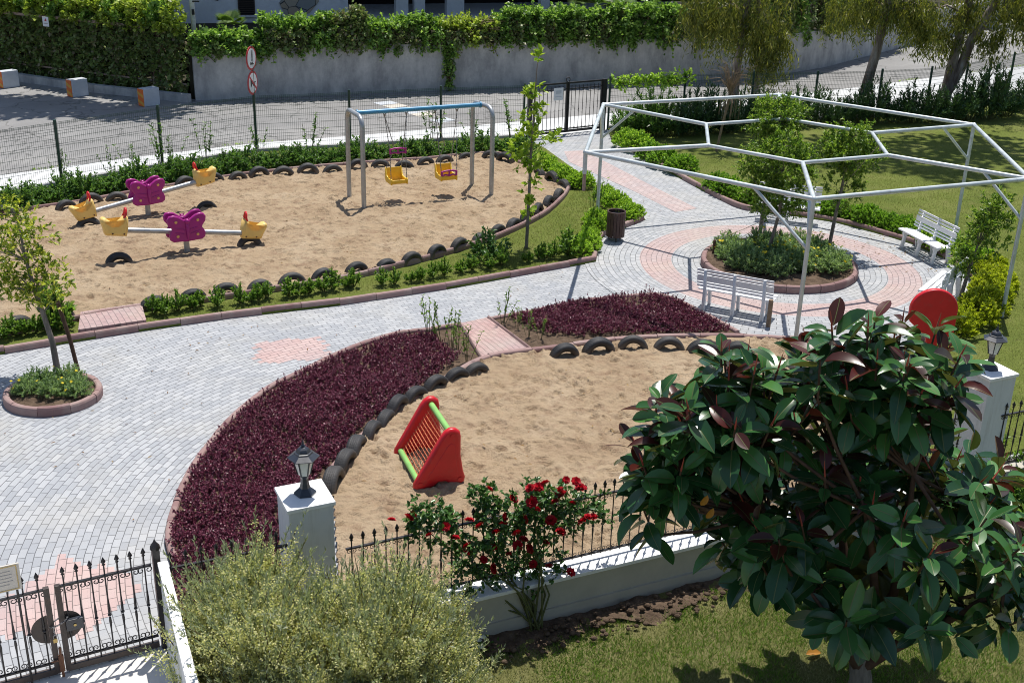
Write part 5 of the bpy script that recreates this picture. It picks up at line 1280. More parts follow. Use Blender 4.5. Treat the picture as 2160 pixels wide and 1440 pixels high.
# bushes between mesh fence and big sandpit
bb = [(-10, 452), (22, 446), (50, 440), (80, 432), (112, 428), (142, 420), (172, 416), (205, 410), (235, 404), (265, 400), (292, 392), (318, 388), (345, 382), (372, 380), (400, 376), (428, 371), (456, 368), (486, 364), (515, 360), (545, 357), (575, 353), (606, 352), (636, 350), (668, 347), (698, 345), (730, 342), (762, 340), (795, 338), (826, 337), (858, 335), (890, 333), (922, 331), (955, 329), (988, 326), (1020, 324), (1050, 322), (1080, 324), (1105, 330)]
for i, q in enumerate(bb):
    if i < len(ORD): lab = 'leafy green bush, %s from the left in the strip before the mesh fence' % ORD[i]
    else: lab = 'leafy green bush near the back gate, %s before the last' % ORD[len(bb) - 1 - i] if i < len(bb) - 1 else 'leafy green bush closest to the back gate before the mesh fence'
    plant('K_BB', i % 4, 'fence_bush', lab, 'bush', g(*q), 'leafy bushes before the mesh fence', 'leaf_back', s=1.0)
for (q, s_, lab) in [((125, 392), .95, 'thin leafy stem growing against the leftmost fence post in view'), ((345, 368), 1.3, 'tall thin rose stem leaning on the second fence post'), ((365, 362), 1.0, 'thin brownish rose stem right of the second fence post'),
                     ((437, 352), 1.15, 'slim shrub with a pinkish top between two fence posts'), ((548, 338), .95, 'yellowish leafy shrub at the foot of the sign pole'), ((655, 332), 1.2, 'sparse airy sapling left of the swing before the mesh fence'),
                     ((912, 318), 1.5, 'slender yellow-green climber against the fence post behind the swing'), ((1000, 312), 1.1, 'sparse shrub just behind the right swing legs'), ((1080, 305), 1.35, 'dark reddish leafy shrub left of the back gate'),
                     ((238, 380), .8, 'thin grey-green stem among the fence bushes behind the rear seesaw'), ((280, 375), .9, 'airy grey-green shrub behind the raised saddle of the rear seesaw')]:
    plant('K_TS', RP.randrange(3), 'tall_shrub', lab, 'shrub', g(*q), 'thin tall shrubs before the mesh fence', 'leaf_back', s=s_)
# rose bush on the island and stakes by the pergola post
plant('K_BB', 2, 'rose_shrub', 'darker rose shrub by the tyres left of the young plane tree', 'shrub', g(1031, 553), None, 'leaf_rose', s=1.15)
plant('K_TS', 1, 'tall_shrub', 'cluster of upright bare stems on the grass beside the left pergola post', 'shrub', g(1248, 447), 'thin tall shrubs before the mesh fence', 'leaf_shrub', s=.8)
plant('K_TS', 2, 'tall_shrub', 'second cluster of leafy stems against the left pergola post', 'shrub', g(1262, 442), 'thin tall shrubs before the mesh fence', 'leaf_shrub', s=.75)
for (q, s_, lab) in [((905, 712), .78, 'leggy green seedling at the upper tip of the purple crescent'), ((933, 725), .85, 'leggy seedling in the dry soil left of the pink step, back one'), ((952, 738), .8, 'leggy seedling in the dry soil left of the pink step, middle one'),
                     ((966, 742), .7, 'bare thin stem in the dry soil left of the pink step'), ((985, 768), .75, 'leggy seedling at the foot of the pink step next to the tyres'), ((1060, 688), .72, 'leggy seedling right of the pink step by the path kerb'),
                     ((1092, 700), .5, 'small seedling at the left edge of the small purple bed'), ((1115, 716), .5, 'small seedling on dry soil between pink step and small purple bed'), ((1140, 720), .45, 'lowest seedling at the left corner of the small purple bed')]:
    plant('K_TS', RP.randrange(3), 'seedling', lab, 'seedling', g(*q), 'leggy seedlings beside the pink step', 'leaf_shrub', s=s_)
# oleanders along the right fence
ol = [(1322, 288, 1.0), (1352, 290, 1.15), (1385, 292, 1.2), (1420, 290, 1.15), (1455, 288, 1.1), (1492, 284, 1.1), (1528, 282, 1.05), (1565, 278, 1.0), (1605, 275, 1.0), (1640, 272, .95), (1680, 268, .95), (1722, 266, .95), (1765, 266, .95), (1805, 264, .95), (1845, 264, 1.0), (1885, 262, 1.0), (1925, 262, 1.0), (1965, 262, 1.0), (2003, 260, 1.1), (2042, 256, 1.25), (2080, 254, 1.3), (2118, 248, 1.25), (2158, 238, 1.1), (2195, 228, 1.0)]
for i, (x, y, s_) in enumerate(ol):
    plant('K_OL', i % 3, 'oleander', 'dark green oleander shrub, %s from the back gate along the right fence' % ORD[i], 'shrub', g(x, y), 'oleander shrubs along the right fence', 'leaf_oleander' if i > 2 else 'leaf_back', s=s_)
# flowers in the plaza planter
RPL = np.random.default_rng(61)
pcx, pcy = 5.705, 24.09
kerb('kerb', [Vector((pcx + 1.55 * math.cos(a), pcy + 1.55 * math.sin(a), 0)) for a in np.linspace(0, 2*math.pi, 65)[:-1]], w=.12, h=.17, side=-1, stone=.34, closed=True, seed=12)
relief('planter_soil', [Vector((pcx + 1.56 * math.cos(a), pcy + 1.56 * math.sin(a), 0)) for a in np.linspace(0, 2*math.pi, 49)[:-1]], .10, 'soil', .05, lambda X, Y: vnoise(X, Y, 3, 5) * .08 + vnoise(X, Y, 9, 6) * .06)
pts = []; tries = 0
while len(pts) < 30 and tries < 3000:
    tries += 1; a = RPL.random() * 2 * math.pi; r_ = 1.30 * math.sqrt(RPL.random()); x, y = pcx + r_ * math.cos(a), pcy + .10 + r_ * math.sin(a)
    if y < pcy - .62 - .3 * RPL.random(): continue
    if all((x-u)**2 + (y-v)**2 > .19**2 for u, v in pts): pts.append((x, y))
pts.sort(key=lambda q: q[0]); FLW = None
for i, (x, y) in enumerate(pts):
    o = plant('K_FE', i % 4, 'flowering_shrub', 'feathery grey-green shrub, %s from the left in the round plaza planter' % ORD[i], 'shrub', Vector((x, y, 0)), 'feathery shrubs in the round planter', 'leaf_grey_green', s=.98 + .16 * math.sin(i * 1.7), z=.10)
    if i % 3 != 1:
        q = np.random.default_rng(900 + i); T = dome(q, 3, .34, .47, .2, .92)
        for tp_ in T:
            if FLW is None:
                ang = np.linspace(0, 2*np.pi, 10)[:-1]; D = np.stack([np.cos(ang), np.sin(ang), np.full(9, .25)], 1); V, Fc = leaves(np.zeros((9, 3)), D, np.tile([0, 0, 1.], (9, 1)) + .01, .036, .02, ); FLW = npmesh('flower', V, [Fc])
            fo = link('flower', FLW, 'flower_yellow', o); fo.location = tp_; fo.rotation_euler = (q.normal() * .4, q.normal() * .4, 0)
def sticks(name, label, segs, mat, cat, group=None):
    o = thing(name, label, cat, segs[0][0], 0, group); m = MB(); b = Vector(segs[0][0])
    for pts_, r in segs_iter(segs): m.tube([Vector(p) - b for p in pts_], r, 7)
    m.build('shaft', mat, o); return o
def segs_iter(s):
    for a in s: yield a[:-1], a[-1]

# ---- trees
def limbs(rng, start, tips, r0, bend=.12):
    m = MB(); s = Vector(start)
    for t_ in tips:
        t_ = Vector(t_); mid = s.lerp(t_, .5) + Vector((rng.normal() * bend, rng.normal() * bend, abs(rng.normal()) * bend)); m.tube([s, s.lerp(mid, .5) + Vector((0, 0, .02)), mid, mid.lerp(t_, .5), t_], [r0, r0 * .85, r0 * .65, r0 * .45, r0 * .2], 6, cap=False)
    return m
def tree(name, label, loc, trunk, radii, clumps, lm, bark, L=.065, Wd=.03, shoots=14, per=16, cr=.22, seed=1, tpl=LEAF, cat='tree', group=None, up=.3, flat=1.0):
    """trunk: list of local points; clumps: local centres of leaf clumps"""
    q = np.random.default_rng(seed); o = thing(name, label, cat, loc, 0, group)
    m = MB(); m.tube(trunk, radii, 9); m.build('trunk', bark, o)
    C_ = np.array(clumps); top = Vector(trunk[-1])
    m = MB(); npt = len(trunk)
    for c in clumps[::max(1, len(clumps) // 26)]:
        cz = Vector(c); cand = [Vector(p) for p in trunk[npt // 3:]]; s = min(cand, key=lambda p: (p - cz).length + max(0, p.z - cz.z) * 2)
        mid = s.lerp(cz, .55) + Vector((0, 0, .06)); r0 = radii[-1] * .75; m.tube([s, mid, cz], [r0, r0 * .6, r0 * .25], 5, cap=False)
    m.build('branches', bark, o)
    n = len(C_); d = nrm(q.normal(size=(n, shoots, 3)) + [0, 0, .35]); B = np.repeat(C_[:, None], shoots, 1); T = B + d * (cr * (.6 + .6 * q.random((n, shoots, 1)))) * [1, 1, flat]
    V, Fc = shoots_leaves(q, (B + .25 * (T - B)).reshape(-1, 3), T.reshape(-1, 3), per, L, Wd, .2, .95, tpl, up)
    link('crown', fol(V, Fc), lm, o); return o
def ell(seed, n, c, r, fl=.4, low=None):
    q = np.random.default_rng(seed); out = []
    while len(out) < n:
        v = q.normal(size=3); v /= np.linalg.norm(v); v *= (fl + (1 - fl) * q.random() ** .6)
        if low is not None and v[2] < low: continue
        out.append((c[0] + v[0] * r[0], c[1] + v[1] * r[1], c[2] + v[2] * r[2]))
    return out
# left ficus in its own kerbed planter
lt = g(122, 786); ringc = g(113, 838)
tree('ficus_tree', 'young ficus with pale yellow-green crown in the small kerbed planter at the left', (lt.x, lt.y, .05), [(0, 0, 0), (-.02, 0, .5), (-.12, .02, 1.0), (-.2, .03, 1.35), (-.28, .03, 1.9), (-.33, .05, 2.5)], [.055, .048, .04, .036, .026, .014],
     ell(1, 30, (-.42, 0, 2.12), (.56, .5, .72), .35) + ell(2, 8, (-.40, 0, 1.35), (.45, .4, .35), .4) + [(.22, -.1, 1.55), (.30, 0, 1.62), (.12, .1, 1.15)], 'leaf_ficus', 'bark_grey', L=.08, Wd=.036, shoots=8, per=9, cr=.25, seed=41)
kerb('kerb', [ringc + Vector((.64 * math.cos(a) , .60 * math.sin(a), 0)) for a in np.linspace(0, 2*math.pi, 41)[:-1]], w=.11, h=.15, side=-1, stone=.42, closed=True, seed=13)
relief('planter_soil', [ringc + Vector((.65 * math.cos(a), .61 * math.sin(a), 0)) for a in np.linspace(0, 2*math.pi, 33)[:-1]], .09, 'soil', .04, lambda X, Y: vnoise(X, Y, 4, 15) * .06)
for i, (dx, dy) in enumerate([(-.38, -.05), (-.12, .22), (.02, -.12), (.28, .10), (.42, -.05), (-.30, .22), (.15, .32)]):
    plant('K_FE', i % 4, 'planter_shrub', 'feathery green shrub, %s of the clump around the stem of the left ficus' % ORD[i], 'shrub', ringc + Vector((dx, dy, 0)), 'feathery shrubs in the small planter', 'leaf_grey_green', s=.78, z=.09)
st = g(165, 782); sticks('tree_stake', 'wooden stake leaning beside the left ficus', [((st.x, st.y, 0), (st.x - .08, st.y + .03, .55), (st.x - .22, st.y + .06, 1.22), .035)], 'bark_brown', 'stake')
# slender plane tree on the island
pl_ = g(1110, 527); tk = [(0, 0, 0), (.02, 0, 1.0), (.03, 0, 2.0), (.07, 0, 3.0), (.10, 0, 3.9), (.12, 0, 4.12)]
tree('plane_tree', 'slender young plane tree with bright green leaves on the grass by the big sandpit', (pl_.x, pl_.y, .05), tk, [.04, .034, .028, .02, .012, .005],
     [(.02 + .07 * math.sin(k * 2.4), .09 * math.cos(k * 2.4), .8 + k * .20) for k in range(14)] + [(.42, 0, 2.35), (.60, .1, 2.45), (-.26, .1, 2.3), (-.22, -.1, 1.95), (.24, .1, 3.05), (.26, -.1, 1.9), (-.15, 0, 2.6), (.10, 0, 3.55), (.12, 0, 4.1), (.2, .1, 2.65), (-.32, 0, 2.1)],
     'leaf_plane', 'bark_grey', L=.13, Wd=.09, shoots=5, per=5, cr=.2, seed=43, tpl=LEAF)
# trees in the plaza planter
p1, p2_ = g(1614, 557), g(1748, 527)
tree('ficus_tree', 'left ficus of the plaza planter, tied with ropes, trunk leaning right', (p1.x, p1.y, .1), [(0, 0, 0), (.08, 0, .45), (.16, 0, .95), (.20, .02, 1.4), (.16, .02, 1.9), (.12, 0, 2.5)], [.045, .04, .034, .03, .024, .012],
     ell(3, 46, (.10, .05, 2.10), (.76, .66, .58), .35) + ell(4, 18, (.12, 0, 1.40), (.66, .55, .45), .4), 'leaf_ficus_green', 'bark_grey', L=.07, Wd=.031, shoots=13, per=17, cr=.27, seed=45)
tree('ficus_tree', 'right ficus of the plaza planter, straight bare trunk and round crown', (p2_.x, p2_.y, .1), [(0, 0, 0), (.04, 0, .6), (.09, 0, 1.2), (.14, .02, 1.8), (.2, .02, 2.5)], [.045, .04, .034, .026, .012],
     ell(5, 44, (.20, .05, 2.15), (.74, .64, .55), .35) + [(.35, 0, 1.25), (-.1, .1, 1.35), (.5, .1, 1.3), (.1, -.1, 1.05), (.3, .1, 1.5)], 'leaf_ficus_green', 'bark_grey', L=.07, Wd=.031, shoots=13, per=17, cr=.27, seed=46)
p3 = g(1602, 503); tree('ficus_tree', 'rear ficus of the plaza planter whose darker crown rises behind the others', (p3.x + .02, p3.y + .1, .1), [(0, 0, 0), (.02, 0, .8), (.05, 0, 1.6), (.12, .02, 2.6)], [.05, .045, .036, .012],
     ell(6, 38, (.18, .1, 2.62), (.60, .55, .46), .3) + ell(7, 8, (.12, .1, 2.1), (.45, .4, .4), .4), 'leaf_ficus_green', 'bark_grey', L=.07, Wd=.031, shoots=13, per=17, cr=.27, seed=47)
p4 = g(2018, 652); tree('ficus_tree', 'multi-stemmed ficus at the right edge of the plaza by the bench', (p4.x, p4.y, 0), [(0, 0, 0), (.05, 0, .4), (.10, 0, .8), (.2, .05, 1.3), (.28, .05, 2.0)], [.045, .04, .032, .022, .010],
     ell(8, 20, (.36, .05, 1.90), (.44, .4, .42), .3) + ell(9, 14, (.12, .05, 1.20), (.52, .4, .48), .3), 'leaf_ficus_green', 'bark_grey', L=.08, Wd=.036, shoots=9, per=10, cr=.24, seed=48)
sk = g(1483, 545); sticks('planter_stake', 'short brown wooden stake at the left rim of the round planter', [((sk.x + .22, sk.y + .02, .05), (sk.x + .22, sk.y + .02, .42), .032)], 'bark_brown', 'stake')
e = Vector((5.47, 24.3, 0)); kt = p1 + Vector((.15, 0, 1.15))
rp_o = thing('guy_ropes', 'thin ropes staying the left ficus of the plaza planter', 'rope', kt); m = MB()
for tgt in (sk + Vector((.22, .02, .4)), sk + Vector((.5, .3, .15)), p1 + Vector((1.0, -.3, .15)), p1 + Vector((-.55, -.2, 2.0))):
    m.tube([Vector((0, 0, 0)), (tgt - kt) * .5 - Vector((0, 0, .02)), tgt - kt], .006, 5)
for k in range(4): m.tube([Vector((.045 * math.cos(a), .045 * math.sin(a), -.05 + .025 * k)) for a in np.linspace(0, 2*math.pi, 9)[:-1]], .010, 5, closed=True)
m.build('rope', 'rope_beige', rp_o)
kt2 = Vector((5.726, 24.255, 2.62)) + (I6['D'] + I6['C']) * .5 * Vector((1, 1, 0)).length / Vector((1, 1, 0)).length; q_ = Vector((5.726, 24.255, 0)) + (I6['D'] + I6['C']) * .5
ro2 = thing('guy_rope', 'thin rope from the inner pergola ring down to the right ficus', 'rope', q_); m = MB(); t2 = p2_ + Vector((.1, 0, 1.45)) - q_
m.tube([Vector((0, 0, 0)), t2 * .5, t2], .007, 5); m.tube([(.0, 0, .04), (.02, -.02, -.03), (.01, -.03, -.14)], .02, 6); m.build('rope', 'rope_beige', ro2)
ws = g(1620, 690); sticks('wooden_stake', 'short weathered wooden stake just behind the rubber tree leaves near the white bench', [((ws.x, ws.y, 0), (ws.x, ws.y, .55), .045)], 'stake_wood', 'stake')
# dry weeping shrub before the right fence
ds = g(1545, 378); q = np.random.default_rng(71); o = thing('dry_shrub', 'leafless grey twiggy weeping shrub on a thin leaning stem before the right fence', 'shrub', (ds.x, ds.y + 3.0, .05))
m = MB(); m.tube([(0, 0, 0), (.12, 0, .9), (.22, 0, 1.5), (.28, 0, 2.0)], [.04, .035, .04, .03], 7)
for k in range(60):
    a = q.random() * 6.28; r_ = .25 + .5 * q.random(); h_ = .2 + .75 * q.random(); m.tube([(.25, 0, 1.6 + .3 * q.random()), (.25 + r_ * .5 * math.cos(a), r_ * .5 * math.sin(a), 1.9 + h_ * .7), (.25 + r_ * math.cos(a), r_ * math.sin(a), 1.75 + h_)], [.008, .006, .003], 4, cap=False)
for k in range(26):
    a = q.random() * 6.28; r_ = .1 + .22 * q.random(); m.tube([(.26, 0, 1.8), (.26 + r_ * math.cos(a), r_ * math.sin(a), 1.5), (.24 + r_ * math.cos(a), r_ * math.sin(a), .8 + .4 * q.random())], [.008, .006, .003], 4, cap=False)
m.build('twigs', 'stake_wood', o)
# eucalyptus trees on the street side
def euc(name, label, loc, trunks, cl, seed, mat='leaf_olive_euc', high=None, dn=1.7, lo=.95, droop=(.6, 1.7), spread=.25, L=.20, per=17):
    q = np.random.default_rng(seed); o = thing(name, label, 'tree', loc, 0, 'eucalyptus trees along the street')
    for pts_, rr in trunks: m = MB(); m.tube(pts_, rr, 10); m.build('trunk', 'bark_eucalyptus', o)
    Bs = []; Ts = []; m = MB(); tp = [Vector(p) for pts_, _ in trunks for p in pts_[1:]]
    for c, r, k in cl:
        k = int(k * dn); c = (c[0], c[1], c[2] - lo)
        cz = Vector(c); s = min(tp, key=lambda p: (p - cz).length); m.tube([s, s.lerp(cz, .5) + Vector((0, 0, .25)), cz], [.05, .035, .012], 6, cap=False)
        v = q.normal(size=(k, 3)); v = nrm(v) * (q.random((k, 1)) ** .5); B = np.array(c) + v * np.array(r); Bs.append(B)
        Ts.append(B + np.stack([q.normal(size=k) * spread, q.normal(size=k) * spread, -(droop[0] + (droop[1] - droop[0]) * q.random(k))], 1))
    m.build('branches', 'bark_eucalyptus', o)
    B = np.concatenate(Bs); T = np.concatenate(Ts); n = len(B); f = q.random((n, per)); P = (B[:, None] + (T - B)[:, None] * f[..., None] + q.normal(size=(n, per, 3)) * .05).reshape(-1, 3)
    D = q.normal(size=(n * per, 3)) * .45; D[:, 2] -= .9; V, Fc = leaves(P, D, q.normal(size=(n * per, 3)), L * (.6 + .8 * q.random(n * per)), L * .2)
    if high:
        Pc = []
        for c, r, k in high: v = q.normal(size=(k, 3)); Pc.append(np.array(c) + nrm(v) * (q.random((k, 1)) ** .5) * np.array(r))
        Pc = np.concatenate(Pc); V2, F2 = leaves(Pc, q.normal(size=Pc.shape), q.normal(size=Pc.shape) + [0, 0, 1.], .45, .30); V, Fc = join([(V, Fc), (V2, F2)])
    link('crown', fol(V, Fc), mat, o)
e1 = g(1552, 236)
euc('eucalyptus_tree', 'weeping eucalyptus with hanging olive-green crown before the retaining wall, left of the three', (e1.x, e1.y + .6, 0), [([(0, 0, 0), (.0, 0, 1.5), (.10, 0, 3.2), (.25, 0, 5), (.3, 0, 14)], [.17, .14, .12, .10, .05]), ([(.75, .1, 0), (.75, .1, 1.5), (.6, .1, 3.0), (.4, .1, 5)], [.12, .10, .08, .05])],
    [((-.9, 0, 4.3), (1.0, .9, .8), 70), ((.9, .2, 3.9), (.9, .9, .7), 70), ((1.3, -.2, 3.3), (.5, .6, .5), 34), ((.2, -.3, 4.4), (1.4, 1.0, .8), 90), ((-1.4, .3, 4.8), (.7, .8, .7), 50), ((.4, .2, 5.8), (1.8, 1.4, 1.0), 60), ((.8, -.2, 2.9), (.45, .5, .4), 22)], 51, high=[((0, 0, 15), (2.6, 2.0, 2.5), 700)])
e2 = g(1812, 246); e3 = g(1985, 240)
euc('eucalyptus_tree', 'middle eucalyptus with one straight leaning trunk behind the mesh fence', (e2.x, e2.y, 0), [([(0, 0, 0), (.08, 0, .9), (.28, 0, 2.2), (.42, 0, 3.6), (.6, 0, 17)], [.21, .18, .16, .13, .07])],
    [((-.6, .2, 4.3), (1.1, .9, .6), 60), ((.7, .0, 4.5), (1.2, .9, .6), 60), ((1.5, -.2, 4.2), (.6, .6, .6), 36), ((1.75, -.2, 3.6), (.3, .35, .3), 12), ((.2, .2, 5.6), (2.2, 1.5, 1.0), 60)], 52, droop=(.5, 1.3), dn=1.8, lo=.45, high=[((-.4, 0, 17), (2.6, 2.2, 3), 800), ((2.5, -1, 19), (2, 1.6, 2), 400)])
euc('eucalyptus_tree', 'forked eucalyptus with two pale trunks, rightmost on the street side', (e3.x, e3.y, 0), [([(0, 0, 0), (.06, 0, .9), (.12, 0, 2.0), (.28, 0, 3.4), (1.2, 0, 16)], [.26, .20, .17, .14, .07]), ([(.06, 0, .7), (.42, 0, 1.6), (.62, 0, 2.6), (1.3, 0, 4.0), (2.0, 0, 5.2)], [.19, .18, .16, .11, .05])],
    [((-1.1, 0, 3.9), (.8, .8, .7), 50), ((.5, .1, 4.2), (1.2, 1.0, .7), 70), ((-.4, -.2, 3.3), (.7, .5, .4), 26), ((2.2, 0, 4.2), (1.1, 1.0, .9), 70), ((3.4, .1, 3.9), (.9, .9, .9), 56), ((1.3, -.2, 3.3), (.6, .5, .4), 26), ((1, 0, 5.6), (2.8, 1.8, 1.0), 80)], 53, droop=(.4, 1.2), dn=1.8, lo=.45, high=[((.6, 0, 16), (3.0, 2.0, 3), 900), ((3.5, -1, 20), (2.4, 1.8, 2), 500)])

euc('eucalyptus_tree', 'tall eucalyptus standing left of the view whose canopy shades the parking bay', (-25, 44.5, 0), [([(0, 0, 0), (.6, -.4, 4), (3, -1.2, 8.5), (8, -2.2, 10.2), (13, -2.8, 10.4)], [.3, .26, .2, .12, .06])],
    [((5, -1.6, 10.4), (1.0, .8, .5), 10)], 54, high=[((5.5, -2.0, 10.2), (3.0, 1.9, 1.0), 1700), ((9.5, -2.6, 10.4), (3.2, 1.9, 1.0), 1900), ((13.2, -2.9, 10.3), (2.2, 1.5, .8), 900)])
# ---- the big ivy hedge at the left, creepers on the wall, palms
def ivy(name, label, cat, loc, boxes, mat, seed, group=None, L=.12, per=14, smat='bark_brown', woody=40):
    """boxes: (centre, half sizes, shoots, direction)"""
    q = np.random.default_rng(seed); o = thing(name, label, cat, loc, 0, group); by = {}
    m = MB()
    for c, r, k, d, mt in boxes:
        B = np.array(c) + (q.random((k, 3)) * 2 - 1) * np.array(r); T = B + np.array(d) * (.4 + .8 * q.random((k, 1))) + q.normal(size=(k, 3)) * .10
        by.setdefault(mt or mat, []).append(shoots_leaves(q, B, T, per, L, L * .75, .0, 1.0, DIAMOND, .1))
        for j in range(0, k, max(1, k // max(4, woody // len(boxes)))): m.tube([B[j] * .6 + np.array(c) * .4, B[j], T[j]], [.02, .014, .006], 4, cap=False)
    cs = [Vector(b_[0]) for b_ in boxes]
    m.tube(cs, .015, 4)
    m.build('stem', smat, o)
    for mt, ps in by.items(): V, Fc = join(ps); link('foliage', fol(V, Fc), mt, o)
    return o
H0, H1 = Vector((-24.5, 45.9, 0)), Vector((-11.4, 40.15, 0)); hd = (H1 - H0); HL = hd.length; hd.normalize(); hn = Vector((-hd.y, hd.x, 0)); HH = 2.75; hr = Vector((-.41, .91, 0))
hb = []
for i in range(30):
    c = hd * (HL * (i + .5) / 30); hb_n = hn * .18
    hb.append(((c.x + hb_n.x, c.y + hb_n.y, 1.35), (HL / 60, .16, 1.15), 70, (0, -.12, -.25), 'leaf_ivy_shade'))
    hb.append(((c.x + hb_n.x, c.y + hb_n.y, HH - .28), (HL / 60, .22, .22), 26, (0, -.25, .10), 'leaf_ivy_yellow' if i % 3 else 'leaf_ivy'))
    for j in range(5):
        d = hr * (.6 + j * 1.1); hb.append(((c.x + d.x, c.y + d.y, HH + .05 + .05 * j), (HL / 60, .55, .12), 26, (0, -.12, .28), 'leaf_ivy_yellow' if (i * 3 + j) % 4 else 'leaf_ivy'))
hedge_o = ivy('ivy_hedge', 'huge ivy-covered screen with bright leafy roof and shaded hanging front at the left', 'hedge', H0, hb, 'leaf_ivy_shade', 81, L=.15, per=11, woody=900)
m = MB()
for i in range(7):
    p = hd * (HL * (i + .4) / 7) + hn * .3; m.tube([p, p + Vector((0, 0, HH))], .05, 6); m.beam(p + Vector((0, 0, HH - .05)), p + hr * 5.2 + Vector((0, 0, HH + .2)), .06, .1)
m.beam(Vector((0, 0, HH - .45)) + hn * .02, hd * HL * .9 + Vector((0, 0, HH - .45)) + hn * .02, .05, .09); m.beam(Vector((0, 0, .5)) + hn * .1, hd * HL + Vector((0, 0, .5)) + hn * .1, .05, .05)
m.build('frame', 'rusty_pipe', hedge_o)
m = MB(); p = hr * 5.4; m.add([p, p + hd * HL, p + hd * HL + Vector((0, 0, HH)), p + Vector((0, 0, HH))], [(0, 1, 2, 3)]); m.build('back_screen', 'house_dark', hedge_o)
def walltop(s):                                                 # point on the wall top at running length s
    for a, b in zip(WALL[:-1], WALL[1:]):
        a, b = Vector((*a, 0)), Vector((*b, 0)); L = (b - a).length
        if s <= L: return a + (b - a) * (s / L), (b - a).normalized()
        s -= L
def creeper(label, s0, s1, seed, mat, h=.85, dens=1.0, hang=.35, top=None, shade='leaf_ivy_shade'):
    n = max(2, int((s1 - s0) / .42)); loc = walltop(s0)[0]; bx = []; q = random.Random(seed)
    for i in range(n):
        p, T = walltop(s0 + (s1 - s0) * (i + .5) / n); nn = Vector((-T.y, T.x, 0)); hh_ = h * (.8 + .4 * q.random()); c = p + nn * .45 - loc
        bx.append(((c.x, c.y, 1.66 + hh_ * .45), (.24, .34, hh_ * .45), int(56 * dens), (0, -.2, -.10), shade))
        bx.append(((c.x, c.y - .05, 1.66 + hh_ * .9), (.26, .42, .16), int(80 * dens), (0, -.18, .22), mat))
        f = p - nn * .10 - loc
        bx.append(((f.x, f.y, 1.66 + hh_ * .45), (.22, .08, hh_ * .42), int(34 * dens), (0, -.10, -.20), mat if q.random() < .6 else shade))
        if q.random() < .4: bx.append(((f.x, f.y, 1.60), (.2, .06, .1), int(8 * dens), (0, -.06, -hang * (.5 + q.random())), mat))
    return ivy('creeper', label, 'creeper', loc, bx, mat, seed, 'creepers along the top of the retaining wall', L=.125, per=10, woody=70)
creeper('light green creeper spilling over the left end of the retaining wall under the palm', 0.1, 2.7, 201, 'leaf_ivy', h=.28, hang=.30)
creeper('high rounded creeper mound below the stone inlay of the house wall', 2.4, 4.9, 202, 'leaf_ivy', h=.78, hang=.22)
creeper('dark ivy clump left of the porch opening', 4.7, 6.0, 203, 'leaf_ivy_shade', h=.92, hang=.2)
creeper('creeper with bare brown twigs beneath, before the pale porch columns', 5.9, 8.7, 204, 'leaf_ivy', h=.72, dens=.7, hang=.2)
creeper('thin yellowish creeper over dry twigs where a vine hangs to the road', 8.8, 11.0, 205, 'leaf_ivy_yellow', h=.62, dens=.5, hang=.2)
creeper('thick bright creeper in the middle of the retaining wall', 10.9, 14.0, 206, 'leaf_ivy', h=.90, hang=.25)
creeper('thick dark green creeper right of the middle, under the palm leaves', 13.9, 18.6, 207, 'leaf_ivy', h=.92, hang=.25)
creeper('bright bushy growth above the wall behind the white pole', 19.0, 25.0, 208, 'leaf_ivy', h=2.4, dens=1.4)
creeper('dull creeper above the far right end of the retaining wall', 25.5, 34.0, 209, 'leaf_ivy_shade', h=1.8)
p, T = walltop(9.05); q = np.random.default_rng(91); bx = [((0, -.12, 1.75 - .16 * k), (.22 - .015 * k, .05, .1), 16 - k, (0, -.04, -.22), None) for k in range(11)]
ivy('hanging_vine', 'vine hanging from wall top down to the road behind the swing', 'vine', p, bx, 'leaf_ivy', 92, L=.11, per=9, woody=60)
tw = walltop(9.9)[0]; o = thing('dry_twigs', 'tangle of bare grey twigs on the wall top before the dark porch', 'twigs', tw + Vector((0, .4, 1.6))); m = MB()
for k in range(80):
    a = q.random(3); b = q.random(3); A_ = Vector(((a[0]-.5)*2.2, (a[1]-.5)*.8, a[2]*.8)); B_ = Vector(((b[0]-.5)*2.4, (b[1]-.5)*.8, b[2]*1.0)); m.tube([A_, A_.lerp(B_, .5) + Vector((0, 0, .15)), B_], [.014, .011, .006], 4, cap=False)
m.build('twigs', 'stake_wood', o)
def palm(loc, label, n, L, seed, fan=True):
    q = np.random.default_rng(seed); o = thing('fan_palm', label, 'palm', loc, 0, 'palms behind the retaining wall'); m = MB(); m.tube([(0, 0, 0), (0, 0, .5)], [.12, .1], 8); m.build('trunk', 'bark_brown', o)
    Ps = []; Ds = []; Ns = []
    for k in range(n):
        a = 2 * math.pi * k / n + q.random() * .3; el = .35 + .9 * q.random(); d = np.array([math.cos(a) * math.cos(el), math.sin(a) * math.cos(el), math.sin(el)]); base = np.array([0, 0, .5]) + d * L * .55; side = np.cross(d, [0, 0, 1]); side /= np.linalg.norm(side); up_ = np.cross(side, d)
        for j in np.linspace(-1.35, 1.35, 26): Ps.append(base); Ds.append(d * math.cos(j) + side * math.sin(j) - up_ * .1); Ns.append(up_ + .1)
    V, Fc = leaves(np.array(Ps), np.array(Ds), np.array(Ns), L * .62, L * .07); link('fronds', fol(V, Fc), 'leaf_palm', o)
w_ = walltop(1.1)[0]; palm((w_.x, w_.y + .9, 1.75), 'fan palm with one broad bright leaf beside the pale peeling pole', 9, .62, 301)
for i, s_ in enumerate((14.8, 16.6, 18.6)):
    w_ = walltop(s_)[0]; palm((w_.x, w_.y + 1.6, 2.0), ('palm left of the three above the dark creeper', 'middle palm above the dark creeper', 'palm above the dark creeper next to the weeping eucalyptus')[i], 10, 1.05, 310 + i)
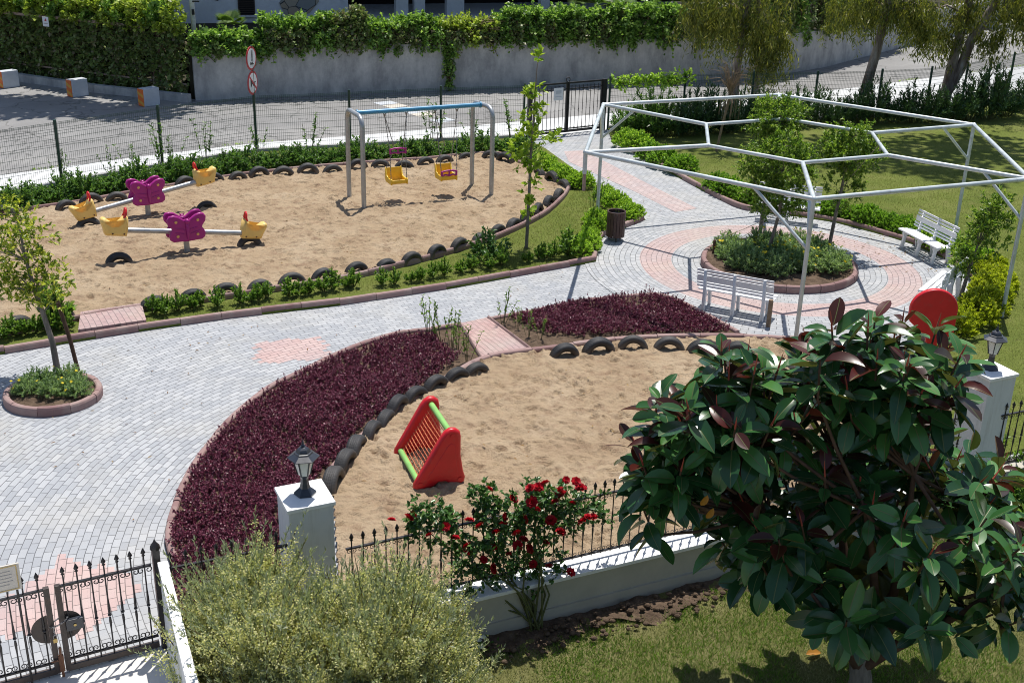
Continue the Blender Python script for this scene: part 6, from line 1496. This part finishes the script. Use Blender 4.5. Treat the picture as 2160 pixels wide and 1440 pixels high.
# darker trees behind everything, seen in the gaps
for i, (x, y, s_) in enumerate([(-18, 56, 1.5), (-3, 60, 1.2), (10, 58, 1.6), (17, 62, 1.7), (24, 68, 1.8), (32, 72, 1.9)]):
    tree('background_tree', 'broad dark tree behind house and wall, %s from the left' % ORD[i], (x, y, 1.4), [(0, 0, 0), (0, 0, 1.5), (.1, 0, 3)], [.2, .17, .1], ell(400 + i, 46, (0, 0, 2.6), (2.6 * s_, 2.0 * s_, 2.4), .4), 'leaf_shrub', 'bark_grey', L=.26, Wd=.14, shoots=12, per=12, cr=.8, seed=420 + i, tpl=DIAMOND, group='trees behind the street')
# ivy leaning on the right mesh fence
a = FENCE_R[0]; b = FENCE_R[1]; bx = [(((b-a) * (k / 9)).x and tuple((b-a) * (k / 9) + Vector((0, 0, 1.45))), (.25, .10, .18), 24, (0, -.1, .08), None) for k in range(1, 10)]
ivy('fence_ivy', 'yellow-green ivy lying over the top of the mesh fence just right of the back gate', 'ivy', a, bx, 'leaf_hedge', 95, L=.09, per=10)

# ---- grey-leaved flowering shrub in the foreground
q = np.random.default_rng(111); fs = thing('flowering_bush', 'large grey-green bush covered in tiny cream-yellow flowers, foreground left of centre', 'bush', (-1.90, 9.72, -.52))
FB = np.array((-1.90, 9.72, -.52)); Bs, Ts, Bd, Td = [], [], [], []
lobes = [(445, 1265, 9.7), (480, 1195, 9.9), (545, 1165, 10.0), (610, 1265, 9.6), (660, 1255, 9.4), (715, 1235, 9.9), (780, 1215, 9.7), (845, 1200, 9.9), (885, 1255, 9.7), (915, 1320, 9.8), (560, 1280, 9.1), (760, 1300, 9.1), (870, 1350, 9.2), (470, 1380, 9.3), (650, 1370, 8.9), (925, 1400, 9.5), (525, 1235, 9.5), (825, 1270, 9.3), (700, 1430, 8.7), (560, 1420, 8.8), (890, 1430, 9.0)]
for lx, ly, lY in lobes:
    tp = np.array(at(lx, ly, lY)) - FB; k = 125; c0 = tp - [0, 0, .50]; o_ = q.normal(size=(k, 3)) * [.16, .15, .12]; d = o_ * [2.0, 2.0, .6] + q.normal(size=(k, 3)) * .16; d[:, 2] += 1.0
    b = c0 + o_; Bs.append(b); Ts.append(b + nrm(d) * (.28 + .32 * q.random((k, 1)) ** 1.5))
    k = 90; b = c0 + q.normal(size=(k, 3)) * [.17, .17, .24] - [0, 0, .28]; Bd.append(b); Td.append(b + nrm(q.normal(size=(k, 3)) + [0, 0, .5]) * .35)
B = np.concatenate(Bs); T = np.concatenate(Ts); B2 = np.concatenate(Bd); T2 = np.concatenate(Td)
V, Fc = join([shoots_leaves(q, B, T, 26, .058, .012, .25, .50, DIAMOND, .45), shoots_leaves(q, B2, T2, 22, .055, .013, .1, .9, DIAMOND, .2)]); link('foliage', fol(V, Fc), 'leaf_grey', fs)
sm = MB()
for i in range(0, len(B), 7): sm.tube([tuple(B[i] * [.25, .25, 0]), tuple(B[i] * [.8, .8, .6]), tuple(B[i]), tuple(T[i])], [.014, .010, .006, .003], 4, cap=False)
sm.build('stem', 'bark_brown', fs)
fm = vnoise(B[:, 0], B[:, 1] + B[:, 2], 1.8, 8) + q.random(len(B)) * .5 > -.12; Bf = np.concatenate([B[fm], B2]); Tf = np.concatenate([T[fm], T2]); m_ = len(Tf); per = 78; f = -.1 + .78 * q.random((m_, per)); P = (Bf[:, None] + (Tf - Bf)[:, None] * f[..., None] + q.normal(size=(m_, per, 3)) * .03).reshape(-1, 3)
D = q.normal(size=P.shape); V, Fc = leaves(P, D, q.normal(size=P.shape), .023 * (.7 + .6 * q.random(len(P))), .02); link('flowers', fol(V, Fc), 'flower_cream', fs)
# ---- red climbing rose on the railing
rb = Vector((.39, 11.80, -.52)); q = np.random.default_rng(121); ro = thing('rose_bush', 'climbing rose with deep red blooms growing through the black railing', 'rose bush', rb)
ax = lambda u, v, z: (D25 * u + N25 * v + Vector((0, 0, z)))
cl = []
def onfence(x, y, off=-.22):
    Y = 12.2
    for _ in range(12): w = at(x, y, Y); Y = FP0.y + (w.x - FP0.x) * .4663 + off
    return at(x, y, Y)
for zx, zy, r_, k in ((750, 640, 85, 34), (690, 590, 60, 14), (650, 660, 40, 7), (1000, 500, 60, 12), (1050, 540, 70, 14), (1150, 560, 90, 22), (1130, 690, 90, 24), (1250, 640, 80, 18), (1260, 480, 60, 12), (1400, 500, 70, 18), (1400, 610, 80, 20), (1480, 570, 60, 10), (960, 800, 90, 22), (870, 740, 60, 12), (1120, 800, 90, 22), (1250, 860, 90, 18), (920, 920, 70, 14), (1200, 980, 70, 10), (1540, 530, 60, 9), (1610, 590, 45, 6), (1350, 860, 70, 10), (820, 560, 45, 6), (1000, 660, 70, 14), (1300, 560, 60, 12), (1050, 900, 60, 8), (960, 990, 40, 6), (1280, 760, 60, 10)):
    r_ *= 1.18
    for _ in range(max(4, int(k * .8))):
        v = q.normal(size=2); v = v / np.linalg.norm(v) * q.random() ** .5; p = onfence(600 + (zx + v[0] * r_) / 2.4, 840 + (zy + v[1] * r_) / 2.4, -.24 + q.normal() * .10) - rb; cl.append((p.x, p.y, p.z))
C_ = np.array(cl); n = len(C_); d = nrm(q.normal(size=(n, 3, 3))); B = np.repeat(C_[:, None], 3, 1); T = B + d * .12
V, Fc = shoots_leaves(q, B.reshape(-1, 3), T.reshape(-1, 3), 6, .062, .045, .1, 1.0, LEAF, .25); link('foliage', fol(V, Fc), 'leaf_rose', ro)
m = MB()
for i in range(0, n, 24):
    t_ = Vector(cl[i]); b0 = Vector((q.normal() * .03, q.normal() * .03, 0)); mid = Vector((t_.x * .45 + q.normal() * .06, t_.y * .45, t_.z * .55)); m.tube([b0, b0.lerp(mid, .5) + Vector((q.normal() * .07, 0, .05)), mid + Vector((q.normal() * .10, 0, .06)), t_], [.015, .012, .009, .004], 5, cap=False)
m.build('stem', 'stem_green', ro)
rose_me = None
def rose_mesh():
    qq = np.random.default_rng(5); parts = []
    for ring, (k_, el, L_) in enumerate(((3, 1.25, .034), (5, .95, .044), (7, .6, .052), (8, .25, .056))):
        aa = np.linspace(0, 2*np.pi, k_ + 1)[:-1] + ring * .7 + qq.random(k_) * .3; D = np.stack([np.cos(aa) * math.cos(el), np.sin(aa) * math.cos(el), np.full(k_, math.sin(el))], 1)
        N = np.stack([-np.cos(aa) * math.sin(el), -np.sin(aa) * math.sin(el), np.full(k_, math.cos(el))], 1); parts.append(leaves(D * .006, D, N, L_, L_ * 1.25, LEAF))
    V, Fc = join(parts); return npmesh('bloom', V, [Fc])
rose_me = rose_mesh()
RS = [(826, 1097), (871, 1085), (862, 1092), (1031, 1032), (990, 1098), (1083, 1052), (1118, 1030), (1136, 1028), (1130, 1075), (1122, 1058), (1062, 1106), (1046, 1122), (1194, 1012), (1215, 1016), (1180, 1036), (1186, 1044), (1162, 1098), (1182, 1122), (1230, 1100), (1240, 1090), (983, 1167), (1037, 1155), (1044, 1198), (1092, 1150), (1104, 1138), (1158, 1195), (1203, 1207), (985, 1152), (1150, 1145), (1090, 1125), (1120, 1155), (1068, 1090), (1208, 1062), (1250, 1092), (1012, 1110), (940, 1110), (905, 1130), (1170, 1060), (1105, 1095), (1020, 1180), (1125, 1190), (1075, 1170), (1225, 1030), (1150, 1020), (960, 1135)]
for i, (x, y) in enumerate(RS):
    P = onfence(x, y, -.44); o = link('bloom', rose_me, 'petal_red', ro); o.location = P - rb
    s_ = .85 + .45 * q.random(); o.scale = (s_,) * 3; o.rotation_euler = (.5 + q.normal() * .5, q.normal() * .5, q.random() * 6)
# white flowers low in the bed
wf = g(1010, 1365, -.5); o = thing('white_flower', 'cluster of small white flowers on the ground right of the flowering bush', 'flower', wf); q = np.random.default_rng(131); Ps = []
V1 = []
for c in ((0, 0, .10), (-.09, -.06, .07), (.03, -.10, .08), (.05, .02, .13)):
    aa = np.linspace(0, 2*np.pi, 7)[:-1]; D = np.stack([np.cos(aa), np.sin(aa), np.full(6, .25)], 1); V1.append(leaves(np.tile(c, (6, 1)), D, np.tile([0.01, 0, 1.], (6, 1)), .042, .05))
V, Fc = join(V1); link('petals', npmesh('petals', V, [Fc]), 'flower_white', o); n = 60; B = q.normal(size=(n, 3)) * [.10, .07, .02]; B[:, 2] += .03; V, Fc = leaves(B, q.normal(size=(n, 3)) + [0, 0, .6], q.normal(size=(n, 3)) + [0, 0, 1], .07, .03); link('foliage', fol(V, Fc), 'leaf_shrub', o)
# ---- rubber tree
q = np.random.default_rng(142); TB = g(1808, 1478, -.52); TB.z = -.52
rt = thing('rubber_tree', 'big glossy rubber tree with dark green and reddish leaves in the right foreground', 'tree', TB)
m = MB(); m.tube([(0, 0, -.1), (.0, 0, .3), (-.06, .02, .62)], [.15, .125, .11], 12); trunk_o = m.build('trunk', 'bark_grey', rt)
forks = [((-.06, .02, .55), (-.55, .1, 1.35), (-1.25, .1, 2.3)), ((-.06, .02, .55), (-.25, .35, 1.5), (-.55, .6, 2.9)), ((0, 0, .6), (.15, -.1, 1.5), (.1, -.2, 3.0)), ((0, 0, .5), (.5, .2, 1.3), (1.0, .3, 2.5)), ((0, .02, .55), (.35, .5, 1.4), (.45, .8, 2.8)), ((-.06, 0, .5), (-.45, -.35, 1.2), (-.95, -.5, 1.9)), ((0, 0, .5), (.45, -.35, 1.2), (1.1, -.5, 1.9)), ((-.05, 0, .6), (-.1, -.3, 1.5), (-.4, -.4, 2.7))]
m = MB()
for f_ in forks:
    a, b, c = [Vector(v) for v in f_]; m.tube([a, a.lerp(b, .5) + Vector((0, 0, .03)), b, b.lerp(c, .5) + Vector((.03, 0, 0)), c], [.085, .07, .052, .038, .024], 8, cap=False)
# shoots: (tip, direction)
CR = np.array([-.05, .1, 2.1]); RA = np.array([2.1, 1.4, 1.5]); tips = []
for (lx, ly, lY, ra, kk) in ((1550, 850, 10.6, (.85, .7, .70), 26), (1880, 790, 10.7, (1.05, .8, .70), 30), (2070, 960, 10.5, (.7, .7, .7), 16), (1420, 960, 10.5, (.45, .6, .55), 12)):
    lc = np.array(at(lx, ly, lY) - TB); n0 = len(tips); tr = 0
    while len(tips) < n0 + kk and tr < 4000:
        tr += 1; v = q.normal(size=3); v /= np.linalg.norm(v); v[2] = v[2] * .8 + .15; t_ = lc + v * np.array(ra) * (.3 + .7 * q.random())
        if all(np.linalg.norm(t_ - u) > .24 for u, _ in tips): tips.append((t_, nrm(v + [0, 0, .5])))
while len(tips) < 172:
    v = q.normal(size=3); v /= np.linalg.norm(v); v[2] = v[2] * .8 + .12; rad = .62 + .38 * q.random(); t_ = CR + v * RA * rad
    if t_[2] < 1.0 + .22 * max(0, t_[0] - .5) + .15 * max(0, -t_[0] - 1.0): continue
    if t_[2] < 1.5 and abs(t_[0] + .02) < .36 and t_[1] < .7: continue
    if all(np.linalg.norm(t_ - u) > .29 for u, _ in tips): tips.append((t_, v))
for x, y, Y in ((1528, 720, 10.6), (1690, 690, 11.0), (1845, 640, 10.8), (1730, 715, 10.2), (1610, 745, 10.4), (1955, 740, 10.7), (2048, 755, 10.5), (1395, 800, 10.6), (1350, 1015, 10.6), (2150, 890, 10.4), (1470, 790, 10.6), (1780, 700, 10.5)):
    p = at(x, y + 40, Y) - TB; tips.append((np.array(p), nrm((np.array(p) - CR) / RA + [0, 0, .6])))
ends = [Vector(f_[2]) for f_ in forks] + [Vector(f_[1]) for f_ in forks]
Pg, Dg, Ng, Lg, Wg = [], [], [], [], []; Pr, Dr, Nr, Lr, Wr = [], [], [], [], []; SPL = []
for t_, v in tips:
    if t_[0] > .42 and 3.0 < t_[2] < 4.4 and t_[1] < .8: continue               # gap through which the far pillar shows
    t_ = Vector(t_); v = Vector(v).normalized(); axis = (v * .55 + Vector((0, 0, .75 if t_.z > 1.6 else .35))).normalized(); s = min(ends, key=lambda p_: (p_ - t_).length)
    sl_ = .34 if t_.z < 2.5 else .46; b0 = t_ - axis * sl_; m.tube([s, s.lerp(b0, .6) - Vector((0, 0, .05)), b0, t_], [.022, .018, .014, .010], 6, cap=False)
    nl = q.integers(10, 14) + (4 if t_.z > 2.5 else 0); o1 = axis.orthogonal().normalized(); o2 = axis.cross(o1); ph = q.random() * 6.28; young = t_.z > 2.55 or q.random() < .12
    for j in range(nl):
        f = j / (nl - 1); a = ph + j * 2.4; rad_ = o1 * math.cos(a) + o2 * math.sin(a); lift = -.35 + 1.35 * f ** 1.4; P = b0 + axis * ((sl_ + .02) * f); d = (rad_ + axis * lift * .9 + Vector((0, 0, -.12))).normalized(); L_ = (.22 + .20 * q.random()) * (1 - .25 * (f > .85))
        nn = axis * 1.0 - rad_ * lift * .7 + Vector((0, 0, .35)); nn = nn + Vector(q.normal(size=3)) * .30; d = (d + Vector(q.normal(size=3)) * .16).normalized()
        P = P + d * .045; tgt = (Pr, Dr, Nr, Lr, Wr) if (young and f > .74 and q.random() < .42) else (Pg, Dg, Ng, Lg, Wg)
        tgt[0].append(P); tgt[1].append(d); tgt[2].append(nn); tgt[3].append(L_); tgt[4].append(L_ * (.44 + .08 * q.random()))
    if young and len(SPL) < 95: SP = MB(); SP.tube([t_, t_ + axis * .07, t_ + axis * (.15 + .08 * q.random())], [.011, .009, .002], 5, cap=False); SPL.append(SP)
m.build('branches', 'bark_brown', rt); [s_.build('leaf_sheath', 'spear_red', rt) for s_ in SPL]
for nm, A_, mt in (('foliage', (Pg, Dg, Ng, Lg, Wg), 'leaf_rubber'), ('young_foliage', (Pr, Dr, Nr, Lr, Wr), 'leaf_rubber_red')):
    ar = [np.array(k_, float) for k_ in A_]; pk = q.integers(0, 5, len(ar[0])); V, Fc = join([leaves(*[a_[pk == j] for a_ in ar], RUBS[j]) for j in range(5)])
    mi = np.tile(np.arange(RUBBER[1].shape[0]) % 3 == 1, len(ar[0])).astype(int); link(nm, npmesh('foliage', V, [Fc], True, [mt, 'leaf_midrib'], mi), None, rt)
for (x, y, Y) in ((1490, 1092, 10.0), (1478, 1065, 10.0)):
    p = np.array([at(x, y, Y) - TB]); V, Fc = leaves(p, np.array([[.3, -.2, .6]]), np.array([[.2, -1, .2]]), .13, .07, RUBBER); link('yellow_leaf', fol(V, Fc, True), 'leaf_yellowed', rt)
fl_ = g(1700, 1382, -.49); V, Fc = leaves(np.array([[0, 0, .02]]), np.array([[1, .3, .1]]), np.array([[.1, -.3, 1]]), .20, .09, RUBBER); o = link('fallen_leaf', fol(V, Fc, True), 'leaf_yellowed'); o.location = fl_; tag(o, 'single brown fallen leaf on the garden grass below the rubber tree', 'leaf')
# rubble stones in the flower bed below the wall
RR = random.Random(12)
m = MB()
for i in range(240):
    u = RR.uniform(.4, 6.5); p = FP0 + D25 * u - N25 * RR.uniform(.45, .95); s_ = RR.uniform(.012, .05); m.ball((p.x, p.y, -.47 + s_ * .3), s_, 6, 4, (1, RR.uniform(.6, 1), .6))
o = m.build('rubble', 'soil'); tag(o, 'loose clods and small stones in the flower bed below the garden wall', 'stones', kind='stuff')
# green shrubs to the right of the rubber tree by the far railing
for i, (x, y) in enumerate([(2128, 1090), (2150, 1045), (2105, 1010)]):
    plant('K_BB', i, 'garden_bush', 'light green bush glimpsed right of the rubber tree, %s from the front' % ORD[i], 'bush', g(x, y, -.5), 'bushes by the far railing', 'leaf_shrub', s=1.1, z=-.5)

# dry leaf litter and crumbs lying on paving and sand
q = np.random.default_rng(171); lx_, ly_ = [], []
for poly, dn in ((gp([(1700, 480), (1900, 500), (2000, 560), (1960, 590), (1780, 560)]), 26), (gp([(1150, 345), (1450, 420), (1360, 470), (1200, 420)]), 5), (gp([(0, 760), (700, 660), (1250, 560), (1250, 620), (900, 690), (560, 790), (300, 1100), (0, 1150)]), 2.2), (gp([(720, 1040), (1300, 1000), (1350, 780), (1000, 800)]), 3.5), (gp([(150, 500), (1150, 380), (1000, 500), (200, 640)]), 2.0)):
    x, y = scatter(q, poly, dn); lx_.append(x); ly_.append(y)
x = np.concatenate(lx_); y = np.concatenate(ly_); n = len(x); D = q.normal(size=(n, 3)); D[:, 2] *= .15; Nn = q.normal(size=(n, 3)) * .25 + [0, 0, 1]
V, Fc = leaves(np.stack([x, y, np.full(n, .022) + np.where(inside(x, y, SAND1) | inside(x, y, sand2), .10, 0)], 1), D, Nn, .05 * (.5 + q.random(n)), .022, LEAF); tag(link('leaf_litter', npmesh('leaf_litter', V, [Fc]), 'leaf_dry'), 'scattered dry leaves lying on the paving and the sand', 'leaf litter', kind='stuff')
